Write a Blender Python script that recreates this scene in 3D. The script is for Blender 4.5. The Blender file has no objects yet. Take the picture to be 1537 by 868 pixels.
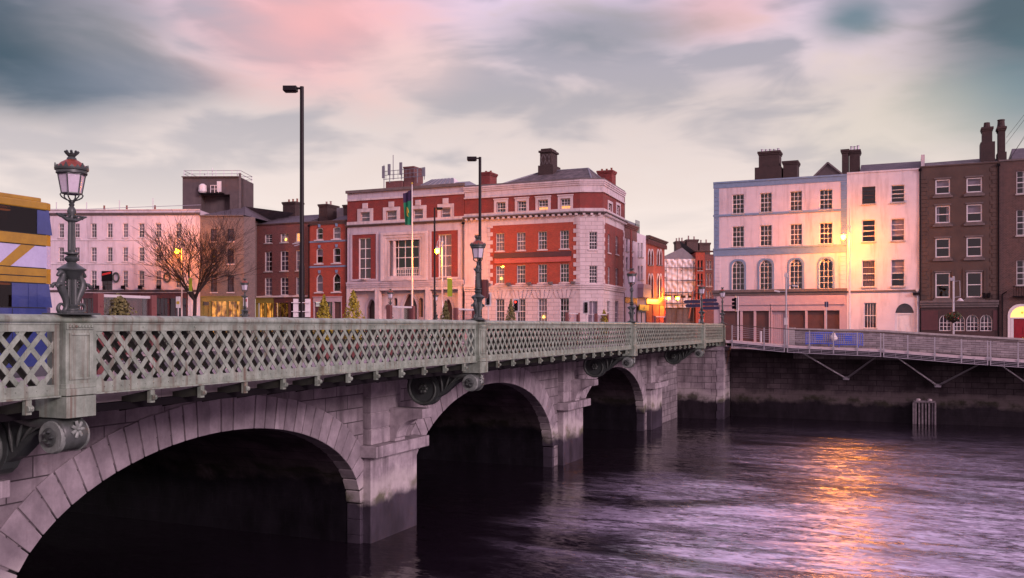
import bpy, bmesh, math, random
from mathutils import Vector, Matrix
random.seed(7)
R = math.radians
sc = bpy.context.scene
COL = sc.collection

# ------------------------------------------------------------------ camera
TH = R(23.42)                       # the bridge runs along +Y; the camera looks 23.4 degrees left of it
FPX, CX, YH = 1370.0, 768.5, 489.8  # focal length and principal point of the 1537 px wide photograph
CT, ST = math.cos(TH), math.sin(TH)
cam_d = bpy.data.cameras.new('camera')
cam = bpy.data.objects.new('camera', cam_d); COL.objects.link(cam)
cam_d.sensor_width = 36.0
cam_d.lens = 36.0 * FPX / 1537.0
cam_d.shift_y = (YH - 434.0) / 1537.0
cam_d.clip_start, cam_d.clip_end = 0.1, 6000
cam.location = (0, 0, 0)
cam.rotation_euler = (R(90), 0, TH)
sc.camera = cam

# ------------------------------------------------------------------ exposure, sky, sun
sc.view_settings.view_transform = 'Standard'
sc.view_settings.look = 'None'
sc.view_settings.gamma = 1.0
sc.view_settings.use_curve_mapping = False
sc.view_settings.exposure = 0.6
sc.cycles.max_bounces = 8
sc.cycles.transparent_max_bounces = 12
sc.cycles.caustics_reflective = False
sc.cycles.caustics_refractive = False
sc.cycles.sample_clamp_indirect = 6.0

SUN_AZ = Vector((0.91, -0.42, 0)).normalized()   # where the light comes from (behind right of the camera)
SUN_EL = R(18)
sun_d = bpy.data.lights.new('sun', 'SUN'); sun = bpy.data.objects.new('sun', sun_d); COL.objects.link(sun)
sun_d.energy = 1.5
sun_d.angle = R(12)
sun_d.color = (1.0, 0.76, 0.84)
sdir = Vector((SUN_AZ.x * math.cos(SUN_EL), SUN_AZ.y * math.cos(SUN_EL), math.sin(SUN_EL)))
sun.rotation_euler = sdir.to_track_quat('Z', 'Y').to_euler()

def pxdir(x, y):
    xc, zc = (x - CX) / FPX, (YH - y) / FPX
    return Vector((xc * CT - ST, xc * ST + CT, zc)).normalized()

def make_world():
    w = bpy.data.worlds.new('World'); sc.world = w; w.use_nodes = True
    nt = w.node_tree; N = nt.nodes; L = nt.links; N.clear()
    out = N.new('ShaderNodeOutputWorld'); bg = N.new('ShaderNodeBackground'); L.new(bg.outputs[0], out.inputs[0])
    bg.inputs[1].default_value = 0.10
    sky = N.new('ShaderNodeTexSky'); sky.sky_type = 'NISHITA'; sky.sun_disc = False
    sky.sun_elevation = SUN_EL; sky.sun_rotation = math.atan2(SUN_AZ.x, SUN_AZ.y)
    tc = N.new('ShaderNodeTexCoord'); D = tc.outputs['Generated']
    sep = N.new('ShaderNodeSeparateXYZ'); L.new(D, sep.inputs[0])
    def m(op, a, b=None, clamp=False):
        n = N.new('ShaderNodeMath'); n.operation = op; n.use_clamp = clamp
        for i, v in enumerate((a, b)):
            if v is None: continue
            if isinstance(v, (int, float)): n.inputs[i].default_value = v
            else: L.new(v, n.inputs[i])
        return n.outputs[0]
    def mixc(f, a, b, mode='MIX'):
        n = N.new('ShaderNodeMix'); n.data_type = 'RGBA'; n.blend_type = mode
        for s, v in ((n.inputs['Factor'], f), (n.inputs[6], a), (n.inputs[7], b)):
            if isinstance(v, (int, float)): s.default_value = v
            elif isinstance(v, tuple): s.default_value = v + (1,)
            else: L.new(v, s)
        return n.outputs[2]
    def ramp(v, stops, interp='EASE'):
        n = N.new('ShaderNodeValToRGB'); n.color_ramp.interpolation = interp
        e = n.color_ramp.elements
        while len(e) < len(stops): e.new(0.5)
        for k, (p, c) in zip(e, stops): k.position = p; k.color = (c if isinstance(c, tuple) else (c, c, c)) + (1,)
        L.new(v, n.inputs[0]); return n.outputs[0]
    # overcast deck: colour by height above the horizon
    zup = m('MAXIMUM', sep.outputs[2], 0.0)
    base = ramp(zup, [(0.0, SKY0), (0.10, SKY1), (0.24, SKY2), (0.42, SKY3), (1.0, SKY4)], 'LINEAR')
    # soft clouds, drawn out sideways
    mp = N.new('ShaderNodeMapping'); L.new(D, mp.inputs[0]); mp.inputs['Scale'].default_value = (1, 1, 3.0)
    mp.inputs['Location'].default_value = (3.1, 0.4, 1.7)
    def noise(scale, det=4, rough=0.5, dist=0.3):
        n = N.new('ShaderNodeTexNoise'); L.new(mp.outputs[0], n.inputs['Vector'])
        n.inputs['Scale'].default_value = scale; n.inputs['Detail'].default_value = det
        n.inputs['Roughness'].default_value = rough; n.inputs['Distortion'].default_value = dist
        return n.outputs['Fac']
    n1, n2 = noise(4.2, 4, 0.5, 0.8), noise(8.5, 4, 0.5, 0.5)
    cl = m('ADD', m('MULTIPLY', n1, 0.60), m('MULTIPLY', n2, 0.40))
    def patch(px, py, r0, r1, stretch=1.0):
        d0 = pxdir(px, py)
        vm = N.new('ShaderNodeVectorMath'); vm.operation = 'SUBTRACT'; L.new(D, vm.inputs[0]); vm.inputs[1].default_value = d0
        sc_ = N.new('ShaderNodeVectorMath'); sc_.operation = 'MULTIPLY'; L.new(vm.outputs[0], sc_.inputs[0])
        sc_.inputs[1].default_value = (1, 1, stretch)
        ln = N.new('ShaderNodeVectorMath'); ln.operation = 'LENGTH'; L.new(sc_.outputs[0], ln.inputs[0])
        wob = m('ADD', ln.outputs['Value'], m('MULTIPLY', m('SUBTRACT', cl, 0.5), 1.5 * r1))
        mr = N.new('ShaderNodeMapRange'); mr.interpolation_type = 'SMOOTHSTEP'
        L.new(wob, mr.inputs[0]); mr.inputs[1].default_value = r0; mr.inputs[2].default_value = r1
        mr.inputs[3].default_value = 1; mr.inputs[4].default_value = 0
        return mr.outputs[0]
    hi = m('MULTIPLY', ramp(zup, [(0.07, 0.0), (0.16, 0.55), (0.30, 1.0), (0.55, 0.35), (1.0, 0.2)], 'LINEAR'), 1.0)
    col = mixc(m('MULTIPLY', ramp(cl, [(0.455, 0.0), (0.59, 1.0)]), m('MULTIPLY', hi, 0.75)), base, GREYCLOUD)
    col = mixc(m('MULTIPLY', ramp(cl, [(0.36, 1.0), (0.48, 0.0)]), m('MULTIPLY', hi, 0.55)), col, PALECLOUD)
    for (px, py, r0, r1, st, c, a) in PATCHES:
        col = mixc(m('MULTIPLY', patch(px, py, r0, r1, st), a), col, c)
    # the half of the sky behind the camera glows pink and brighter (the sun side)
    dotn = N.new('ShaderNodeVectorMath'); dotn.operation = 'DOT_PRODUCT'; L.new(D, dotn.inputs[0])
    dotn.inputs[1].default_value = (SUN_AZ.x, SUN_AZ.y, 0.15)
    back = m('MULTIPLY', ramp(m('ADD', m('MULTIPLY', dotn.outputs['Value'], 0.5), 0.5), [(0.42, 0.0), (0.95, 1.0)]), 1.0)
    col = mixc(back, col, BACKSKY)
    # the clear-sky model shows faintly through the overcast deck
    skyc = mixc(1.0, (0, 0, 0), sky.outputs[0], 'ADD')
    colx = N.new('ShaderNodeVectorMath'); colx.operation = 'SCALE'; L.new(col, colx.inputs[0]); colx.inputs[3].default_value = 10.0
    fin = mixc(0.06, colx.outputs[0], skyc)
    L.new(fin, bg.inputs[0])

SKY0, SKY1, SKY2 = (0.68, 0.575, 0.53), (0.66, 0.555, 0.51), (0.49, 0.41, 0.395)
SKY3, SKY4 = (0.60, 0.45, 0.66), (0.42, 0.30, 0.46)
GREYCLOUD, PALECLOUD = (0.215, 0.215, 0.255), (0.56, 0.45, 0.405)
BACKSKY = (0.78, 0.50, 0.68)
PATCHES = [(470, 30, 0.01, 0.19, 1.8, (0.70, 0.33, 0.32), 0.85),
           (620, 100, 0.01, 0.12, 2.2, (0.62, 0.44, 0.41), 0.6),
           (1080, 15, 0.00, 0.10, 2.2, (0.58, 0.32, 0.31), 0.65),
           (70, 120, 0.01, 0.155, 2.6, (0.075, 0.105, 0.150), 0.88),
           (-60, -10, 0.03, 0.19, 1.4, (0.028, 0.050, 0.068), 0.94),
           (230, 120, 0.00, 0.11, 3.0, (0.15, 0.16, 0.20), 0.7),
           (160, 30, 0.00, 0.11, 2.0, (0.17, 0.17, 0.19), 0.6),
           (900, 50, 0.01, 0.15, 3.2, (0.17, 0.18, 0.205), 0.75),
           (1285, 25, 0.00, 0.06, 1.8, (0.075, 0.135, 0.165), 0.88),
           (1570, 20, 0.02, 0.15, 1.3, (0.035, 0.070, 0.088), 0.94),
           (1520, 150, 0.00, 0.12, 1.8, (0.10, 0.165, 0.195), 0.8),
           (1330, 200, 0.00, 0.16, 2.2, (0.50, 0.45, 0.37), 0.5)]
make_world()
# ------------------------------------------------------------------ materials
def mk(name, c1, c2=None, rough=0.8, metal=0.0, nscale=2.0, bump=0.15, bscale=30.0, brick=None, tide=None, streak=None,
       spec=0.4, emit=None, estr=0.0, coat=0.0, isl=0.0):
    M = bpy.data.materials.new(name); M.use_nodes = True
    nt = M.node_tree; N = nt.nodes; L = nt.links
    b = N['Principled BSDF']
    b.inputs['Roughness'].default_value = rough; b.inputs['Metallic'].default_value = metal
    b.inputs['Specular IOR Level'].default_value = spec
    b.inputs['Coat Weight'].default_value = coat
    if emit:
        b.inputs['Emission Color'].default_value = emit + (1,); b.inputs['Emission Strength'].default_value = estr
    c2 = c2 or tuple(x * 0.75 for x in c1)
    tc = N.new('ShaderNodeTexCoord')
    def noise(scale, det=5, vec='Object', rough_=0.6, sc3=None):
        n = N.new('ShaderNodeTexNoise'); n.inputs['Scale'].default_value = scale; n.inputs['Detail'].default_value = det
        n.inputs['Roughness'].default_value = rough_
        v = tc.outputs[vec]
        if sc3:
            mp = N.new('ShaderNodeMapping'); mp.inputs['Scale'].default_value = sc3; L.new(v, mp.inputs[0]); v = mp.outputs[0]
        L.new(v, n.inputs['Vector']); return n.outputs['Fac']
    def ramp(v, a, b_):
        n = N.new('ShaderNodeMapRange'); n.clamp = True; L.new(v, n.inputs[0]); n.inputs[1].default_value = a; n.inputs[2].default_value = b_
        return n.outputs[0]
    def mix(f, a, b_, mode='MIX'):
        n = N.new('ShaderNodeMix'); n.data_type = 'RGBA'; n.blend_type = mode
        for s, v in ((n.inputs['Factor'], f), (n.inputs[6], a), (n.inputs[7], b_)):
            if isinstance(v, (int, float)): s.default_value = v
            elif isinstance(v, tuple): s.default_value = v + (1,)
            else: L.new(v, s)
        return n.outputs[2]
    def mul(a, b_):
        n = N.new('ShaderNodeMath'); n.operation = 'MULTIPLY'
        for i, v in enumerate((a, b_)):
            if isinstance(v, (int, float)): n.inputs[i].default_value = v
            else: L.new(v, n.inputs[i])
        return n.outputs[0]
    col = mix(ramp(noise(nscale), 0.3, 0.7), c1, c2)
    h = mul(noise(bscale, 3), bump)
    fine = ramp(noise(bscale * 0.6, 4), 0.25, 0.75)          # speckle in the grain of the surface
    col = mix(mul(fine, 0.22), col, tuple(x * 0.45 for x in c2))
    if isl:                          # every stone its own shade
        g2 = N.new('ShaderNodeNewGeometry'); col = mix(mul(g2.outputs['Random Per Island'], isl), col, tuple(x * 0.5 for x in c2))
    if brick:
        bw, bh, mortar, msz, var = brick
        bt = N.new('ShaderNodeTexBrick'); L.new(tc.outputs['UV'], bt.inputs['Vector'])
        bt.inputs['Scale'].default_value = 1.0; bt.inputs['Brick Width'].default_value = bw; bt.inputs['Row Height'].default_value = bh
        bt.inputs['Mortar Size'].default_value = msz; bt.inputs['Mortar Smooth'].default_value = 0.3; bt.inputs['Bias'].default_value = 0.0
        bt.inputs['Color1'].default_value = (1, 1, 1, 1); bt.inputs['Color2'].default_value = (var, var, var, 1); bt.inputs['Mortar'].default_value = (1, 1, 1, 1)
        col = mix(1.0, col, bt.outputs['Color'], 'MULTIPLY')
        col = mix(bt.outputs['Fac'], col, mortar)
        n = N.new('ShaderNodeMath'); n.operation = 'SUBTRACT'; L.new(h, n.inputs[0]); L.new(mul(bt.outputs['Fac'], 0.6), n.inputs[1]); h = n.outputs[0]
    if streak:                       # rain stains running down the face
        f = mul(ramp(noise(1.0, 4, 'Object', 0.65, (streak[1], streak[1], 0.18)), 0.50, 0.72), streak[2])
        col = mix(f, col, streak[0])
    if tide:                         # tide marks: algae and wet black stone, by height above the river
        geo = N.new('ShaderNodeNewGeometry'); sp = N.new('ShaderNodeSeparateXYZ'); L.new(geo.outputs['Position'], sp.inputs[0])
        n = N.new('ShaderNodeMath'); n.operation = 'ADD'; L.new(sp.outputs[2], n.inputs[0])
        L.new(mul(noise(0.45, 8, 'Object', 0.68), 2.0), n.inputs[1]); z = n.outputs[0]
        pale, alg, wet, z0 = tide
        col = mix(mul(ramp(z, z0 + 1.1, z0 + 0.75), 0.55), col, pale)
        col = mix(mul(mul(ramp(z, z0 + 0.62, z0 + 0.35), ramp(noise(1.1, 5), 0.42, 0.60)), 0.85), col, alg)
        wf = ramp(z, z0 + 0.30, z0 - 0.10)
        col = mix(wf, col, mix(ramp(noise(1.4, 6, 'Object', 0.65, (1, 1, 0.45)), 0.35, 0.7), wet, tuple(x * 2.6 for x in wet)))
        rr = N.new('ShaderNodeMapRange'); L.new(wf, rr.inputs[0]); rr.inputs[3].default_value = rough; rr.inputs[4].default_value = 0.45
        L.new(rr.outputs[0], b.inputs['Roughness'])
    L.new(col, b.inputs['Base Color'])
    bp = N.new('ShaderNodeBump'); bp.inputs['Strength'].default_value = 0.5; bp.inputs['Distance'].default_value = 0.03
    L.new(h, bp.inputs['Height']); L.new(bp.outputs[0], b.inputs['Normal'])
    return M

def glass_mat(name, tint, refl=0.0, rough=0.02, wob=0.12):
    M = bpy.data.materials.new(name); M.use_nodes = True
    nt = M.node_tree; N = nt.nodes; L = nt.links; N.remove(N['Principled BSDF'])
    out = N['Material Output']
    tr = N.new('ShaderNodeBsdfTransparent'); tr.inputs[0].default_value = tint + (1,)
    gl = N.new('ShaderNodeBsdfGlossy'); gl.inputs['Roughness'].default_value = rough
    ns = N.new('ShaderNodeTexNoise'); ns.inputs['Scale'].default_value = 0.9; tc = N.new('ShaderNodeTexCoord'); L.new(tc.outputs['Object'], ns.inputs['Vector'])
    bp = N.new('ShaderNodeBump'); bp.inputs['Strength'].default_value = wob; bp.inputs['Distance'].default_value = 0.2; L.new(ns.outputs['Fac'], bp.inputs['Height'])
    L.new(bp.outputs[0], gl.inputs['Normal'])
    geo = N.new('ShaderNodeNewGeometry'); dt = N.new('ShaderNodeVectorMath'); dt.operation = 'DOT_PRODUCT'
    L.new(geo.outputs['Incoming'], dt.inputs[0]); L.new(geo.outputs['Normal'], dt.inputs[1])
    def mm(op_, x, y):
        n = N.new('ShaderNodeMath'); n.operation = op_
        for i, v in enumerate((x, y)):
            if isinstance(v, (int, float)): n.inputs[i].default_value = v
            elif v is not None: L.new(v, n.inputs[i])
        return n.outputs[0]
    sch = mm('POWER', mm('SUBTRACT', 1.0, mm('ABSOLUTE', dt.outputs['Value'], None)), 5.0)   # two-sided Schlick reflection
    a = N.new('ShaderNodeMath'); a.operation = 'MULTIPLY_ADD'; L.new(sch, a.inputs[0]); a.inputs[1].default_value = 0.85; a.inputs[2].default_value = 0.06 + refl; a.use_clamp = True
    mx = N.new('ShaderNodeMixShader'); L.new(a.outputs[0], mx.inputs[0]); L.new(tr.outputs[0], mx.inputs[1]); L.new(gl.outputs[0], mx.inputs[2])
    L.new(mx.outputs[0], out.inputs[0]); return M

def emit_mat(name, c, s):
    M = bpy.data.materials.new(name); M.use_nodes = True
    b = M.node_tree.nodes['Principled BSDF']; b.inputs['Base Color'].default_value = c + (1,)
    b.inputs['Emission Color'].default_value = c + (1,); b.inputs['Emission Strength'].default_value = s; return M

def shop_mat():
    # lit interior: bright back wall broken by shelves, stock and figures
    M = emit_mat('lit_shop', (1.0, 0.46, 0.07), 1.5); nt = M.node_tree; N = nt.nodes; L = nt.links; b = N['Principled BSDF']
    tc = N.new('ShaderNodeTexCoord'); mp = N.new('ShaderNodeMapping'); mp.inputs['Scale'].default_value = (1.3, 1.3, 0.8); L.new(tc.outputs['Object'], mp.inputs[0])
    v = N.new('ShaderNodeTexNoise'); v.inputs['Scale'].default_value = 1.6; v.inputs['Detail'].default_value = 3; L.new(mp.outputs[0], v.inputs['Vector'])
    r = N.new('ShaderNodeMapRange'); L.new(v.outputs['Fac'], r.inputs[0]); r.inputs[1].default_value = 0.40; r.inputs[2].default_value = 0.62; r.inputs[3].default_value = 0.15; r.inputs[4].default_value = 2.2
    L.new(r.outputs[0], b.inputs['Emission Strength']); return M
REDB = (0.31, 0.025, 0.018)
MT = dict(
 iron = mk('pale_green_iron', (0.34, 0.41, 0.325), (0.14, 0.18, 0.135), 0.40, nscale=3.2, streak=((0.11, 0.058, 0.034), 8.0, 0.8), bump=0.12, bscale=60),
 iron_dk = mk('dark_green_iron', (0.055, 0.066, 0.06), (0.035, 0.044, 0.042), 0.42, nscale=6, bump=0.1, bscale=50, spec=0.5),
 iron_lt = mk('lit_green_iron', (0.27, 0.31, 0.27), (0.14, 0.165, 0.145), 0.42, nscale=8, bump=0.1, bscale=50, streak=((0.06, 0.06, 0.05), 5.0, 0.5)),  # volute rolls: light on the projecting ends put into a paler colour
 iron_mid = mk('shaded_green_iron', (0.085, 0.10, 0.088), (0.05, 0.06, 0.054), 0.38, nscale=6, bump=0.1, bscale=50, streak=((0.05, 0.05, 0.04), 5.0, 0.5)),  # scroll brackets: shade under the footway put into a darker colour
 iron_in = mk('shaded_olive_iron', (0.030, 0.033, 0.021), (0.018, 0.02, 0.014), 0.6, nscale=5),  # inner lattice and gussets: their shade put into the dark colour
 copper = mk('red_copper', (0.34, 0.075, 0.045), (0.20, 0.05, 0.035), 0.4, nscale=9, metal=0.3),
 ashlar = mk('bridge_ashlar', (0.38, 0.325, 0.345), (0.16, 0.13, 0.145), 0.85, nscale=1.6, brick=(1.25, 0.46, (0.05, 0.04, 0.045), 0.018, 0.7),
             streak=((0.06, 0.046, 0.052), 1.8, 0.75), bump=0.35, bscale=14),
 granite = mk('granite', (0.52, 0.45, 0.47), (0.27, 0.225, 0.25), 0.82, nscale=2.2, streak=((0.06, 0.046, 0.052), 2.2, 0.8), isl=0.6, bump=0.4, bscale=22),
 vouss = mk('voussoir_granite', (0.47, 0.40, 0.43), (0.22, 0.185, 0.205), 0.8, nscale=1.4, streak=((0.09, 0.07, 0.078), 1.8, 0.45), isl=0.45, bump=0.4, bscale=18,
           tide=((0.52, 0.47, 0.45), (0.075, 0.08, 0.03), (0.026, 0.021, 0.029), -5.0)),
 abut = mk('abutment_granite', (0.46, 0.39, 0.41), (0.24, 0.195, 0.215), 0.85, nscale=1.4, brick=(1.1, 0.5, (0.05, 0.04, 0.045), 0.02, 0.75), streak=((0.07, 0.053, 0.06), 1.6, 0.75), bump=0.4, bscale=14,
          tide=((0.42, 0.37, 0.36), (0.035, 0.036, 0.018), (0.012, 0.009, 0.012), -4.9), spec=0.15),
 joint = mk('dark_joint', (0.012, 0.010, 0.011), rough=0.95),
 pier = mk('pier_granite', (0.58, 0.50, 0.53), (0.24, 0.20, 0.22), 0.8, nscale=1.9, streak=((0.065, 0.05, 0.056), 2.4, 0.75), isl=0.6, bump=0.4, bscale=18,
           tide=((0.52, 0.47, 0.45), (0.075, 0.08, 0.03), (0.026, 0.021, 0.029), -5.0)),
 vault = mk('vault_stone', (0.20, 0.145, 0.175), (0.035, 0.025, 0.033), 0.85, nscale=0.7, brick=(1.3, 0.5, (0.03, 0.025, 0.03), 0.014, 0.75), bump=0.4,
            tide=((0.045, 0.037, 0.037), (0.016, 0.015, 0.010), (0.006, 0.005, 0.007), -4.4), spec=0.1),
 quay = mk('quay_stone', (0.15, 0.117, 0.125), (0.035, 0.026, 0.029), 0.85, nscale=0.6, brick=(1.1, 0.42, (0.025, 0.02, 0.022), 0.024, 0.6),
           streak=((0.03, 0.022, 0.025), 1.1, 0.85), bump=0.4, bscale=12, tide=((0.14, 0.112, 0.11), (0.022, 0.023, 0.012), (0.008, 0.006, 0.008), -5.1), spec=0.12),
 rubble = mk('rubble_granite', (0.40, 0.34, 0.34), (0.22, 0.18, 0.18), 0.85, nscale=2.5, brick=(0.55, 0.2, (0.10, 0.08, 0.08), 0.018, 0.6), bump=0.4),
 coping = mk('coping_stone', (0.42, 0.37, 0.36), (0.28, 0.24, 0.23), 0.85, nscale=3),
 footway = mk('footway_slabs', (0.40, 0.35, 0.36), (0.30, 0.26, 0.27), 0.75, nscale=1.2, brick=(0.9, 0.6, (0.2, 0.17, 0.17), 0.01, 0.85)),
 asphalt = mk('asphalt', (0.055, 0.05, 0.052), (0.04, 0.037, 0.04), 0.75, nscale=1.5, bump=0.3, bscale=80),
 paint = mk('road_paint', (0.75, 0.72, 0.68), rough=0.6),
 redbrick = mk('red_brick', REDB, (0.16, 0.018, 0.016), 0.85, nscale=1.1, brick=(0.225, 0.075, (0.20, 0.11, 0.10), 0.010, 0.72)),
 orangebrick = mk('orange_brick', (0.50, 0.068, 0.032), (0.36, 0.044, 0.022), 0.85, nscale=1.1, brick=(0.225, 0.075, (0.22, 0.12, 0.10), 0.010, 0.72)),
 oldbrick = mk('old_red_brick', (0.21, 0.05, 0.042), (0.13, 0.036, 0.034), 0.88, nscale=1.6, brick=(0.225, 0.075, (0.22, 0.15, 0.14), 0.011, 0.6)),
 greybrick = mk('grey_brown_brick', (0.20, 0.14, 0.125), (0.13, 0.09, 0.085), 0.88, nscale=1.2, brick=(0.225, 0.075, (0.24, 0.19, 0.18), 0.011, 0.62)),
 darkbrick = mk('dark_brown_brick', (0.13, 0.062, 0.05), (0.075, 0.038, 0.034), 0.88, nscale=1.8, brick=(0.225, 0.075, (0.17, 0.12, 0.11), 0.011, 0.5)),
 chimbrick = mk('sooty_brick', (0.06, 0.027, 0.024), (0.03, 0.016, 0.015), 0.9, nscale=1.6, brick=(0.225, 0.075, (0.10, 0.07, 0.065), 0.012, 0.5)),
 render_w = mk('pink_white_render', (0.66, 0.55, 0.60), (0.56, 0.46, 0.505), 0.85, nscale=0.9, streak=((0.24, 0.18, 0.19), 1.6, 0.6)),
 render_w2 = mk('white_render', (0.68, 0.59, 0.63), (0.58, 0.50, 0.54), 0.85, nscale=0.9, streak=((0.26, 0.21, 0.225), 1.4, 0.55)),
 render_brown = mk('brown_render', (0.10, 0.064, 0.053), (0.065, 0.042, 0.036), 0.88, nscale=0.8, streak=((0.07, 0.045, 0.038), 1.4, 0.5)),
 concrete = mk('brown_concrete', (0.115, 0.085, 0.085), (0.08, 0.06, 0.062), 0.9, nscale=1.2, streak=((0.04, 0.03, 0.03), 1.3, 0.5)),
 bluetrim = mk('pale_blue_paint', (0.19, 0.27, 0.40), (0.15, 0.21, 0.32), 0.6, nscale=3),
 stone = mk('portland_stone', (0.62, 0.515, 0.53), (0.49, 0.40, 0.415), 0.82, nscale=1.3, streak=((0.20, 0.155, 0.16), 1.5, 0.55), bump=0.2),
 stone_block = mk('rusticated_stone', (0.63, 0.515, 0.53), (0.53, 0.43, 0.445), 0.82, nscale=1.3, brick=(1.2, 0.42, (0.28, 0.22, 0.22), 0.022, 0.9), streak=((0.3, 0.24, 0.24), 1.4, 0.35)),
 stone_grey = mk('grey_stone', (0.50, 0.43, 0.49), (0.41, 0.35, 0.40), 0.82, nscale=1.4, streak=((0.17, 0.14, 0.16), 1.4, 0.5)),
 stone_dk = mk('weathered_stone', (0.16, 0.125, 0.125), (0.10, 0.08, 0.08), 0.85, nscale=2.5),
 slate = mk('slate', (0.135, 0.11, 0.13), (0.085, 0.07, 0.085), 0.7, nscale=1.2, brick=(0.35, 0.22, (0.04, 0.035, 0.04), 0.012, 0.7), bump=0.3),
 slate_mottled = mk('mottled_slate', (0.22, 0.17, 0.175), (0.035, 0.028, 0.031), 0.7, nscale=1.6, brick=(0.35, 0.22, (0.05, 0.04, 0.045), 0.014, 0.6), bump=0.3),
 lead = mk('grey_lead', (0.20, 0.19, 0.22), (0.15, 0.145, 0.17), 0.5),
 whitewood = mk('white_paint', (0.74, 0.66, 0.66), (0.66, 0.58, 0.58), 0.5, nscale=5),
 darkwood = mk('dark_brown_paint', (0.06, 0.03, 0.028), (0.04, 0.02, 0.02), 0.4),
 shutter = mk('brown_shutter', (0.125, 0.055, 0.050), (0.085, 0.04, 0.037), 0.55, nscale=1.5),
 pinkboard = mk('pink_board', (0.46, 0.33, 0.36), (0.40, 0.28, 0.31), 0.6),
 redboard = mk('salmon_board', (0.50, 0.10, 0.085), rough=0.6),
 maroon = mk('maroon_board', (0.085, 0.03, 0.035), rough=0.6),
 reddoor = mk('red_gloss', (0.30, 0.008, 0.02), rough=0.25, nscale=4),
 redshop = mk('red_shop_paint', (0.55, 0.02, 0.02), rough=0.4),
 yellow = mk('yellow_sign', (0.62, 0.52, 0.04), rough=0.5),
 olive = mk('olive_shop_paint', (0.22, 0.18, 0.05), (0.17, 0.14, 0.04), 0.5),
 blueframe = mk('blue_paint', (0.06, 0.11, 0.55), rough=0.4),
 navy = mk('navy_board', (0.03, 0.025, 0.075), rough=0.4),
 pole_dk = mk('maroon_black_steel', (0.010, 0.005, 0.007), rough=0.45, spec=0.2),
 pole_w = mk('pale_steel', (0.62, 0.55, 0.56), rough=0.4),
 steel = mk('galvanised_steel', (0.46, 0.42, 0.45), (0.36, 0.33, 0.36), 0.42, metal=0.5, nscale=6),
 rail_wood = mk('dark_handrail', (0.085, 0.055, 0.05), rough=0.5),
 plank = mk('deck_planks', (0.40, 0.32, 0.32), (0.30, 0.24, 0.24), 0.7, nscale=3),
 fascia = mk('deck_edge', (0.60, 0.48, 0.49), (0.50, 0.40, 0.42), 0.6),
 under = mk('black_steel', (0.010, 0.008, 0.010), rough=0.8, spec=0.08),
 timber = mk('weathered_timber', (0.28, 0.23, 0.25), (0.10, 0.08, 0.09), 0.8, nscale=5, streak=((0.05, 0.04, 0.045), 6, 0.7)),
 redpost = mk('rust_red_post', (0.20, 0.065, 0.06), (0.15, 0.05, 0.048), 0.5),
 bark = mk('bark', (0.035, 0.021, 0.019), (0.02, 0.013, 0.012), 0.9),
 leaf = mk('gold_green_leaf', (0.50, 0.37, 0.025), (0.16, 0.135, 0.018), 0.7, nscale=9),
 leaf2 = mk('dull_green_leaf', (0.20, 0.17, 0.05), (0.08, 0.075, 0.028), 0.7, nscale=9),
 moss = mk('basket_leaf', (0.07, 0.085, 0.025), (0.04, 0.05, 0.02), 0.8),
 lime = mk('lime_banner', (0.42, 0.50, 0.03), rough=0.6),
 flag_g = mk('green_cloth', (0.01, 0.20, 0.09), rough=0.8), flag_p = mk('purple_cloth', (0.04, 0.015, 0.06), rough=0.8),
 gold = mk('gold_emblem', (0.60, 0.40, 0.04), rough=0.5),
 tarp = mk('white_sheeting', (0.86, 0.80, 0.82), (0.62, 0.56, 0.58), 0.5, nscale=0.5, streak=((0.40, 0.33, 0.35), 0.5, 0.45), bump=0.8, bscale=3),
 bus_y = mk('bus_yellow', (0.40, 0.22, 0.010), (0.28, 0.15, 0.008), rough=0.25, coat=0.4), bus_l = mk('bus_lavender', (0.50, 0.46, 0.66), (0.40, 0.37, 0.56), rough=0.25, coat=0.4),
 bus_b = mk('bus_blue', (0.045, 0.065, 0.22), (0.03, 0.045, 0.16), rough=0.25, coat=0.4), tyre = mk('rubber', (0.02, 0.02, 0.02), rough=0.9),
 curtain = mk('net_curtain', (0.62, 0.56, 0.58), (0.50, 0.45, 0.48), 0.9), blind = mk('blind', (0.66, 0.58, 0.60), rough=0.8),
 curtain_d = mk('dim_curtain', (0.26, 0.21, 0.23), rough=0.9), room = mk('room_wall', (0.10, 0.08, 0.09), rough=0.95),
 pot = mk('clay_pot', (0.38, 0.26, 0.23), rough=0.8), terracotta = mk('terracotta', (0.30, 0.10, 0.07), rough=0.8),
 ground = mk('ground', (0.16, 0.14, 0.14), rough=0.9),
 glass = glass_mat('window_glass', (0.58, 0.54, 0.60), -0.01), glass_lt = glass_mat('clear_glass', (0.90, 0.88, 0.92), 0.0, wob=0.0),
 glass_bus = glass_mat('bus_glass', (0.26, 0.17, 0.14), -0.03, wob=0.02), lampglass = mk('lamp_glass', (0.66, 0.60, 0.66), (0.55, 0.48, 0.55), 0.15),
 sodium = emit_mat('sodium_lamp', (1.0, 0.24, 0.0009), 700.0), warm = emit_mat('lit_window', (1.0, 0.50, 0.13), 1.3),
 warm2 = shop_mat(), redsig = emit_mat('red_signal', (1.0, 0.03, 0.02), 5.0), off = mk('black_lens', (0.02, 0.02, 0.02), rough=0.2),
)
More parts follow.
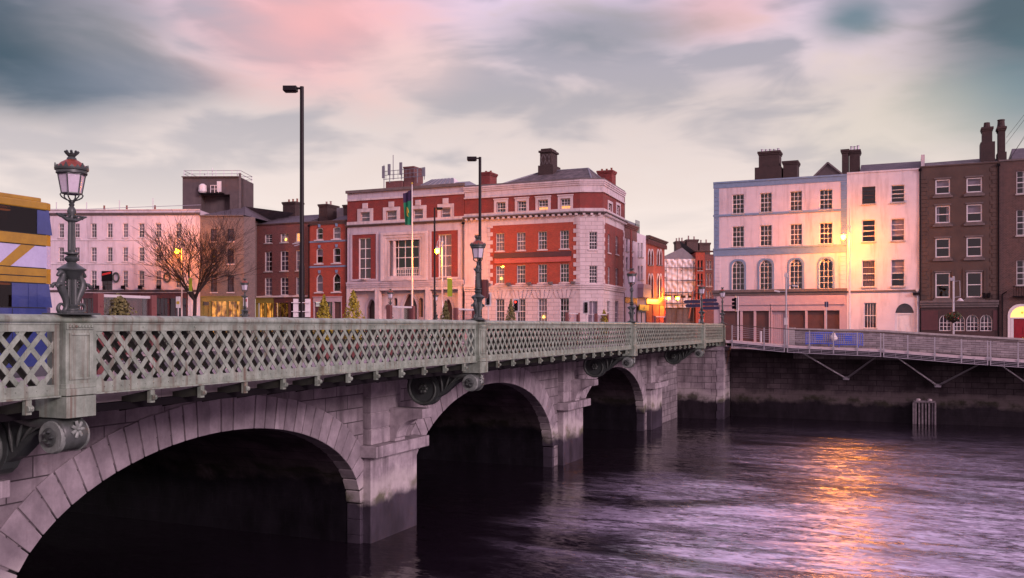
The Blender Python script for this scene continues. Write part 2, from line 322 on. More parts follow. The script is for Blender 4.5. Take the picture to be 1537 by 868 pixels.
# ------------------------------------------------------------------ mesh helpers
class Frame:
    """A vertical working plane: origin (x, y), x axis along a facade, y axis into the building."""
    def __init__(s, x, y, ang=0.0):
        s.o = Vector((x, y, 0)); a = R(ang); s.e = Vector((math.cos(a), math.sin(a), 0)); s.n = Vector((-s.e.y, s.e.x, 0))
    def w(s, p): return s.o + s.e * p[0] + s.n * p[1] + Vector((0, 0, p[2]))
    def u(s, px):
        t = (px - CX) / FPX; d = Vector((t * CT - ST, t * ST + CT, 0))
        # o + u e = k d
        det = s.e.x * (-d.y) + d.x * s.e.y
        return (-s.o.x * (-d.y) - d.x * s.o.y) / det
    def z(s, px, y):
        p = s.o + s.e * s.u(px); dep = -p.x * ST + p.y * CT
        return (YH - y) / FPX * dep
WORLD = Frame(0, 0, 0)

class MB:
    def __init__(s): s.v = []; s.f = []
    def add(s, vs, fs):
        k = len(s.v); s.v += [tuple(p) for p in vs]; s.f += [tuple(i + k for i in f) for f in fs]; return s
    def box(s, x0, x1, y0, y1, z0, z1):
        if x0 > x1: x0, x1 = x1, x0
        if y0 > y1: y0, y1 = y1, y0
        return s.add([(x0,y0,z0),(x1,y0,z0),(x1,y1,z0),(x0,y1,z0),(x0,y0,z1),(x1,y0,z1),(x1,y1,z1),(x0,y1,z1)],
                     [(0,3,2,1),(4,5,6,7),(0,1,5,4),(1,2,6,5),(2,3,7,6),(3,0,4,7)])
    def bar(s, a, b, w, t, up=(0, 0, 1)):
        a, b = Vector(a), Vector(b); d = (b - a).normalized(); up = Vector(up)
        if abs(d.dot(up)) > 0.98: up = Vector((1, 0, 0))
        x = d.cross(up).normalized(); y = x.cross(d)
        vs = [p + x * (i * w / 2) + y * (j * t / 2) for p in (a, b) for i, j in ((-1,-1),(1,-1),(1,1),(-1,1))]
        return s.add(vs, [(0,1,2,3),(7,6,5,4),(0,4,5,1),(1,5,6,2),(2,6,7,3),(3,7,4,0)])
    def tube(s, pts, r, n=8, caps=True, flat=1.0):
        pts = [Vector(p) for p in pts]; m = len(pts)
        rs = r if isinstance(r, (list, tuple)) else [r] * m
        k = len(s.v); prev = None
        for i, p in enumerate(pts):
            d = (pts[min(i+1, m-1)] - pts[max(i-1, 0)])
            d = d.normalized() if d.length > 1e-9 else Vector((0, 0, 1))
            if prev is None:
                x = d.orthogonal().normalized()
            else:
                x = prev - d * prev.dot(d); x = x.normalized() if x.length > 1e-6 else d.orthogonal().normalized()
            prev = x; y = d.cross(x)
            for j in range(n):
                a = 2 * math.pi * j / n
                s.v.append(tuple(p + x * (math.cos(a) * rs[i]) + y * (math.sin(a) * rs[i] * flat)))
        for i in range(m - 1):
            for j in range(n):
                a, b = k + i * n + j, k + i * n + (j + 1) % n
                s.f.append((a, b, b + n, a + n))
        if caps:
            s.f.append(tuple(k + j for j in reversed(range(n)))); s.f.append(tuple(k + (m-1) * n + j for j in range(n)))
        return s
    def lathe(s, prof, n=20, c=(0, 0, 0), flute=0.0, fn=0):
        k = len(s.v)
        for r, z in prof:
            for j in range(n):
                a = 2 * math.pi * j / n; q = r * (1 - flute * (0.5 + 0.5 * math.cos(fn * a))) if fn else r
                s.v.append((c[0] + q * math.cos(a), c[1] + q * math.sin(a), c[2] + z))
        for i in range(len(prof) - 1):
            for j in range(n):
                a, b = k + i * n + j, k + i * n + (j + 1) % n; s.f.append((a, b, b + n, a + n))
        s.f.append(tuple(k + j for j in reversed(range(n)))); s.f.append(tuple(k + (len(prof)-1) * n + j for j in range(n)))
        return s
    def prism(s, poly, t0, t1, ax='y'):
        """poly of 2-D points extruded along an axis: y -> (a, t, b); x -> (t, a, b); z -> (a, b, t)"""
        f = {'y': lambda p, t: (p[0], t, p[1]), 'x': lambda p, t: (t, p[0], p[1]), 'z': lambda p, t: (p[0], p[1], t)}[ax]
        n = len(poly); vs = [f(p, t0) for p in poly] + [f(p, t1) for p in poly]
        return s.add(vs, [tuple(range(n)), tuple(range(2*n-1, n-1, -1))] + [(i, i + n, (i+1) % n + n, (i+1) % n) for i in range(n)])
    def loop_ring(s, outer, inner, y0, y1):
        """closed ring between two matching (x, z) outlines"""
        n = len(outer); vs = [(p[0], y0, p[1]) for p in outer] + [(p[0], y0, p[1]) for p in inner] + [(p[0], y1, p[1]) for p in outer] + [(p[0], y1, p[1]) for p in inner]
        fs = []
        for i in range(n):
            j = (i + 1) % n
            fs += [(i, j, n + j, n + i), (2*n + i, 3*n + i, 3*n + j, 2*n + j), (i, 2*n + i, 2*n + j, j), (n + i, n + j, 3*n + j, 3*n + i)]
        return s.add(vs, fs)
    def build(s, name, mat, parent=None, frame=WORLD, loc=None, smooth=None, bevel=0.0, recalc=True):
        """one mesh object; vertices are in the frame, stored relative to the parent (or to loc)"""
        me = bpy.data.meshes.new(name)
        base = Vector(parent['_b']) if parent is not None and '_b' in parent.keys() else Vector((0, 0, 0))
        if parent is None and loc is not None: base = Vector(loc)
        if frame is None: vs = s.v
        else: vs = [tuple(frame.w(p) - base) for p in s.v]
        me.from_pydata(vs, [], s.f); me.materials.append(MT[mat] if isinstance(mat, str) else mat)
        uv = me.uv_layers.new(name='UVMap')
        lv = s.v; k = 0; data = [0.0] * (2 * len(me.loops))
        for f in s.f:
            a, b, c = Vector(lv[f[0]]), Vector(lv[f[1]]), Vector(lv[f[2]])
            nn = (b - a).cross(c - a); ax, ay, az = abs(nn.x), abs(nn.y), abs(nn.z)
            for i in f:
                p = lv[i]
                if az > ay and az > ax and az > 0.85 * nn.length: q = (p[0], p[1])
                elif ay >= ax: q = (p[0], p[2] if az < 0.3 * nn.length else math.hypot(p[1], p[2]))
                else: q = (p[1], p[2])
                data[k] = q[0]; data[k+1] = q[1]; k += 2
        uv.data.foreach_set('uv', data)
        if recalc:
            bm = bmesh.new(); bm.from_mesh(me); bmesh.ops.recalc_face_normals(bm, faces=bm.faces); bm.to_mesh(me); bm.free()
        if smooth is not None:
            me.polygons.foreach_set('use_smooth', [True] * len(me.polygons)); me.set_sharp_from_angle(angle=R(smooth))
        me.update()
        o = bpy.data.objects.new(name, me); COL.objects.link(o)
        if parent is not None: o.parent = parent
        elif loc is not None: o.location = loc
        if bevel:
            md = o.modifiers.new('bevel', 'BEVEL'); md.width = bevel; md.segments = 2; md.limit_method = 'ANGLE'; md.angle_limit = R(40)
        return o

def tag(o, label, cat, group=None):
    o['label'] = label; o['category'] = cat
    if group: o['group'] = group
    return o
def thing(name, label, cat, loc, group=None):
    o = bpy.data.objects.new(name, None); COL.objects.link(o); o.location = loc; o.empty_display_size = 0.3
    o['_b'] = tuple(loc); return tag(o, label, cat, group)
def sub(o, loc):
    """let a mesh part carry sub-parts: same origin as its thing"""
    o['_b'] = loc; return o
def struct(o): o['kind'] = 'structure'; return o
def dup(o, loc=None, label=None, group=None, parent=None):
    c = o.copy(); COL.objects.link(c)
    if loc is not None: c.location = loc
    if parent is not None: c.parent = parent
    if label: c['label'] = label
    if group: c['group'] = group
    for ch in o.children: dup(ch, parent=c)
    return c

# ------------------------------------------------------------------ facade helpers
def op(F, xs, ys, xref=None, kind='rect', rise=None, **kw):
    """an opening from photograph measurements on plane F: xs = left/right, ys = top/bottom at column xref"""
    xr = xref if xref is not None else 0.5 * (xs[0] + xs[1])
    d = dict(x0=F.u(xs[0]), x1=F.u(xs[1]), z0=F.z(xr, ys[1]), z1=F.z(xr, ys[0]), kind=kind)
    d['rise'] = rise if rise is not None else (d['x1'] - d['x0']) / 2
    d.update(kw); return d
def grid_ops(F, cols, rows, **kw):
    """cols: (xl, xr); rows: (ytop, ybot, xref)"""
    return [dict(op(F, c, r[:2], r[2], **(r[3] if len(r) > 3 else {})), **kw) for r in rows for c in cols]
def arch_pts(o, n=10):
    x0, x1, z1, h = o['x0'], o['x1'], o['z1'], o['rise']; xm, hw = (x0 + x1) / 2, (x1 - x0) / 2
    zs = z1 - h
    if o['kind'] == 'gothic':
        pts = [(x1 - (x1 - xm) * t, zs + h * math.sin(t * math.pi / 2) ** 0.9) for t in [i / (n//2) for i in range(n//2 + 1)]]
        return pts + [(2 * xm - p[0], p[1]) for p in reversed(pts[:-1])]
    return [(xm + hw * math.cos(math.pi * i / n), zs + h * math.sin(math.pi * i / n)) for i in range(n + 1)]
def outline(o):
    if o['kind'] == 'rect': return [(o['x0'], o['z0']), (o['x1'], o['z0']), (o['x1'], o['z1']), (o['x0'], o['z1'])]
    return [(o['x0'], o['z0']), (o['x1'], o['z0'])] + arch_pts(o)
def slab(mb, x0, x1, z0, z1, ops=(), y0=0.0, y1=0.28, edges=True):
    e = 1e-5
    ops = [o for o in ops if o['x1'] > x0 and o['x0'] < x1 and o['z1'] > z0 and o['z0'] < z1]
    xs = sorted(set([x0, x1] + [min(max(q, x0), x1) for o in ops for q in (o['x0'], o['x1'])]))
    zs = sorted(set([z0, z1] + [min(max(q, z0), z1) for o in ops for q in (o['z0'], o['z1'])]))
    for a, b in zip(xs, xs[1:]):
        if b - a < e: continue
        for c, d in zip(zs, zs[1:]):
            if d - c < e: continue
            mx, mz = (a + b) / 2, (c + d) / 2
            if any(o['x0'] < mx < o['x1'] and o['z0'] < mz < o['z1'] for o in ops): continue
            mb.add([(a, y0, c), (b, y0, c), (b, y0, d), (a, y0, d)], [(0, 1, 2, 3)])
    for o in ops:
        pl = outline(o); n = len(pl)
        for i in range(n):
            p, q = pl[i], pl[(i + 1) % n]
            mb.add([(p[0], y0, p[1]), (q[0], y0, q[1]), (q[0], y1, q[1]), (p[0], y1, p[1])], [(0, 1, 2, 3)])
        if o['kind'] != 'rect':
            ap = arch_pts(o); m = len(ap) // 2
            for cor, seg in (((o['x1'], o['z1']), ap[:m + 1]), ((o['x0'], o['z1']), ap[m:])):
                for p, q in zip(seg, seg[1:]):
                    mb.add([(cor[0], y0, cor[1]), (p[0], y0, p[1]), (q[0], y0, q[1])], [(0, 1, 2)])
    if edges:
        mb.add([(x0,y0,z0),(x1,y0,z0),(x1,y1,z0),(x0,y1,z0),(x0,y0,z1),(x1,y0,z1),(x1,y1,z1),(x0,y1,z1)], [(0,3,2,1),(4,5,6,7),(1,2,6,5),(3,0,4,7)])
    return mb
def shell(mb, x0, x1, z0, z1, depth, y=0.28):
    e = 0.012
    return mb.add([(x0+e,y,z0),(x1-e,y,z0),(x1-e,depth,z0),(x0+e,depth,z0),(x0+e,y,z1-e),(x1-e,y,z1-e),(x1-e,depth,z1-e),(x0+e,depth,z1-e)],
                  [(1,2,6,5),(2,3,7,6),(3,0,4,7),(4,5,6,7)])
rw = random.Random(3)
def shrink(pl, w):
    x0, x1 = min(p[0] for p in pl), max(p[0] for p in pl); z0, z1 = min(p[1] for p in pl), max(p[1] for p in pl)
    xm, zm = (x0 + x1) / 2, (z0 + z1) / 2; kx, kz = 1 - 2 * w / (x1 - x0), 1 - 2 * w / (z1 - z0)
    return [(xm + (p[0] - xm) * kx, zm + (p[1] - zm) * kz) for p in pl]
def window(par, F, o, nx=3, nz=4, y=0.12, mat='whitewood', w=0.06, bw=0.035, sill='coping', inside='mix', name='window', glass='glass', rail=True, arched_bars=False):
    pl = outline(o); inn = shrink(pl, w); fm = MB(); x0, x1, z0, z1 = o['x0'], o['x1'], o['z0'], o['z1']
    ov = shrink(pl, -0.01); fm.loop_ring(ov, inn, y, y + 0.09)
    ap = arch_pts(o) if o['kind'] != 'rect' else None
    def top(x):
        if not ap: return z1 - w
        for p, q in zip(ap, ap[1:]):
            if min(p[0], q[0]) <= x <= max(p[0], q[0]) and abs(p[0] - q[0]) > 1e-6:
                return p[1] + (q[1] - p[1]) * (x - p[0]) / (q[0] - p[0]) - w
        return z1 - w
    zs = z1 - o['rise'] if ap else z1
    for i in range(1, nx):
        x = x0 + w + (x1 - x0 - 2 * w) * i / nx
        fm.box(x - bw/2, x + bw/2, y + 0.015, y + 0.055, z0 + w, top(x))
    for j in range(1, nz):
        z = z0 + w + (z1 - z0 - 2 * w) * j / nz
        if ap and z > zs: continue
        mid = rail and j == nz // 2
        t = 0.035 if mid else bw / 2
        fm.box(x0 + w, x1 - w, y + 0.008 if mid else y + 0.02, y + (0.075 if mid else 0.05), z - t, z + t)
    if arched_bars:
        for i in range(nx):
            xa = x0 + w + (x1 - x0 - 2 * w) * i / nx; xb = x0 + w + (x1 - x0 - 2 * w) * (i + 1) / nx; xm = (xa + xb) / 2
            pts = [(xm + (xb - xa) / 2 * math.cos(math.pi * k / 8), y + 0.035, zs + 0.05 + (xb - xa) * 0.75 * math.sin(math.pi * k / 8)) for k in range(9)]
            pts = [p for p in pts if p[2] < top(p[0]) + 0.02]
            if len(pts) > 1: fm.tube(pts, bw / 2, 4, flat=1.2)
    fr = sub(fm.build(name, mat, par, F), par['_b'])
    gm = MB(); g = shrink(pl, w * 0.5); gm.add([(p[0], y + 0.045, p[1]) for p in g], [tuple(range(len(g)))]); gm.build('pane', glass, fr, F, recalc=False)
    if sill:
        s = MB(); s.box(x0 - 0.09, x1 + 0.09, -0.11, y + 0.02, z0 - 0.13, z0 - 0.001); s.build('sill', sill, fr, F)
    k = inside
    if k == 'mix': k = rw.choice(['curtain', 'curtain', 'blind', 'dark', 'side', 'dim'])
    if k == 'georg': k = rw.choice(['dark', 'dark', 'dark', 'dim', 'dark', 'dark'])
    yb = y + 0.22
    def drape(a, b, za, zb, mat_, amp=0.03):
        c = MB(); n = max(6, int((b - a) / 0.05)); vs = []
        for i in range(n + 1):
            x = a + (b - a) * i / n; yy = yb + amp * math.sin(i * 1.9) + amp * 0.5 * math.sin(i * 0.7)
            vs += [(x, yy, za), (x, yy, zb)]
        c.add(vs, [(2*i, 2*i+2, 2*i+3, 2*i+1) for i in range(n)]); c.build('curtain' if 'blind' not in mat_ else 'blind', mat_, fr, F, recalc=False)
    zt = z1 - 0.02 if not ap else z1 - 0.04
    if k == 'curtain': drape(x0 - 0.05, x1 + 0.05, z0 - 0.02, zt + 0.05, 'curtain')
    elif k == 'dim': drape(x0 - 0.05, x1 + 0.05, z0 - 0.02, zt + 0.05, 'curtain_d')
    elif k == 'half': drape(x0 - 0.05, x1 + 0.05, z0 + (z1 - z0) * 0.5, zt + 0.05, 'blind', 0.0)
    elif k == 'blind': drape(x0 - 0.05, x1 + 0.05, z0 + (z1 - z0) * rw.uniform(0.0, 0.4), zt + 0.05, 'blind', 0.0)
    elif k == 'side':
        q = (x1 - x0) * 0.26
        drape(x0 - 0.05, x0 + q, z0, zt, 'curtain'); drape(x1 - q, x1 + 0.05, z0, zt, 'curtain')
    elif k == 'warm': drape(x0 - 0.05, x1 + 0.05, z0 - 0.02, zt + 0.05, 'warm')
    elif k == 'warmlow':
        drape(x0 - 0.05, x1 + 0.05, z0 - 0.02, z0 + (z1 - z0) * 0.45, 'warm'); drape(x0 - 0.05, x1 + 0.05, z0 + (z1 - z0) * 0.45, zt, 'curtain_d')
    elif k == 'warmspot':
        drape(x0 - 0.05, x1 + 0.05, z0 - 0.02, zt + 0.05, 'curtain')
        xm = x0 + (x1 - x0) * 0.55; c = MB(); c.lathe([(0.02, 0), (0.16, 0.02), (0.12, 0.26), (0.03, 0.3)], 10, (xm, yb - 0.08, z0 + (z1 - z0) * 0.22)); c.build('table_lamp', emit_mat('lamp_shade', (1, 0.55, 0.1), 2.5) if 'lamp_shade' not in bpy.data.materials else bpy.data.materials['lamp_shade'], fr, F)
    return fr
def building(name, label, cat, F, x0, z0, group=None):
    return thing(name, label, cat, F.w((x0, 0, z0)), group)
def band(par, F, x0, x1, z0, z1, proj, mat, name='band', y1=0.0, prof=None, ret=0.0):
    """a projecting string course or cornice; prof = list of (fraction of height, fraction of projection) steps"""
    m = MB(); steps = prof or [(0, 1, 1)]
    for a, b, p in steps:
        m.box(x0 - (proj * p if ret else 0), x1 + (proj * p if ret else 0), -proj * p, y1, z0 + (z1 - z0) * a, z0 + (z1 - z0) * b - (0.002 if b < 1 else 0))
    return m.build(name, mat, par, F)
CORN = [(0, 0.35, 0.4), (0.35, 0.7, 0.7), (0.7, 1, 1)]
def chimney(par, F, x0, x1, y0, y1, z0, z1, pots=0, mat='chimbrick', cap=0.12, pot_mat='pot', pot_h=0.45):
    m = MB(); m.box(x0, x1, y0, y1, z0, z1 - 0.35); m.box(x0 - cap*0.5, x1 + cap*0.5, y0 - cap*0.5, y1 + cap*0.5, z1 - 0.35, z1 - 0.2); m.box(x0 - cap, x1 + cap, y0 - cap, y1 + cap, z1 - 0.198, z1)
    c = sub(m.build('chimney', mat, par, F), par['_b'])
    for i in range(pots):
        x = x0 + (x1 - x0) * (i + 0.5) / pots; h = pot_h * rw.uniform(0.85, 1.1)
        p = MB(); p.lathe([(0.15, 0), (0.12, 0.08), (0.10, h - 0.08), (0.14, h - 0.05), (0.13, h), (0.08, h), (0.08, h - 0.1)], 10, (x, (y0 + y1) / 2, z1 - 0.01)); p.build('chimney_pot', pot_mat, c, F, smooth=40)
    return c
def quoins(par, F, xe, dirn, z0, z1, mat='stone', h=0.42, w1=0.62, w2=0.38, proj=0.05):
    m = MB(); z = z0; i = 0
    while z < z1 - 0.05:
        w = w1 if i % 2 == 0 else w2; t = min(z + h, z1) - 0.02
        m.box(xe, xe + dirn * w, -proj, 0.0, z, t); z += h; i += 1
    return m.build('quoins', mat, par, F, bevel=0.012)
def gable_roof(par, F, x0, x1, y0, y1, z0, ridge, mat='slate', over=0.15, hipl=0.0, hipr=0.0, name='roof'):
    ym = (y0 + y1) / 2; m = MB()
    v = [(x0 - over, y0 - over, z0), (x1 + over, y0 - over, z0), (x1 + over, y1 + over, z0), (x0 - over, y1 + over, z0), (x0 - over + hipl, ym, ridge), (x1 + over - hipr, ym, ridge)]
    m.add(v, [(0, 1, 5, 4), (1, 2, 5), (2, 3, 4, 5), (3, 0, 4), (0, 3, 2, 1)])
    return m.build(name, mat, par, F)
# ------------------------------------------------------------------ setting: ground, river, quay street
WZ = -7.385
UW, UP, UF = -17.05, -16.72, -35.6          # near arch face, pier fronts, far arch face
U0, U0F = -13.37, -39.2                      # near and far parapet planes
m = MB(); m.add([(-700, 76.2, -1.75), (2.0, 76.2, -2.0), (9, 76.2, -2.45), (700, 76.2, -2.6), (700, 3000, -2.6), (9, 3000, -2.45), (2, 3000, -2.0), (-700, 3000, -1.75)], [(0, 1, 6, 7), (1, 2, 5, 6), (2, 3, 4, 5)])
struct(m.build('ground', 'ground'))
m = MB(); m.add([(-700, -300, -1.75), (700, -300, -1.75), (700, -9, -1.75), (-700, -9, -1.75)], [(0, 1, 2, 3)]); struct(m.build('near_ground', 'ground'))
m = MB(); m.add([(-600, 79.5, -1.70), (2, 79.5, -1.95), (9, 79.5, -2.40), (300, 79.5, -2.55), (300, 86.5, -2.55), (9, 86.5, -2.40), (2, 86.5, -1.95), (-600, 86.5, -1.70)], [(0, 1, 6, 7), (1, 2, 5, 6), (2, 3, 4, 5)]); struct(m.build('quay_road', 'asphalt'))
m = MB()
for y0, y1 in ((76.6, 79.4), (86.6, 90.0)):
    for (a, za), (b, zb) in zip([(-200, -1.75), (2, -2.0), (9, -2.45)], [(2, -2.0), (9, -2.45), (90, -2.6)]):
        m.add([(a,y0,za),(b,y0,zb),(b,y1,zb),(a,y1,za),(a,y0,za+.14),(b,y0,zb+.14),(b,y1,zb+.14),(a,y1,za+.14)], [(4,5,6,7),(0,1,5,4),(2,3,7,6)])
struct(m.build('pavement', 'footway'))
m = MB(); m.add([(-28, 90.4, -1.70), (-18.5, 90.4, -1.70), (-18.5, 300, -1.70), (-28, 300, -1.70)], [(0, 1, 2, 3)]); struct(m.build('side_street', 'asphalt'))

def water_mat():
    M = bpy.data.materials.new('river_water'); M.use_nodes = True
    nt = M.node_tree; N = nt.nodes; L = nt.links; b = N['Principled BSDF']
    b.inputs['Base Color'].default_value = (0.012, 0.008, 0.013, 1); b.inputs['IOR'].default_value = WATER_IOR
    b.inputs['Specular IOR Level'].default_value = 0.5
    tc = N.new('ShaderNodeTexCoord')
    def noise(sx, sy, rot, det, dist, w=0):
        mp = N.new('ShaderNodeMapping'); mp.inputs['Scale'].default_value = (sx, sy, 1); mp.inputs['Rotation'].default_value = (0, 0, R(rot)); mp.inputs['Location'].default_value = (w, w * .7, 0)
        n = N.new('ShaderNodeTexNoise'); n.inputs['Scale'].default_value = 1; n.inputs['Detail'].default_value = det; n.inputs['Distortion'].default_value = dist; n.inputs['Roughness'].default_value = 0.55
        L.new(tc.outputs['Object'], mp.inputs[0]); L.new(mp.outputs[0], n.inputs['Vector']); cols[(sx, sy)] = n.outputs['Color']; return n.outputs['Fac']
    cols = {}
    def m2(o, a, b_, cl=False):
        n = N.new('ShaderNodeMath'); n.operation = o; n.use_clamp = cl
        for i, v in enumerate((a, b_)):
            if isinstance(v, (int, float)): n.inputs[i].default_value = v
            else: L.new(v, n.inputs[i])
        return n.outputs[0]
    def rng(v, a, b_, lo=0.0, hi=1.0, smooth=True):
        n = N.new('ShaderNodeMapRange'); n.interpolation_type = 'SMOOTHSTEP' if smooth else 'LINEAR'
        L.new(v, n.inputs[0]); n.inputs[1].default_value = a; n.inputs[2].default_value = b_; n.inputs[3].default_value = lo; n.inputs[4].default_value = hi
        return n.outputs[0]
    sp = N.new('ShaderNodeSeparateXYZ'); L.new(tc.outputs['Object'], sp.inputs[0])
    a = noise(0.22, 0.75, 12, 4, 1.6)         # slow swirls drawn out along the current
    c = noise(1.3, 2.9, 14, 6, 1.6, 5)         # ripples
    d = noise(5.5, 9.5, 20, 4, 1.0, 9)        # fine chop
    e = noise(0.07, 0.13, 25, 5, 1.5, 3)      # calm and ruffled patches
    # rough open river, painted pale for reflected sky; slack by bridge and far wall
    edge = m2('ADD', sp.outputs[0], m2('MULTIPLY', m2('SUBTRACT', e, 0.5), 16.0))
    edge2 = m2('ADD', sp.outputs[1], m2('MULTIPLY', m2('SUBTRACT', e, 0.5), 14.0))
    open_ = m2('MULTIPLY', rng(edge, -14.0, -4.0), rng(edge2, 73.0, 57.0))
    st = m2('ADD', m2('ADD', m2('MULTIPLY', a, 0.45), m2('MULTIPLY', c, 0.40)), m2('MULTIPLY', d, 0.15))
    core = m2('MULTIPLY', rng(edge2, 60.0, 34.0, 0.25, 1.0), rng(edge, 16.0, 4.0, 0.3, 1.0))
    foam_sheen = m2('MULTIPLY', core, rng(st, 0.40, 0.57, 0.15, 1.0)); foam_sheen = m2('MULTIPLY', foam_sheen, m2('MULTIPLY', open_, rng(e, 0.38, 0.54, 0.25, 1.0)))
    mx = N.new('ShaderNodeMix'); mx.data_type = 'RGBA'; L.new(m2('MULTIPLY', foam_sheen, WATER_SHEEN), mx.inputs['Factor']); mx.inputs[6].default_value = (0.010, 0.007, 0.011, 1); mx.inputs[7].default_value = (0.74, 0.65, 0.86, 1)  # lavender sheen and froth mixed into the base colour, standing for reflected sky
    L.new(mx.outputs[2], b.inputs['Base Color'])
    # wave slopes straight from the noise fields, so that distant ripples keep their tilt
    def vm(o, x, y):
        n = N.new('ShaderNodeVectorMath'); n.operation = o
        for k, v in enumerate((x, y)):
            if isinstance(v, tuple): n.inputs[k].default_value = v
            elif isinstance(v, (int, float)): n.inputs[3].default_value = v
            elif v is not None: L.new(v, n.inputs[3] if (o == 'SCALE' and k == 1) else n.inputs[k])
        return n.outputs[0]
    ka, kc, kd = SLOPES
    tot = None
    for key, k in (((0.22, 0.75), ka), ((1.3, 2.9), kc), ((5.5, 9.5), kd)):
        v = vm('MULTIPLY', vm('SUBTRACT', cols[key], (.5, .5, .5)), (k * .55, k, 0)); tot = v if tot is None else vm('ADD', tot, v)
    tot = vm('SCALE', tot, m2('ADD', m2('MULTIPLY', open_, 0.72), 0.28))
    L.new(m2('ADD', m2('MULTIPLY', open_, 0.36), 0.14), b.inputs['Specular IOR Level'])
    L.new(vm('NORMALIZE', vm('ADD', tot, (0, 0, 1)), None), b.inputs['Normal'])
    L.new(m2('ADD', m2('MULTIPLY', open_, 0.15), 0.12), b.inputs['Roughness'])
    return M
WATER_IOR, WATER_SHEEN, SLOPES = 2.0, 0.8, (0.65, 1.1, 0.5)
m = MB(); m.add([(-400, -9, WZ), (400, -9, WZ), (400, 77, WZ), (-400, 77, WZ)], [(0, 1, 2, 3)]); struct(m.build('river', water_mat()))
m = MB(); m.add([(-400, -9, -9.5), (400, -9, -9.5), (400, 77, -9.5), (-400, 77, -9.5)], [(0, 1, 2, 3)]); struct(m.build('riverbed', 'joint'))
m = MB(); m.box(-400, -39.4, -9.5, -9, -9.4, -1.7); m.box(-13.0, 400, -9.5, -9, -9.4, -1.7); near_quay = m.build('near_quay_wall', 'quay')
tag(near_quay, 'stone river wall on the near bank behind the viewer', 'quay wall')

# ------------------------------------------------------------------ the bridge
B = thing('stone_bridge', 'grey granite arched bridge with pale green iron lattice parapet crossing the river', 'bridge', (U0, 30, WZ))
PV = [11.62, 28.12, 47.06, 65.08]             # pier centres; the parapet pedestals stand above them
VEND = 72.95
ARCH = [(4.3, 4.9, 3.25, -6.15), (19.75, 6.62, 3.17, -6.03), (37.15, 7.5, 3.78, -6.33), (55.75, 6.95, 3.55, -6.15)]   # centre, half span, rise, springing level
ZT = -1.62
def arc(a, n=44, grow=0.0):
    vc, hw, rise, zs = a
    return [(vc - (hw + grow) * math.cos(math.pi * i / n), zs + (rise + grow * 0.97) * math.sin(math.pi * i / n)) for i in range(n + 1)]
# spandrel walls on both faces, cut by the arches
for name_u, dr in ((UW, 1), (UF, -1)):
    m = MB()
    def q(v0, v1, za0, za1):
        m.add([(name_u, v0, za0), (name_u, v1, za1), (name_u, v1, ZT), (name_u, v0, ZT)], [(0, 1, 2, 3)])
        m.add([(name_u - dr*.6, v0, za0), (name_u - dr*.6, v1, za1), (name_u - dr*.6, v1, ZT), (name_u - dr*.6, v0, ZT)], [(3, 2, 1, 0)])
    edge = -9.0
    for a in ARCH:
        e = arc(a, 40, 0.25)
        q(edge, e[0][0], -9.4, -9.4)
        for p, r_ in zip(e, e[1:]): q(p[0], r_[0], p[1], r_[1])
        edge = e[-1][0]
    q(edge, VEND + .3, -9.4, -9.4)
    m.build('spandrel_wall', 'ashlar', B, recalc=False)
# arch rings: separate voussoirs with open joints, and the vaults behind them
rv = random.Random(5)
for k, a in enumerate(ARCH):
    vc, hw, rise, zs = a
    N_ = 400; fine = arc(a, N_)
    ln = [0]
    for p, r_ in zip(fine, fine[1:]): ln.append(ln[-1] + math.hypot(r_[0]-p[0], r_[1]-p[1]))
    for u_face, dr in ((UW, 1), (UF, -1)):
        nv = 2 * int(round(ln[-1] / 0.47 / 2)) + 1; m = MB(); back = MB()
        for j in range(nv):
            s0, s1 = ln[-1] * j / nv, ln[-1] * (j + 1) / nv
            def at(s_, g):
                i = min(range(N_ + 1), key=lambda i_: abs(ln[i_] - s_)); t = math.pi * i / N_
                nx, nz = -math.cos(t) / hw, math.sin(t) / rise; l_ = math.hypot(nx, nz)
                return (vc - hw * math.cos(t) + nx / l_ * g, zs + rise * math.sin(t) + nz / l_ * g)
            gap = 0.020; th = 0.93 + rv.uniform(-0.02, 0.02)
            p0, p1, p2, p3 = at(s0 + gap, 0.0), at(s1 - gap, 0.0), at(s1 - gap, th), at(s0 + gap, th)
            pr = 0.035 + rv.uniform(-0.008, 0.012)
            m.prism([p0, p1, p2, p3], u_face - dr * 0.55, u_face + dr * pr, 'x')
            b0, b1, b2, b3 = at(s0, 0.012), at(s1, 0.012), at(s1, th - 0.01), at(s0, th - 0.01)
            back.add([(u_face + dr * -0.02, *b0), (u_face + dr * -0.02, *b1), (u_face + dr * -0.02, *b2), (u_face + dr * -0.02, *b3)], [(0, 1, 2, 3)])
        # straight jambs below the springing
        for e_, sg in ((vc - hw, -1), (vc + hw, 1)):
            z = zs - 0.02
            while z > -8.6:
                m.box(u_face - dr * .55, u_face + dr * (0.02 + rv.uniform(-.004, .004)), e_, e_ + sg * 0.2, z - 0.52, z); z -= 0.53
        ring = sub(m.build('arch_ring', 'vouss' if dr > 0 else 'granite', B, bevel=0.018 if dr > 0 else 0), B['_b'])
        back.build('joint_mortar', 'joint', ring, recalc=False)
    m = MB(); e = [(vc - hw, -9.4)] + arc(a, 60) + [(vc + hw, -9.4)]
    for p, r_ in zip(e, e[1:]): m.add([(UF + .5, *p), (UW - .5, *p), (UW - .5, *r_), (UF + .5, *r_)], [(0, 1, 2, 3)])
    m.build('vault', 'vault', B, recalc=False, smooth=30)
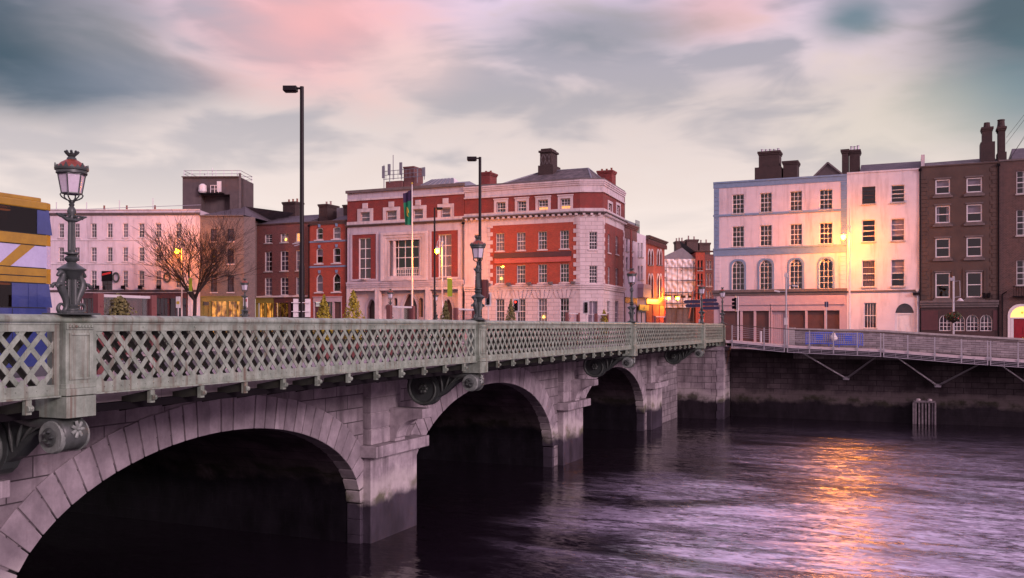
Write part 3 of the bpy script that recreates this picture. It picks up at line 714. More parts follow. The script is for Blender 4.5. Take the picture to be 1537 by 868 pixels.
# piers
for c in PV:
    hi = 0.75 if c == PV[0] else 1.6     # the first pier is masked by the arch ring beside it
    m = MB(); m.box(UF - .35, UP, c - 1.58, c + hi, -9.4, -4.47)
    p = sub(m.build('pier', 'pier', B, bevel=0.03), B['_b'])
    m = MB(); m.box(UF - .5, UP + .36, c - 1.78, c + hi + .3 * (hi > 1), -4.46, -4.06); m.build('pier_cap', 'pier', p, bevel=0.03)
    m = MB(); z = -4.05; i = 0
    while z < ZT - 0.2:
        t = min(z + 0.545, ZT); m.box(UF - .3, UP + rv.uniform(-.008, .008), c - 1.55, c + .42, z, t - 0.035); z += 0.545
    m.box(UF - .25, UP - 0.05, c - 1.52, c + .40, -4.05, ZT - 0.01)
    m.build('pier_shaft', 'granite', p, bevel=0.02)
    m = MB(); q_ = [(-16.73, -4.05), (-16.5, -4.05), (-16.5, -3.95)] + [(-16.45 + 0.95 * (1 - math.cos(t * math.pi / 20)), -3.9 + 0.68 * math.sin(t * math.pi / 20)) for t in range(0, 11)] + [(-15.42, -3.2), (-15.42, -2.88), (-16.73, -2.88)]
    m.prism(q_, c - .34, c + .34, 'y'); m.build('corbel', 'granite', p, bevel=0.015)
# abutment on the far bank
m = MB(); m.box(-42, U0 - .02, VEND, 80, -9.4, ZT - 0.02); m.build('abutment', 'abut', B, bevel=0.03)
m = MB()
for i in range(13):
    z = -9.0 + i * 0.57; w = 0.55 if i % 2 else 0.47
    m.box(U0 - .02 - w, U0 + .03, VEND - .035, VEND + .6, z, z + 0.55)
m.box(-18.2, U0 + .06, VEND - .12, VEND + 3.0, -1.93, ZT)
m.build('abutment_quoins', 'pier', B, bevel=0.015)
m = MB(); m.box(-42, -13.0, -20, -6.4, -9.4, ZT - 0.02); m.build('near_abutment', 'quay', B)
# deck, footways, roadway
m = MB(); m.box(U0F + .5, U0 - .5, -12, VEND + .5, -1.60, -1.47); m.box(UF, UW - .02, -12, VEND + 3, -1.60, -1.46); m.build('deck', 'under', B)
m = MB(); m.box(U0 - 5.6, U0 - .75, -12, VEND + 3.5, -1.46, -1.20); m.box(U0F + .75, -34.0, -12, VEND + 3.5, -1.46, -1.20); m.build('footway', 'footway', B)
m = MB(); m.box(-34.0 + .01, U0 - 5.61, -12, VEND + 3.5, -1.455, -1.33); m.build('roadway', 'asphalt', B)
m = MB()
for i in range(14):
    m.box(-26.6, -26.45, -6 + i * 6, -3 + i * 6, -1.33, -1.326)
m.build('lane_marking', 'paint', B)

# lattice parapets
VA = [-8.0] + PV + [VEND]
def lattice(v0, v1, u, dr, rivets, lead=1):
    """one panel of riveted flat bars between two pedestals"""
    m = MB(); z0, z1 = -1.06, -0.05; L_ = v1 - v0; sp = 0.392; lean = 0.90
    def clip(vs, sg):
        va, vb = vs, vs + sg * lean; za, zb = z1, z0
        def cut(v): return za + (zb - za) * (v - va) / (vb - va)
        pts = [(va, za), (vb, zb)]
        for i in range(2):
            v, z = pts[i]
            if v < v0: pts[i] = (v0, cut(v0))
            if v > v1: pts[i] = (v1, cut(v1))
        if abs(pts[0][0] - pts[1][0]) < 0.03 or max(va, vb) < v0 or min(va, vb) > v1: return None
        return pts
    n = int(L_ / sp) + 9; off = v0 - 4 * sp + 0.1
    for i in range(n):
        for sg, uu in ((lead, u), (-lead, u - dr * .016)):
            pp = clip(off + i * sp + (0 if sg > 0 else sp * .4), sg)
            if pp:
                (a, za), (b, zb) = pp; m.bar((uu, a, za), (uu, b, zb), 0.088, 0.014, (1, 0, 0))
        if rivets:
            vs = off + i * sp + (0 if lead > 0 else sp * .4)
            for fr in (0.10, 0.32, 0.54, 0.76, 0.95):
                v = vs + lead * lean * fr; z = z1 + (z0 - z1) * fr
                if v0 + .05 < v < v1 - .05:
                    r = 0.014; x = u + dr * .008
                    m.add([(x, v-r, z-r), (x, v+r, z-r), (x, v+r, z+r), (x, v-r, z+r), (x + dr*.012, v, z)], [(0,1,4),(1,2,4),(2,3,4),(3,0,4)])
    return m
def inner_lattice(v0, v1, u, dr):
    m = MB(); z0, z1 = -1.12, -0.05; sp = 0.392; lean = 0.96
    for i in range(int((v1 - v0) / sp) + 7):
        for sg in (1, -1):
            a = v0 - 3 * sp + i * sp + (0.12 if sg > 0 else 0.2); b = a + sg * lean
            if min(a, b) < v0 or max(a, b) > v1: continue
            m.bar((u - dr * .02 * (sg < 0), a, z1), (u - dr * .02 * (sg < 0), b, z0), 0.10, 0.02, (1, 0, 0))
    return m
def parapet(u, dr, near):
    for i, (a, b) in enumerate(zip(VA, VA[1:])):
        v0, v1 = a + 0.34, b - (0.34 if i < len(VA) - 2 else 0.2)
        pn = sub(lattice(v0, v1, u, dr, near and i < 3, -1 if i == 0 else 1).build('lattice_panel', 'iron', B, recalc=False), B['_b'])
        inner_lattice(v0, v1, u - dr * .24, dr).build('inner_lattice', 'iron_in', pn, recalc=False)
        m = MB()      # bottom chord: angle, riveted plate with scalloped top; top chord and end stiles
        m.box(u - dr * .03, u + dr * .022, v0, v1, -1.185, -1.00); m.box(u - dr * .30, u + dr * .07, v0, v1, -1.215, -1.187)
        n = int((v1 - v0) / 0.392)
        for j in range(n):
            vc = v0 + 0.18 + j * 0.392
            m.prism([(vc - .10, -1.0), (vc + .10, -1.0), (vc, -0.88)], u + dr * .012, u + dr * .021, 'x')
            for dv in (-.1, .1):
                m.box(u + dr * .022, u + dr * .034, vc + dv - .011, vc + dv + .011, -1.10, -1.078)
        m.box(u - dr * .05, u + dr * .024, v0, v1, -0.09, 0.035); m.box(u - dr * .24, u + dr * .045, v0, v1, 0.036, 0.056)
        for v in (v0, v1 - .1): m.box(u - dr * .03, u + dr * .0225, v, v + .1, -0.999, -0.091)
        j = v0 + 1.2
        while j < v1 - .3:
            m.box(u + dr * .024, u + dr * .04, j - .02, j + .02, -.03, 0.0); j += 1.37
        m.build('chord', 'iron', pn)
    m = MB()          # round hand rail
    prof = [(-0.17, 0.06), (-0.17, 0.10), (-0.13, 0.155), (-0.06, 0.19), (0.02, 0.20), (0.09, 0.185), (0.135, 0.14), (0.14, 0.095), (0.11, 0.06)]
    m.prism([(u - dr * .08 + dr * p[0], p[1]) for p in (prof if dr > 0 else prof[::-1])], VA[0], VEND + .25, 'y'); rail_ = sub(m.build('handrail', 'iron', B, smooth=50), B['_b'])
    m = MB(); v = VA[0] + .6        # sleeves at the rail joints
    while v < VEND: m.prism([(u - dr * .08 + dr * p[0] * 1.05, .06 + (p[1] - .06) * 1.07) for p in (prof if dr > 0 else prof[::-1])], v, v + .5, 'y'); v += 2.73; m.build('rail_sleeve', 'iron', rail_, smooth=50); m = MB()
    for i, c in enumerate(VA[1:]):
        last = i == len(VA) - 2; h = 0.29 if not last else 0.2; c_ = c + (0 if not last else .05)
        m = MB(); m.box(u - dr * .34, u + dr * .12, c_ - h, c_ + h, -1.215, 0.058)
        pd = sub(m.build('pedestal', 'iron', B, bevel=0.012), B['_b'])
        m = MB(); m.box(u + dr * .12, u + dr * .145, c_ - h, c_ + h, -0.06, 0.05)
        m.box(u - dr * .36, u + dr * .17, c_ - h - .03, c_ + h + .03, -1.20, -1.08); m.box(u - dr * .35, u + dr * .145, c_ - h - .015, c_ + h + .015, -1.079, -1.0)
        zb, zt = -0.93, -0.12
        m.loop_ring([(0, 0)] * 0 or [(c_ - h + .07, zb), (c_ + h - .07, zb), (c_ + h - .07, zt), (c_ - h + .07, zt)], [(c_ - h + .12, zb + .05), (c_ + h - .12, zb + .05), (c_ + h - .12, zt - .05), (c_ - h + .12, zt - .05)], 0, 1) if False else None
        for (a, b, z_0, z_1) in ((c_-h+.06, c_-h+.10, zb, zt), (c_+h-.10, c_+h-.06, zb, zt), (c_-h+.101, c_+h-.101, zb, zb+.04), (c_-h+.101, c_+h-.101, zt-.04, zt)):
            m.box(u + dr * .12, u + dr * .142, a, b, z_0, z_1)
        nb = 8
        for j in range(nb):
            v = c_ - h + .03 + (2*h - .06) * (j + .5) / nb; m.lathe([(0.0, -.025), (0.028, -.02), (0.03, 0), (0.02, .02), (0.0, .03)], 6, (u + dr * .15, v, -0.005))
        m.box(u - dr * .6, u + dr * .16, c_ - h - .02, c_ + h + .02, -1.585, -1.216)
        m.build('pedestal_moulding', 'iron', pd, bevel=0.008)
    # joist ends under the footway, each with a little rolled front
    v = -6.9; dv = 1.352
    while v < VEND - .4:
        if min(abs(v - c) for c in PV) > 0.45:
            m = MB(); ui = UW if dr > 0 else UF
            g = MB(); g.prism([(u - dr*.02, -1.23), (u - dr*.02, -1.42), (u - dr*1.2, -1.58), (ui, -2.0), (ui, -1.6), (u - dr*1.4, -1.5)], v - .018, v + .018, 'y')
            m.box(u - dr*.05, u + dr*.035, v - .055, v + .055, -1.47, -1.218)
            k = len(m.v); prof = [(0.0, 0.035), (0.03, 0.06), (0.055, 0.035), (0.055, 0.0)]
            for t in range(7):
                a = math.pi * t / 6; pass
            m.tube([(u + dr*.05, v - .05, -1.37), (u + dr*.05, v + .05, -1.37)], 0.055, 10); m.tube([(u + dr*.09, v - .03, -1.36), (u + dr*.09, v + .03, -1.36)], 0.03, 8)
            jb = sub(m.build('joist_bracket', 'iron' , B), B['_b']); g.build('gusset', 'iron_in', jb)
        v += dv
parapet(U0, 1, True)
parapet(U0F, -1, False)

# big S scroll brackets below the pedestals
def spiral(cx, cz, r0, r1, a0, turns, n=34, sg=1):
    return [(cx + (r0 + (r1 - r0) * i / n) * math.cos(a0 + sg * 2 * math.pi * turns * i / n), cz + (r0 + (r1 - r0) * i / n) * math.sin(a0 + sg * 2 * math.pi * turns * i / n)) for i in range(n + 1)]
def scroll(c, u, dr, near):
    U = lambda x: u + dr * (x + 13.37)
    big = spiral(-15.45, -2.17, 0.10, 0.66, R(90), 2.0, 44, -1)              # unwinds anticlockwise out to the foot
    big = [p for p in big]
    # S-curve from the foot of the large volute up to the top of the small one
    p0, p1 = big[-1], (-13.62, -1.655)
    t0, t1 = Vector((1.0, -0.12)), Vector((1.0, 0.25))
    sc_ = []
    b0, b1, b2, b3 = Vector(p0), Vector(p0) + Vector((1.15, -0.02)), Vector(p1) + Vector((-0.75, -0.10)), Vector(p1)
    for i in range(1, 21):
        t = i / 20; sc_.append(tuple(b0*(1-t)**3 + b1*3*t*(1-t)**2 + b2*3*t*t*(1-t) + b3*t**3))
    small = spiral(-13.62, -1.925, 0.27, 0.07, R(90), 1.3, 28, -1)
    path = big + sc_ + small[1:]
    n = len(path); nb = len(big); ns = len(sc_)
    m = MB(); ring = []
    for i, p in enumerate(path):
        a, b = path[max(i-1, 0)], path[min(i+1, n-1)]; d = Vector((b[0]-a[0], b[1]-a[1])); d = d.normalized() if d.length > 0 else Vector((1, 0)); nn = Vector((-d.y, d.x))
        f = i / (n - 1); th = 0.045 + (0.13 * min(1, max(0, (i - nb * .55) / (nb * .45))) if i < nb else (0.13 + 0.05 * math.sin(math.pi * min(1, (i - nb) / ns)) if i < nb + ns else 0.13 * (1 - (i - nb - ns) / (n - nb - ns) * .8)))
        w = 0.27 if i >= nb else 0.15 + 0.12 * (i / nb) ** 1.5
        ring.append([(U(p[0] + nn.x * s_ * th), c + w_ * w * (1.0 if s_ else 1), p[1] + nn.y * s_ * th) for s_, w_ in ((-0.5, -0.82), (-0.2, -1), (0.2, -1), (0.5, -0.82), (0.5, 0.82), (0.2, 1), (-0.2, 1), (-0.5, 0.82))])
    k = 8
    for r_ in ring: m.v += r_
    for i in range(n - 1):
        for j in range(k):
            a, b = i*k + j, i*k + (j+1) % k; m.f.append((a, b, b + k, a + k))
    m.f.append(tuple(range(k))); m.f.append(tuple((n-1)*k + j for j in range(k)))
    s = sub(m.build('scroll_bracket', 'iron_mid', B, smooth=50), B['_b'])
    m = MB(); w = 0.17       # webs closing the volutes and the panel up to the deck
    m.prism([(U(-15.45) + .6 * math.cos(t*math.pi/12), -2.17 + .6 * math.sin(t*math.pi/12)) for t in range(24)], c - w, c + w, 'y')
    m.prism([(U(x), z) for x, z in [(-15.9, -1.7), (-15.2, -2.6), (-14.7, -2.35), (-14.2, -1.95), (-13.7, -1.66), (-13.7, -1.59), (-15.9, -1.59)]], c - w + .03, c + w - .03, 'y')
    m.build('web', 'iron_dk', s)
    for sg in (-1, 1):
        for cx_, cz_, r_ in ((-15.45, -2.17, .20), (-13.62, -1.925, .13)):
            m = MB()
            for j in range(6):
                a = j * math.pi / 3; x, z = U(cx_) + r_ * .55 * math.cos(a), cz_ + r_ * .55 * math.sin(a)
                m.lathe([(0, -.4*r_), (.38*r_, -.2*r_), (.42*r_, 0), (.38*r_, .2*r_), (0, .4*r_)], 8, (x, c + sg * (w + .06), z))
            m.lathe([(0, -.4*r_), (.4*r_, 0), (0, .4*r_)], 8, (U(cx_), c + sg * (w + .09), cz_)); m.build('rosette', 'iron_mid', s, smooth=60)
        m = MB()
        for j in range(4):   # acanthus leaves between band and deck
            x0 = -14.75 + .12 * j
            m.tube([(U(x0), c + sg*(w - .02), -2.25 + .1*j), (U(x0 + .02 + .1*j), c + sg*(w + .03), -2.0 + .07*j), (U(x0 - .05 + .26*j), c + sg*(w + .02), -1.66)], [.015, .035, .015], 6)
        m.build('acanthus_leaf', 'iron_mid', s, smooth=60)
    m = MB()       # front of the small volute: roll painted paler as lit, with a flower
    m.tube([(U(-13.62), c - .30, -1.925), (U(-13.62), c - .22, -1.925), (U(-13.62), c - .20, -1.925), (U(-13.62), c - .08, -1.925), (U(-13.62), c + .08, -1.925), (U(-13.62), c + .20, -1.925), (U(-13.62), c + .22, -1.925), (U(-13.62), c + .30, -1.925)], [.275, .30, .27, .235, .235, .27, .30, .275], 24)
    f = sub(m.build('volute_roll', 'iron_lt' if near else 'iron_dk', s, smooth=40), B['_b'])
    m = MB()
    for j in range(7):
        a = j * 2 * math.pi / 7; m.tube([(U(-13.34), c, -1.80), (U(-13.30), c + .06*math.cos(a), -1.80 + .07*math.sin(a)), (U(-13.31), c + .13*math.cos(a), -1.80 + .15*math.sin(a))], [.02, .035, .03], 6)
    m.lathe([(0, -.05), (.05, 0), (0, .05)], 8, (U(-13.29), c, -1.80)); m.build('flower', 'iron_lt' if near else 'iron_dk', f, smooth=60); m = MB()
    m.tube([(U(-13.62), c - .32, -1.925), (U(-13.62), c - .345, -1.925)], [.17, .12], 16)
    for j in range(5):
        a = j * 2 * math.pi / 5; m.lathe([(0, -.05), (.055, 0), (0, .05)], 8, (U(-13.62) + .1*math.cos(a), c - .34, -1.925 + .1*math.sin(a)))
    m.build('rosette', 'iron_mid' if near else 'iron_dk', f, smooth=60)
for c in PV:
    scroll(c, U0, 1, True); scroll(c, U0F, -1, False)
# ------------------------------------------------------------------ buildings across the river (plane Q) and along the side street
Q = Frame(0, 90, 0)
def at_depth(px, d):
    t = (px - CX) / FPX; return d * (t * CT - ST), d * (t * ST + CT)
ax_, ay_ = at_depth(366, 108.0)
LF = Frame(ax_, ay_, 23.42 - 1.5)                 # the bent frontage at the left, nearly square to the view
GZ = -1.75

def shopfront(par, F, x0, x1, z0, z1, mat, bays, fmat=None, y=0.15, name='shopfront', lit=None, pier=0.22):
    """timber shopfront: plinth, pilasters, fascia and glazed or shuttered bays; bays = list of (fraction0, fraction1, kind)"""
    m = MB(); zt = z1 - 0.55
    m.box(x0, x1, -0.10, 0.02, zt, z1); m.box(x0 - .05, x1 + .05, -0.18, 0.02, z1 + .002, z1 + .09)
    for f in sorted(set([b[0] for b in bays] + [b[1] for b in bays])):
        x = x0 + (x1 - x0) * f; m.box(max(x0, x - pier/2), min(x1, x + pier/2), -0.07, 0.3, z0, zt - .002)
    s = sub(m.build(name, fmat or mat, par, F), par['_b'])
    for a, b, k in bays:
        xa, xb = x0 + (x1 - x0) * a + pier/2, x0 + (x1 - x0) * b - pier/2; g = MB()
        if k == 'shutter':
            z = z0
            while z < zt - .05: g.box(xa, xb, y - .01, y + .03, z, z + .085); z += .10
            g.box(xa, xb, y + .031, y + .05, z0, zt); g.build('roller_shutter', 'shutter', s, F)
        elif k == 'door':
            g.box(xa, xb, y, y + .05, z0, zt - .5); g.box(xa + .1, xb - .1, y - .02, y - .001, z0 + .25, z0 + 1.0); g.build('door', mat, s, F)
            g = MB(); g.box(xa, xb, y, y + .03, zt - .45, zt - .05); g.build('fanlight', 'glass', s, F)
        elif k == 'board':
            n = int((xb - xa) / .16); w = (xb - xa) / n
            for i in range(n): g.box(xa + i*w, xa + i*w + w*.55, y - .03, y, z0, zt)
            g.box(xa, xb, y + .001, y + .04, z0, zt); g.build('corrugated_panel', 'pinkboard', s, F)
        else:
            g.box(xa, xb, y - .04, y + .06, z0, z0 + .55); g.build('stallriser', mat, s, F)
            g = MB(); g.box(xa, xb, y, y + .02, z0 + .55, zt - .001); g.build('shop_window', 'glass', s, F)
            g = MB(); g.box(xa - .1, xb + .1, y + .5, y + .55, z0 + .3, zt + .1); g.build('shop_interior', 'warm2' if k == 'lit' else 'room', s, F)
            g = MB()
            for i in range(1, 3): x = xa + (xb - xa) * i / 3; g.box(x - .03, x + .03, y - .02, y + .04, z0 + .55, zt)
            g.build('glazing_bar', fmat or mat, s, F)
    return s
def wall_of(par, F, x0, x1, z0, z1, ops, mat, depth, name='wall', backing=True):
    m = slab(MB(), x0, x1, z0, z1, ops, 0.0, 0.24, edges=False); shell(m, x0, x1, z0, z1, depth, 0.0)
    w = m.build(name, mat, par, F, recalc=False)
    return w
def downpipe(par, F, x, z0, z1, mat='under'):
    m = MB(); m.tube([(x, -.08, z0), (x, -.08, z1)], .055, 8); m.box(x - .12, x + .12, -.2, -.01, z1, z1 + .22); return m.build('downpipe', mat, par, F)

# ---- H: pale four storey house with blue trim (right of the side street)
def house_blue():
    F = Q; x0, x1 = F.u(1071.5), F.u(1271); zt = F.z(1071.5, 275.7); z0 = -2.3
    b = building('corner_house', 'pale pink four storey house with blue trim and four round arched windows', 'house', F, x0, z0)
    cols = [(1099, 1116.8), (1140.7, 1158.6), (1185.7, 1204), (1230, 1249.6)]
    o1 = grid_ops(F, cols, [(292, 320.7, 1108), (340, 370.7, 1108)])
    o2 = grid_ops(F, [(c[0] - .5, c[1] + .5) for c in cols], [(391.8, 435.7, 1108, dict(kind='arch'))])
    zs = F.z(1071.5, 437.5)
    wall_of(b, F, x0, x1, zs, zt, o1 + o2, 'render_w', 11)
    m = MB(); slab(m, x0, x1, z0, zs - .002, [dict(x0=x0 + .6, x1=x1 - .6, z0=z0 - 1, z1=zs - .9, kind='rect')], 0, .3); shell(m, x0, x1, z0, zs - .002, 11, 0.28); m.build('ground_wall', 'pinkboard', b, F)
    for o in o1: window(b, F, o, 3, 4, inside='georg', mat='whitewood', bw=.04)
    for o in o2:
        window(b, F, o, 3, 5, inside='georg', bw=.045, arched_bars=True, sill='bluetrim', rail=False)
        pl = outline(o); ou = [(p[0] + (0.17 if p[0] > (o['x0']+o['x1'])/2 else -0.17), p[1] + (0.17 if p[1] > o['z0'] + .1 else 0)) for p in pl]
        m = MB(); m.loop_ring(ou, [(p[0], p[1]) for p in shrink(pl, -.005)], -.05, 0.0); m.build('window_surround', 'bluetrim', b, F)
    band(b, F, x0 - .05, x1 + .02, F.z(1071.5, 283.5), zt + .12, .10, 'bluetrim', 'parapet_band', prof=[(0, .75, .4), (.75, 1, 1)])
    quoins(b, F, x0, 1, F.z(1071.5, 374), F.z(1071.5, 284), 'bluetrim', .42, .52, .52, .045); quoins(b, F, x1, -1, F.z(1071.5, 374), F.z(1071.5, 284), 'bluetrim', .42, .52, .52, .045)
    quoins(b, F, x0, 1, zs + .1, F.z(1071.5, 385.5), 'render_w', .42, .62, .62, .05); quoins(b, F, x1, -1, zs + .1, F.z(1071.5, 385.5), 'render_w', .42, .62, .62, .05)
    band(b, F, x0 - .06, x1 + .01, F.z(1071.5, 326), F.z(1071.5, 323), .09, 'bluetrim', 'string_course')
    band(b, F, x0 - .06, x1 + .01, F.z(1071.5, 385), F.z(1071.5, 375.5), .06, 'bluetrim', 'string_course'); band(b, F, x0 - .08, x1 + .02, F.z(1071.5, 375.4), F.z(1071.5, 373.4), .13, 'bluetrim', 'string_course')
    band(b, F, x0 - .1, x1 + .05, F.z(1071.5, 444), zs + .1, .28, 'stone_dk', 'shop_cornice', prof=[(0, .5, .5), (.5, 1, 1)])
    zf = F.z(1071.5, 445)
    def fx(p): return F.u(p)
    shopfront(b, F, fx(1081), fx(1156), z0, zf - .9, 'shutter', [(0, .43, 'shutter'), (.43, .70, 'shutter'), (.70, 1, 'shutter')], 'pinkboard')
    shopfront(b, F, fx(1157), fx(1181), z0, zf - .9, 'pinkboard', [(0, 1, 'board')], 'pinkboard')
    shopfront(b, F, fx(1182), fx(1262), z0, zf - .9, 'shutter', [(0, .36, 'shutter'), (.36, .72, 'shutter'), (.72, 1, 'shutter')], 'pinkboard')
    m = MB(); m.box(x0 + .3, x1 - .2, -.12, -.002, zf - .88, zf - .02); m.build('fascia_board', 'pinkboard', b, F)
    # roof, gable and stacks behind the parapet
    gable_roof(b, F, fx(1116), fx(1196), 1.2, 9, zt + .05, zt + .9, 'darkbrick', 0.0, 1.0, 1.0)
    m = MB(); g0, g1, ga = F.u(1219), F.u(1263), F.u(1240); zg = F.z(1240, 240.5)
    m.prism([(g0, zt), (g1, zt), (g1, zt + .35), (ga, zg), (g0, zt + .35)], 2.0, 9.0, 'y'); m.build('gable', 'concrete', b, F)
    m = MB(); e = .12
    for (a, za, c, zc) in ((g0 - e, zt + .30, ga, zg + .1), (ga, zg + .1, g1 + e, zt + .30)): m.bar((a, 1.95, za), (c, 1.95, zc), .14, .2, (0, 1, 0))
    m.build('bargeboard', 'stone_dk', b, F)
    m = MB(); m.box(F.u(1127.5), F.u(1168), 2.2, 4.6, zt - .2, F.z(1148, 245)); m.build('stack_base', 'chimbrick', b, F)
    chimney(b, F, F.u(1133), F.u(1164.5), 2.5, 4.2, F.z(1148, 246), F.z(1148, 220), 5, pot_mat='steel', pot_h=.35)
    chimney(b, F, F.u(1170.5), F.u(1192), 2.5, 4.4, zt - .2, F.z(1181, 235), 0)
    m = MB(); m.box(x0 + .02, x0 + .1, -.12, -.06, F.z(1071.5, 437), F.z(1071.5, 330)); m.build('downpipe', 'bluetrim', b, F)
house_blue()

# ---- I: plain pink white house
def house_pink():
    F = Q; x0, x1 = F.u(1271.3), F.u(1380); zt = F.z(1271, 261.5); z0 = -2.4
    b = building('terraced_house', 'smooth pink white house with slate roof between blue trimmed and brown houses', 'house', F, x0, z0)
    cols = [(1294, 1313.9), (1337.5, 1357.8)]
    o = grid_ops(F, cols, [(280.3, 306, 1304), (330, 363.2, 1304), (391, 430.8, 1304)])
    og = op(F, (1296.9, 1315.5), (454.5, 493)); od = op(F, (1343.6, 1372), (455.5, 505), kind='arch', rise=1.0); od['z0'] = z0 + .3
    wall_of(b, F, x0, x1, z0, zt, o + [og, od], 'render_w2', 11)
    ins = ['dark', 'dark', 'dark', 'blind', 'dim', 'half']; 
    for i, q in enumerate(o): window(b, F, q, 1, 4 if i < 4 else 4, inside=ins[i], mat='whitewood' if i != 0 else 'darkwood', bw=.045)
    window(b, F, og, 4, 2, inside='dim', mat='whitewood')
    m = MB(); a, c = od['x0'], od['x1']; zt_ = od['z1'] - od['rise']
    m.box(a + .32, c - .32, .16, .22, z0 + .3, zt_); 
    for i in range(2):
        for j in range(2): m.box(a + .45 + i*.55, a + .85 + i*.55, .13, .159, z0 + .5 + j*1.05, z0 + 1.3 + j*1.05)
    d = sub(m.build('door', 'whitewood', b, F), b['_b'])
    m = MB(); m.box(a, a + .3, .12, .24, z0 + .3, zt_); m.box(c - .3, c, .12, .24, z0 + .3, zt_); m.box(a, c, .1, .24, zt_ + .002, zt_ + .12); m.build('door_frame', 'whitewood', d, F)
    m = MB(); m.tube([(a + 1.0, .1, z0 + 1.35), (a + 1.0, .13, z0 + 1.35)], .05, 8); m.build('handle', 'gold', d, F)
    ap = arch_pts(od); m = MB(); m.add([(p[0], .2, p[1]) for p in ap], [tuple(range(len(ap)))]); m.build('fanlight', 'glass', d, F, recalc=False)
    m = MB(); m.box(a + .02, c - .02, .22, .4, zt_, od['z1']); m.build('fanlight_lining', 'room', d, F)
    ou = [(p[0], p[1]) for p in outline(od)]
    band(b, F, x0 + .02, x1 - .05, F.z(1271, 439), F.z(1271, 436.5), .10, 'stone_dk', 'string_course')
    band(b, F, x0, x1, zt, zt + .14, .06, 'render_w2', 'parapet_coping')
    downpipe(b, F, F.u(1376.5), z0, F.z(1380, 437), 'pole_w')
    m = MB(); m.box(F.u(1375.5) - .3, F.u(1375.5) + .3, -.3, -.02, F.z(1376, 443), F.z(1376, 439)); m.build('pipe_box', 'pole_dk', b, F)
    zr = F.z(1330, 236); m = MB(); xa, xb = F.u(1290), F.u(1383)
    m.add([(xa, .35, zt + .1), (xb, .35, zt + .1), (xb, 3.5, zr), (xa, 3.5, zr), (xa, 6.6, zt + .1), (xb, 6.6, zt + .1)], [(0,1,2,3), (3,2,5,4), (0,3,4), (1,5,2), (0,4,5,1)]); m.build('roof', 'slate', b, F)
    m = MB(); m.box(xb - .02, xb + .28, .3, 6.7, zt, zr + .05); m.build('party_wall', 'stone', b, F)
    chimney(b, F, F.u(1261.5), F.u(1271), 2.0, 3.6, F.z(1268, 262), F.z(1268, 218.5), 0); chimney(b, F, F.u(1272.5), F.u(1288), 2.4, 4.0, zt - .2, F.z(1280, 218), 3, pot_mat='steel', pot_h=.5)
house_pink()

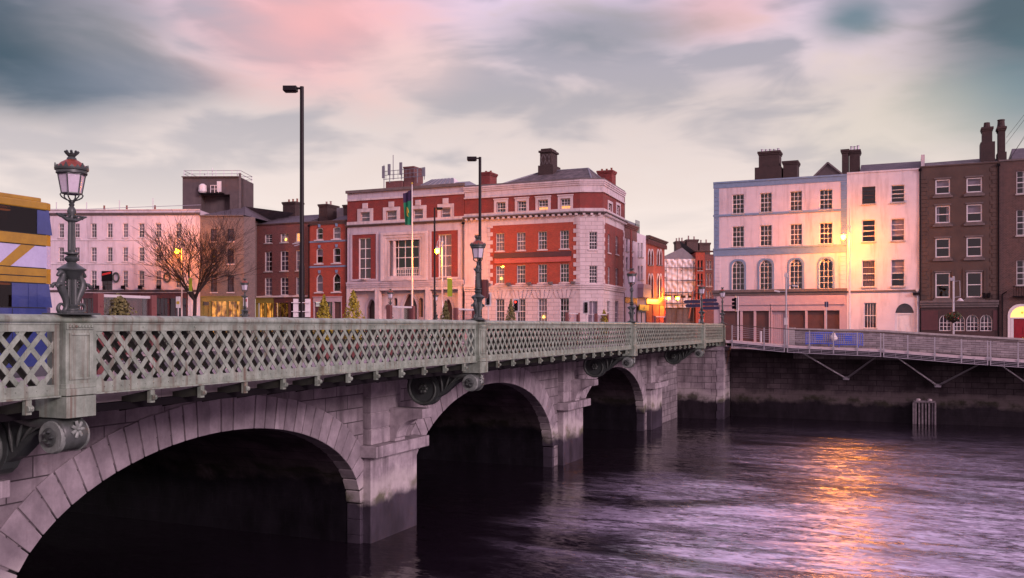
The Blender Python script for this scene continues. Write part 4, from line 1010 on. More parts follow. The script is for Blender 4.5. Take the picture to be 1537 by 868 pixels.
# ---- J: brown rendered house
def house_brown():
    F = Q; x0, x1 = F.u(1380.6), F.u(1499); zt = F.z(1381, 252); z0 = -2.5
    b = building('terraced_house', 'brown rendered house with paired white sash windows above a dark shopfront', 'house', F, x0, z0)
    cols = [(1404, 1426), (1450.7, 1474)]
    o = grid_ops(F, cols, [(269.5, 291.5, 1415), (309, 335, 1415), (358, 386.5, 1415), (409.5, 447, 1415)])
    zs = F.z(1381, 461)
    wall_of(b, F, x0, x1, zs, zt, o, 'render_brown', 11)
    ins = ['half', 'half', 'side', 'half', 'dark', 'dark', 'dark', 'dark']
    for q, k in zip(o, ins):
        window(b, F, q, 1, 2, inside=k, sill='stone_dk', w=.10, y=.06)
        m = MB(); m.box(q['x0'] - .22, q['x1'] + .22, -.13, -.001, q['z0'] - .33, q['z0'] - .14); m.build('window_apron', 'stone_dk', b, F); m = MB(); m.box(q['x0'] - .1, q['x1'] + .1, -.06, -.001, q['z1'] + .03, q['z1'] + .16); m.build('lintel', 'stone_dk', b, F)
    for q in o[-2:]:
        m = MB(); m.loop_ring([(q['x0']-.3, q['z0']-.13), (q['x1']+.3, q['z0']-.13), (q['x1']+.3, q['z1']+.3), (q['x0']-.3, q['z1']+.3)], [(q['x0']-.14, q['z0']-.12), (q['x1']+.14, q['z0']-.12), (q['x1']+.14, q['z1']+.17), (q['x0']-.14, q['z1']+.17)], -.05, 0); m.build('window_surround', 'render_brown', b, F)
    quoins(b, F, x0 + .05, 1, zs + .3, zt - .8, 'render_brown', .36, .62, .45, .04); quoins(b, F, x1 - .05, -1, zs + .3, zt - .2, 'render_brown', .36, .62, .45, .04)
    downpipe(b, F, x0 + .02, -2.3, zt - .3); downpipe(b, F, x1 - .02, -2.3, zt - .3)
    band(b, F, x0, x1, zt, zt + .12, .06, 'render_brown', 'parapet_coping')
    band(b, F, x0, x1, zs - .05, zs + .55, .3, 'stone_dk', 'shop_cornice', prof=CORN)
    m = MB(); sw = [(F.u(p), F.u(p + 18.3)) for p in (1409.7, 1430, 1450.5, 1471)]; ops = [dict(x0=a, x1=c, z0=F.z(1450, 497), z1=F.z(1450, 472.5), kind='arch', rise=.55) for a, c in sw]
    slab(m, x0, x1, z0, zs - .06, ops, 0.0, .2); shell(m, x0, x1, z0, zs - .06, 11, .2)
    s = sub(m.build('shopfront', 'darkwood', b, F), b['_b'])
    for q in ops: window(b, F, q, 3, 4, inside='dim', sill=None, rail=False, bw=.05)
    for pa, pb in ((x0 + .1, F.u(1408)), (F.u(1490.5), x1 - .1)): m = MB(); m.box(pa, pb, -.06, -.001, F.z(1440, 496), F.z(1440, 466)); m.build('shop_pilaster', 'maroon', s, F)
    for pa in (1474.5, 1482): m = MB(); m.box(F.u(pa), F.u(pa + 4.2), -.35, 0, F.z(1476, 447), F.z(1476, 440)); m.build('floodlight', 'under', b, F)
    zr = F.z(1440, 229); m = MB(); xa, xb = x0 + .2, x1
    m.add([(xa, .3, zt + .1), (xb, .3, zt + .1), (xb, 4, zr), (xa, 4, zr - .1), (xa, 8, zt + .1), (xb, 8, zt + .1)], [(0,1,2,3), (3,2,5,4), (0,3,4), (1,5,2), (0,4,5,1)]); m.build('roof', 'slate_mottled', b, F)
    m = MB(); m.box(F.u(1473.5), F.u(1495.5), 1.2, 2.8, zt - .1, F.z(1485, 209)); m.build('stack_base', 'chimbrick', b, F)
    chimney(b, F, F.u(1476.5), F.u(1491.5), 1.35, 2.6, F.z(1484, 210), F.z(1484, 186), 0, cap=.1)
    m = MB(); m.lathe([(.3, 0), (.26, .3), (.24, .5)], 10, (F.u(1484), 2, F.z(1484, 186))); m.build('chimney_pot', 'chimbrick', b, F)
house_brown()

# ---- K: dark brick house with a red door
def house_brick():
    F = Q; x0, x1 = F.u(1499.4), F.u(1499.4) + 7.6; zt = F.z(1499, 243); z0 = -2.6
    b = building('terraced_house', 'dark brick house with white arched doorway and red door', 'house', F, x0, z0)
    c1 = (1525.8, 1546.5); xw = F.u(1525.8); wd = F.u(1546.5) - xw
    o = []
    for k in range(2):
        for (a, c) in ((257, 291), (315, 353.5), (391, 428.5)):
            o.append(dict(x0=xw + k * 2.9, x1=xw + wd + k * 2.9, z0=F.z(1530, c), z1=F.z(1530, a), kind='rect', rise=0))
    od = dict(x0=F.u(1516.5), x1=F.u(1516.5) + 1.9, z0=z0 + .25, z1=F.z(1525, 460), kind='arch', rise=.95)
    wall_of(b, F, x0, x1, z0, zt, o + [od], 'darkbrick', 11)
    for q in o: window(b, F, q, 2, 4, inside='georg')
    m = MB(); zsp = od['z1'] - .95; m.box(od['x0'] + .28, od['x1'] - .28, .14, .2, od['z0'], zsp - .12)
    for i in range(2):
        for j in range(3): m.box(od['x0'] + .40 + i*.58, od['x0'] + .90 + i*.58, .11, .139, od['z0'] + .2 + j*.75, od['z0'] + .75 + j*.75)
    d = sub(m.build('door', 'reddoor', b, F), b['_b'])
    m = MB(); m.box(od['x0'] + .02, od['x0'] + .26, .08, .22, od['z0'], zsp - .13); m.box(od['x1'] - .26, od['x1'] - .02, .08, .22, od['z0'], zsp - .13); m.box(od['x0'], od['x1'], .06, .22, zsp - .12, zsp); m.build('door_frame', 'whitewood', d, F)
    m = MB(); m.tube([(od['x0'] + .95, .06, od['z0'] + 1.35), (od['x0'] + .95, .11, od['z0'] + 1.35)], .05, 8); m.build('handle', 'gold', d, F)
    ap = arch_pts(od); m = MB(); m.add([(p[0], .22, p[1]) for p in ap], [tuple(range(len(ap)))]); m.build('fanlight', 'warm', d, F, recalc=False)
    m = MB(); m.lathe([(.02, 0), (.12, .03), (.12, .2), (.02, .25)], 10, (od['x0'] + .95, .1, zsp + .3)); m.build('lantern', 'warm2', d, F)
    pl = outline(od); m = MB(); ou = [(p[0] + (.2 if p[0] > od['x0'] + .95 else -.2), p[1] + (.2 if p[1] > od['z0'] + .1 else 0)) for p in pl]; m.loop_ring(ou, shrink(pl, -.003), -.06, .05); m.build('door_surround', 'whitewood', b, F)
    m = MB(); q = o[2]; zb = q['z0']          # window guard on the first floor
    for i in range(9): x = q['x0'] - .25 + i * (q['x1'] - q['x0'] + .5) / 8; m.tube([(x, -.35, zb - .1), (x, -.35, zb - .95)], .018, 5)
    m.box(q['x0'] - .3, q['x1'] + .3, -.37, -.33, zb - .12, zb - .08); m.box(q['x0'] - .3, q['x1'] + .3, -.4, 0, zb - 1.0, zb - .93); m.build('balcony_rail', 'under', b, F)
    band(b, F, x0, x1, zt, zt + .15, .08, 'stone_dk', 'parapet_coping')
    gable_roof(b, F, F.u(1520), x1, 1, 9, zt + .1, zt + 1.9, 'slate', 0.0, .4, .4)
    m = MB(); m.box(F.u(1499.5), F.u(1513.5), 1.4, 3.0, zt - .1, F.z(1505, 224)); m.build('stack_base', 'chimbrick', b, F)
    chimney(b, F, F.u(1501), F.u(1511.5), 1.5, 2.8, F.z(1505, 225), F.z(1505, 185), 0, cap=.12)
    m = MB(); m.lathe([(.36, 0), (.30, .3), (.28, .62), (.33, .66), (.3, .72)], 10, (F.u(1506), 2.1, F.z(1505, 185))); m.build('chimney_pot', 'chimbrick', b, F)
    m = MB(); m.tube([(x0 + .25, -.08, z0), (x0 + .25, -.08, F.z(1505, 442)), (x0 + .6, -.08, F.z(1505, 438))], .05, 8); m.build('downpipe', 'under', b, F)
house_brick()

# ---- D: the big red brick corner building with stone chamfer
def corner_building():
    F = Q; x0, x1 = F.u(697.5), F.u(870.5); z0 = GZ
    C = Frame(F.w((x1, 0, 0)).x, 90, 24.5); cw = C.u(905.2)
    p = C.w((cw, 0, 0)); S = Frame(p.x, p.y, 93.5); sw = S.u(937)
    b = building('corner_building', 'large red brick and stone corner building with hipped slate roof and chamfered corner', 'building', F, x0, z0)
    zt = F.z(698, 281.5); zb1 = F.z(698, 297.6); zc1, zc0 = F.z(698, 380/2.993+200 - .6), F.z(698, 331.5); zfr = F.z(730, 339.5); zst = F.z(730, 429.5); zsb = F.z(730, 437)
    xs0 = F.u(731)
    wc = [(744.3, 757), (775.6, 788.6), (807.7, 821), (840.4, 854)]
    at_ = grid_ops(F, [(745.5, 758.8), (777, 790), (808, 822.6), (841.6, 856)], [(304, 322.7, 752)])
    mid = grid_ops(F, wc, [(350.3, 377, 750), (398.8, 426, 750)])
    lb = [op(F, (711.5, 719), (352, 378)), op(F, (711.5, 719), (400, 427))]
    gr = grid_ops(F, wc, [(449.5, 486, 750)])
    # main facade, stacked zones
    wall_of(b, F, x0, x1, zb1 - .01, zt, [], 'stone', 1.0, 'parapet_wall')
    m = slab(MB(), x0, x1, zc1, zb1 - .011, at_, .0, .24, False); shell(m, x0, x1, zc1, zb1 - .011, 12, 0.0); m.build('attic_wall', 'redbrick', b, F, recalc=False)
    m = slab(MB(), x0, xs0, zst, zfr, lb, .0, .24, False); slab(m, x0, x1, zfr + .001, zc1 - .001, [], 0, .24, False); shell(m, x0, x1, zst, zc1 - .001, 12, 0.0); m.build('stone_wall', 'stone', b, F, recalc=False)
    m = slab(MB(), xs0, x1, zst, zfr, mid, .0, .24, False); m.build('brick_wall', 'orangebrick', b, F, recalc=False)
    m = slab(MB(), x0, x1, z0, zst - .001, gr, .0, .3, False); shell(m, x0, x1, z0, zst - .001, 12, 0.0); m.build('ground_wall', 'stone_block', b, F, recalc=False)
    ins = ['dim', 'dim', 'warmlow', 'warmlow']
    for q, k in zip(at_, ins):
        window(b, F, q, 3, 4, inside=k if k != 'dim' else 'side'); 
        m = MB(); a = .3; m.loop_ring([(q['x0']-a, q['z0']-.14), (q['x1']+a, q['z0']-.14), (q['x1']+a, q['z1']+a), (q['x0']-a, q['z1']+a)], [(q['x0']-.02, q['z0']-.13), (q['x1']+.02, q['z0']-.13), (q['x1']+.02, q['z1']+.02), (q['x0']-.02, q['z1']+.02)], -.07, 0.0)
        m.box(q['x0']-a-.06, q['x1']+a+.06, -.13, -.002, q['z1']+a+.001, q['z1']+a+.12); m.build('window_surround', 'stone', b, F)
    for q, k in zip(mid, ['curtain', 'curtain', 'side', 'side', 'warmspot', 'side', 'side', 'georg']): window(b, F, q, 3, 4, inside=k, sill='stone')
    for q in lb: window(b, F, q, 2, 4, inside='curtain', sill='stone')
    for q, k in zip(gr, ['dim', 'dim', 'warmspot', 'georg']):
        window(b, F, q, 3, 4, inside=k, sill='stone')
        m = MB(); xm = (q['x0'] + q['x1']) / 2; za, zb_ = q['z1'] + .06, zst - .55
        for j in range(-2, 3):
            m.prism([(xm + j*.36 - .15, za), (xm + j*.36 + .15, za), (xm + j*.55 + .2, zb_), (xm + j*.55 - .2, zb_)], -.06 - .03*(j == 0), 0.0, 'y')
        m.build('keystones', 'stone', b, F)
    chw = [op(C, (884.2, 896.4), (348, 374.7)), op(C, (884.2, 896.4), (398.8, 425.5))]; chd = op(C, (882, 897), (452, 492)); 
    chd['z0'] = z0 + .3
    m = slab(MB(), 0, cw, zst, zc1, chw, .0, .24, False); m.build('stone_wall', 'stone_block', b, C, recalc=False)
    m = slab(MB(), 0, cw, zc1 + .001, zb1 - .011, [], .0, .24, False); m.build('attic_wall', 'redbrick', b, C, recalc=False)
    m = slab(MB(), 0, cw, zb1 - .01, zt, [], .0, .3, False); m.build('parapet_wall', 'stone', b, C, recalc=False)
    m = slab(MB(), 0, cw, z0, zst - .001, [chd], .0, .3, False); m.build('ground_wall', 'stone_block', b, C, recalc=False)
    for q, k in zip(chw, ['georg', 'georg']): window(b, C, q, 3, 5, inside=k, sill='stone')
    fd = window(b, C, chd, 2, 3, inside='curtain', sill=None, name='door')
    sdw = [op(S, a, c, x) for a, c, x in (((912.3, 916), (352, 379.5), 914), ((924, 928), (355, 382), 926), ((912.3, 916), (401, 428), 914), ((924, 928), (403, 429), 926))]
    sat = [op(S, (913, 918), (306, 324), 915), op(S, (925.5, 930), (309, 327), 928)]
    sgr = [op(S, (911, 916), (452, 486), 914), op(S, (923, 928), (452, 486), 926)]
    m = slab(MB(), 0, sw, zst, zfr, sdw, .0, .24, False); m.build('brick_wall', 'redbrick', b, S, recalc=False)
    m = slab(MB(), 0, sw, zfr + .001, zc1, [], .0, .24, False); m.build('stone_wall', 'stone', b, S, recalc=False)
    m = slab(MB(), 0, sw, zc1 + .001, zb1 - .011, sat, .0, .24, False); m.build('attic_wall', 'redbrick', b, S, recalc=False)
    m = slab(MB(), 0, sw, zb1 - .01, zt, [], .0, .3, False); m.build('parapet_wall', 'stone', b, S, recalc=False)
    m = slab(MB(), 0, sw, z0, zst - .001, sgr, .0, .3, False); m.build('ground_wall', 'stone_block', b, S, recalc=False)
    for q in sdw + sgr: window(b, S, q, 2, 4, inside='dim', sill='stone')
    for q in sat:
        window(b, S, q, 2, 4, inside='dim', sill='stone'); m = MB(); a = .3
        m.loop_ring([(q['x0']-a, q['z0']-.14), (q['x1']+a, q['z0']-.14), (q['x1']+a, q['z1']+a), (q['x0']-a, q['z1']+a)], [(q['x0']-.02, q['z0']-.13), (q['x1']+.02, q['z0']-.13), (q['x1']+.02, q['z1']+.02), (q['x0']-.02, q['z1']+.02)], -.07, 0.0); m.build('window_surround', 'stone', b, S)
    # back and end walls of the block, flat roof behind the parapet
    e = S.w((sw, 0, 0)); m = MB(); A = F.w((x0, 12, 0)); pts = [F.w((x0, .3, 0)), F.w((x1, .3, 0)), C.w((cw, .3, 0)), S.w((sw, 0.02, 0)), Vector((e.x - 9, e.y, 0)), A]
    m.prism([(q.x, q.y) for q in pts], zt - .9, zt - .7, 'z'); m.build('flat_roof', 'lead', b)
    m = MB(); m.prism([(e.x, e.y), (e.x - 9, e.y)] + [(e.x - 9, e.y + .3), (e.x, e.y + .3)], z0, zt, 'z'); m.build('end_wall', 'oldbrick', b)
    # cornices carried round the three faces
    for G, a, c in ((F, x0, x1), (C, 0, cw), (S, 0, sw)):
        h = zc1 - zc0
        band(b, G, a - (.05 if G is F else 0), c, zc1 - .02, zc1 + .33, .10, 'stone', 'sill_band')
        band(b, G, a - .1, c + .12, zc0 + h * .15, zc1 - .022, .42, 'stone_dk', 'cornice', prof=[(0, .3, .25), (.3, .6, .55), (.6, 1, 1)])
        n = int((c - a) / .62)
        for i in range(n): x = a + (c - a) * (i + .5) / n; mm = MB(); mm.box(x - .13, x + .13, -.36, -.05, zc0 - .03, zc0 + h * .45); mm.build('modillion', 'stone', b, G)
        band(b, G, a - .05, c + .06, zb1 - .12, zb1 + .02, .14, 'stone', 'string_course'); band(b, G, a - .08, c + .1, zt - .55, zt + .0, .22, 'stone', 'parapet_cornice', prof=CORN); band(b, G, a - .03, c + .05, zt + .001, zt + .18, .10, 'stone_dk', 'parapet_coping')
        band(b, G, a - .05, c + .08, zsb, zst + .05, .26, 'stone', 'ground_cornice', prof=CORN)
    quoins(b, F, xs0 - .02, 1, zst + .1, zfr, 'stone', .44, .72, .4, .05); quoins(b, F, x1, -1, zst + .1, zfr, 'stone', .44, .72, .4, .05); quoins(b, S, 0, 1, zst + .1, zfr, 'stone', .44, .72, .4, .05); quoins(b, S, sw, -1, zst + .1, zfr, 'stone', .44, .72, .4, .05)
    m = MB(); m.box(F.u(742.5), F.u(858), -.22, -.01, F.z(742.5, 388.3), F.z(742.5, 380.8)); sb = sub(m.build('sign_board', 'maroon', b, F), b['_b'])
    m = MB(); m.box(F.u(743), F.u(857), -.16, -.01, F.z(742.5, 396), F.z(742.5, 388.5)); m.build('lower_board', 'redboard', sb, F)
    for px in (735, 765, 796, 828, 862):
        m = MB(); x = F.u(px); m.box(x - .22, x + .22, -.55, -.25, zst + .02, zst + .3); m.build('floodlight', 'stone_dk', b, F)
    # hipped roof and stacks
    m = MB(); zr0, zr1 = zt - .1, F.z(780, 254.5) + 0.75
    a, c = F.u(724), F.u(884); r0, r1 = F.u(781), F.u(853)
    m.add([(a, 1.2, zr0), (c, 1.2, zr0), (c, 12.5, zr0), (a, 12.5, zr0), (r0, 6.5, zr1), (r1, 6.5, zr1)], [(0,1,5,4), (1,2,5), (2,3,4,5), (3,0,4), (3,2,1,0)]); rf = sub(m.build('roof', 'slate_mottled', b, F), b['_b'])
    m = MB()
    for p_, q_ in (((a, 1.2, zr0), (r0, 6.5, zr1)), ((c, 1.2, zr0), (r1, 6.5, zr1)), ((c, 12.5, zr0), (r1, 6.5, zr1)), ((r0, 6.5, zr1), (r1, 6.5, zr1))): m.tube([p_, q_], .10, 6)
    m.build('ridge_tiles', 'lead', rf, F)
    k = 1.055; xc = F.u(818.5) ; 
    def fx(px, y_): return Frame(0, 90 + y_, 0).u(px)
    def fz(px, y, y_): return Frame(0, 90 + y_, 0).z(px, y)
    m = MB(); m.box(fx(807.5, 5.2), fx(830, 5.2), 5.2, 7.6, zr1 - 1.6, fz(818, 248, 5.2)); m.build('stack_base', 'chimbrick', b, F)
    m = MB(); m.box(fx(810.5, 5.4), fx(827.5, 5.4), 5.4, 7.3, fz(818, 249, 5.4), fz(818, 229, 5.4)); m.box(fx(808.8, 5.4), fx(829.3, 5.4), 5.25, 7.45, fz(818, 229, 5.4) + .01, fz(818, 226, 5.4)); m.box(fx(811.5, 5.4), fx(826.5, 5.4), 5.45, 7.25, fz(818, 226, 5.4) + .01, fz(818, 223, 5.4)); c_ = sub(m.build('chimney', 'chimbrick', b, F), b['_b'])
    m = MB()
    for i in range(3):
        x = fx(812.8 + i * 5.6, 5.4); zl, zh = fz(818, 247, 5.4), fz(818, 232, 5.4)
        for s_ in (1, -1): m.bar((x - .17*s_, 5.38, zl), (x + .17*s_, 5.38, zh), .07, .06, (0, 1, 0))
    m.build('lattice_ornament', 'stone_dk', c_, F)
    chimney(b, F, fx(720.5, 6), fx(735, 6), 6, 8, zt - 1, fz(727, 258.5, 6), 2, 'redbrick', pot_mat='terracotta', pot_h=.3)
    chimney(b, F, fx(897, 9), fx(918.5, 9), 9, 10.5, zt - 1, fz(907, 256, 9), 3, 'redbrick', pot_mat='terracotta', pot_h=.35)
    return S, sw, zt
SD, SDW, DZT = corner_building()

# ---- C: brick and grey stone hall with a tall central window
def hall():
    F = Q; x0, x1 = F.u(521.3), F.u(697); z0 = GZ
    b = building('civic_hall', 'brick and grey stone hall with tall central window and rooftop aerials', 'building', F, x0, z0)
    zt, zw, zs1, zs0 = F.z(523, 291), F.z(523, 302), F.z(523, 337.2), F.z(523, 341.6); zm = F.z(530, 424); zg = F.z(530, 432.5)
    att = grid_ops(F, [(541.7, 555.5), (580.2, 595.8), (621, 635.2), (662.2, 676.4)], [(319.0, 334.2, 548)])
    lw, rw_ = op(F, (538.8, 556.6), (357.3, 419)), op(F, (658.6, 677.6), (354.5, 418.5)); rw_['z0'], rw_['z1'] = lw['z0'], lw['z1']
    cw = op(F, (584, 638), (356, 420.5)); cw['z1'], cw['z0'] = lw['z1'] + .05, lw['z0'] - .1
    wall_of(b, F, x0, x1, zw + .001, zt, [], 'stone_grey', 12, 'parapet_wall')
    m = slab(MB(), x0, x1, zs1, zw, att, 0, .24, False); shell(m, x0, x1, zs1, zw, 12, 0); m.build('attic_wall', 'redbrick', b, F, recalc=False)
    m = slab(MB(), x0, x1, zm, zs1 - .001, [lw, rw_, cw], 0, .6, False); shell(m, x0, x1, zm, zs1 - .001, 12, 0); m.build('stone_wall', 'stone_grey', b, F, recalc=False)
    band(b, F, x0 - .1, x1 + .1, zt, zt + .32, .25, 'stone_dk', 'parapet_coping'); band(b, F, x0, x1, zw - .05, zw + .18, .12, 'stone', 'string_course')
    band(b, F, x0, x1, zs1 - .1, zs1 + .26, .12, 'stone', 'sill_band'); band(b, F, x0 - .1, x1 + .05, zs0, zs1 - .102, .34, 'stone_dk', 'cornice', prof=CORN)
    for q in att:
        window(b, F, q, 1, 2, inside='curtain', sill=None); a = .42; m = MB()
        m.loop_ring([(q['x0']-a, q['z0']-.02), (q['x1']+a, q['z0']-.02), (q['x1']+a, q['z1']+a), (q['x0']-a, q['z1']+a)], [(q['x0']-.02, q['z0']-.01), (q['x1']+.02, q['z0']-.01), (q['x1']+.02, q['z1']+.02), (q['x0']-.02, q['z1']+.02)], -.11, 0)
        xm = (q['x0']+q['x1'])/2; m.box(xm - .33, xm + .33, -.16, -.001, q['z1'] + a + .001, q['z1'] + a + .62); m.build('window_surround', 'stone', b, F)
    # brick panels left and right of the central frame
    for (pa, pb), q in (((529, 564.8), lw), ((648, 687.8), rw_)):
        a, c = F.u(pa), F.u(pb); m = slab(MB(), a, c, zm + .35, F.z(530, 353) , [q], -.035, 0.0); m.build('brick_panel', 'redbrick', b, F, recalc=False)
        window(b, F, q, 2, 4, inside='dim' if pa < 600 else 'curtain', sill='stone', w=.09, bw=.09, rail=False)
        m = MB(); d = .22; m.loop_ring([(a-d, zm+.13), (c+d, zm+.13), (c+d, F.z(530, 353)+d), (a-d, F.z(530, 353)+d)], [(a-.001, zm+.349), (c+.001, zm+.349), (c+.001, F.z(530, 353)+.001), (a-.001, F.z(530, 353)+.001)], -.10, 0); m.build('panel_frame', 'stone_grey', b, F)
        m = MB(); xm = (q['x0']+q['x1'])/2; m.lathe([(.05, 0), (.38, .18), (.42, .26), (.3, .24)], 12, (xm, -.2, zm + .1)); m.build('flower_bowl', 'stone', b, F)
    m = MB(); a, c = F.u(573.2), F.u(642.2)
    for k, d in enumerate((0, .32, .62)):
        oa, oc, ob, ot = a + d, c - d, zm + .05 + d*.6, F.z(573, 350) - d
        ia, ic, ib, it = a + d + .31, c - d - .31, ob + .185, ot - .31
        m.loop_ring([(oa, ob), (oc, ob), (oc, ot), (oa, ot)], [(ia, ib), (ic, ib), (ic, it), (ia, it)], -.30 + k * .09, 0.0)
    m.build('central_frame', 'stone', b, F)
    fr = window(b, F, cw, 5, 4, y=.40, inside='dark', sill=None, w=.1, bw=.09, rail=False)
    for px in (591, 631): x = F.u(px); m = MB(); m.lathe([(.30, 0), (.25, .1), (.24, .3), (.20, cw['z1'] - cw['z0'] - .35), (.27, cw['z1'] - cw['z0'] - .25), (.27, cw['z1'] - cw['z0'])], 16, (x, .12, cw['z0'])); m.build('column', 'stone', b, F, smooth=40)
    m = MB(); xa, xb = F.u(594.5), F.u(627.5); za = cw['z0'] + .1
    for i in range(13): x = xa + (xb - xa) * i / 12; m.box(x - .025, x + .025, .10, .14, za, za + 1.0)
    for zz in (za, za + .5, za + 1.0): m.box(xa, xb, .09, .15, zz - .03, zz + .03)
    m.build('balcony_rail', 'whitewood', b, F)
    band(b, F, x0 - .05, x1, zg, zm - .001, .22, 'stone_grey', 'ground_cornice', prof=CORN)
    # ground floor: recessed wall with arched openings, square piers in front
    od = [op(F, (598, 620.5), (441, 486), kind='gothic', rise=1.3), op(F, (545.5, 559.5), (449, 486), kind='gothic', rise=1.0), op(F, (661, 674), (449, 486), kind='gothic', rise=1.0)]
    ni = [op(F, (584.6, 590.4), (447, 462), kind='arch'), op(F, (623, 629), (447, 476), kind='arch')]
    for q in od: q['z0'] = z0 + .2
    m = slab(MB(), x0 + .3, x1, z0, zg, od + ni, .9, 1.4, False); m.box(x0, x1, 0, .9, zg - .35, zg - .002); m.build('recessed_wall', 'stone', b, F, recalc=False)
    m = MB(); m.box(x0 + .4, x1 - .2, 1.41, 1.5, z0, zg - .02); m.build('dark_lining', 'room', b, F)
    for px in (523.5, 566, 642, 691):
        x = F.u(px); m = MB(); m.box(x - .28, x + .28, -.05, .55, z0, zg - .002); m.build('pilaster', 'stone', b, F)
    for q in od:
        pl = outline(q); m = MB(); ou = [(p[0] + (.22 if p[0] > (q['x0']+q['x1'])/2 else -.22), p[1] + (.22 if p[1] > q['z0'] + .1 else 0)) for p in pl]; m.loop_ring(ou, shrink(pl, -.002), .78, .9); m.build('door_surround', 'stone_grey', b, F)
        m = MB(); m.add([(p[0], 1.3, p[1]) for p in pl], [tuple(range(len(pl)))]); m.build('door', 'darkwood', b, F, recalc=False)
    for px in (577, 636): m = MB(); m.tube([(F.u(px), .80, F.z(px, 461)), (F.u(px), .9, F.z(px, 461))], .33, 16); m.build('medallion', 'stone_dk', b, F)
    downpipe(b, F, x1 - .12, z0, zs0 - .3)
    # roof: lift house, skylight, aerials
    m = MB(); xa, xb = F.u(627), F.u(697); m.add([(xa - 1.2, 1.0, zt), (x1, 1.0, zt), (x1, 9, zt), (xa - 1.2, 9, zt), (xa + .8, 5, zt + 1.35), (x1 - 1.8, 5, zt + 1.35)], [(0,1,5,4), (1,2,5), (2,3,4,5), (3,0,4)]); m.build('roof', 'lead', b, F)
    g = Frame(0, 94, 0); m = MB(); a, c = g.u(628), g.u(672); za, zb_ = g.z(650, 279), g.z(650, 266)
    m.add([(a, 4, za), (c + .9, 4, za), (c, 5.6, zb_), (a + .9, 5.6, zb_), (a, 7.4, za), (c + .9, 7.4, za)], [(0,1,2,3), (3,2,5,4), (0,3,4), (1,5,2)]); sk = sub(m.build('skylight', 'whitewood', b, F), b['_b'])
    m = MB()
    for i in range(7): t = (i + .08) / 7; t2 = (i + .92) / 7; m.add([(a + .9*.1 + (c + .9 - a) * t, 3.95, za + .15), (a + (c + .9 - a) * t2, 3.95, za + .15), (a + .9 + (c - a - .9) * t2, 5.5, zb_ + .02), (a + .9 + (c - a - .9) * t, 5.5, zb_ + .02)], [(0,1,2,3)])
    m.build('skylight_glass', 'lead', sk, F, recalc=False)
    m = MB(); a, c = g.u(579), g.u(603); m.box(a, c, 4, 7, zt - .2, g.z(590, 272)); m.box(g.u(604), g.u(619.5), 4.3, 6.5, zt - .2, g.z(612, 252)); m.box(g.u(603.6), g.u(620), 4.2, 6.6, g.z(612, 252) + .001, g.z(612, 249.5)); m.build('lift_house', 'oldbrick', b, F)
    m = MB()
    for px, y0_, y1_, r_ in ((577, 284, 248, .05), (585.5, 275, 247, .05), (590.8, 270, 233, .045), (603, 270, 244, .05), (627, 275, 254, .05), (637.5, 270, 251, .05)):
        x = g.u(px); m.tube([(x, 3.9, g.z(px, y0_)), (x, 3.9, g.z(px, y1_))], r_, 6)
    for px, y0_, y1_ in ((577, 268, 250), (585.5, 263, 247), (603, 263, 244.5), (637.5, 265, 252)):
        x = g.u(px); m.box(x - .16, x + .16, 3.7, 3.86, g.z(px, y0_), g.z(px, y1_))
    for y_ in (256, 262, 268): m.tube([(g.u(576), 3.9, g.z(600, y_)), (g.u(638), 3.9, g.z(600, y_ - 1))], .035, 5)
    for px in range(580, 638, 6): m.tube([(g.u(px), 3.9, g.z(600, 269)), (g.u(px), 3.9, g.z(600, 255))], .025, 4)
    m.build('aerials', 'lead', b, F)
hall()

# ---- red brick houses left of the hall
def brick_house_a():
    F = Frame(0, 91.2, 0); x0, x1 = F.u(383.5), F.u(463); z0 = GZ; zt = F.z(384, 339)
    b = building('brick_house', 'dull red brick house with tall sash windows and plain slate roof', 'house', F, x0, z0)
    cols = [(397.3, 408.3), (420.8, 432.8), (444, 456)]
    o = grid_ops(F, cols, [(350.6, 364, 426), (376.8, 407, 426), (416.5, 443.3, 426)]); zs = F.z(384, 447)
    wall_of(b, F, x0, x1, zs, zt, o, 'oldbrick', 10)
    for q, k in zip(o, ['side', 'warmspot', 'warm', 'side', 'dim', 'side', 'curtain', 'dim', 'side']): window(b, F, q, 2, 4, inside=k, w=.09)
    m = slab(MB(), x0, x1, z0, zs - .001, [dict(x0=x0+.3, x1=x1-.3, z0=z0-1, z1=zs-.6, kind='rect')], 0, .2); m.build('ground_wall', 'olive', b, F)
    shopfront(b, F, x0 + .1, F.u(411), z0, zs - .15, 'olive', [(0, .5, 'lit'), (.5, 1, 'lit')], 'olive'); shopfront(b, F, F.u(412), x1 - .1, z0, zs - .15, 'maroon', [(0, .45, 'glass'), (.45, 1, 'glass')], 'maroon')
    band(b, F, x0, x1, zs, zs + .2, .2, 'stone', 'shop_cornice'); band(b, F, x0, x1, zt, zt + .15, .12, 'darkbrick', 'eaves')
    zr = F.z(420, 320.5) + .25; m = MB(); m.add([(x0, -.15, zt + .1), (x1, -.15, zt + .1), (x1, 4.5, zr), (x0 + 1.2, 4.5, zr), (x0, 9, zt + .1), (x1, 9, zt + .1)], [(0,1,2,3), (3,2,5,4), (0,3,4), (1,5,2)]); m.build('roof', 'slate', b, F)
    g = Frame(0, 95.5, 0); chimney(b, F, g.u(424.5), g.u(443), 4.3, 6, zr - 1.5, g.z(434, 303), 3, pot_mat='terracotta')
brick_house_a()
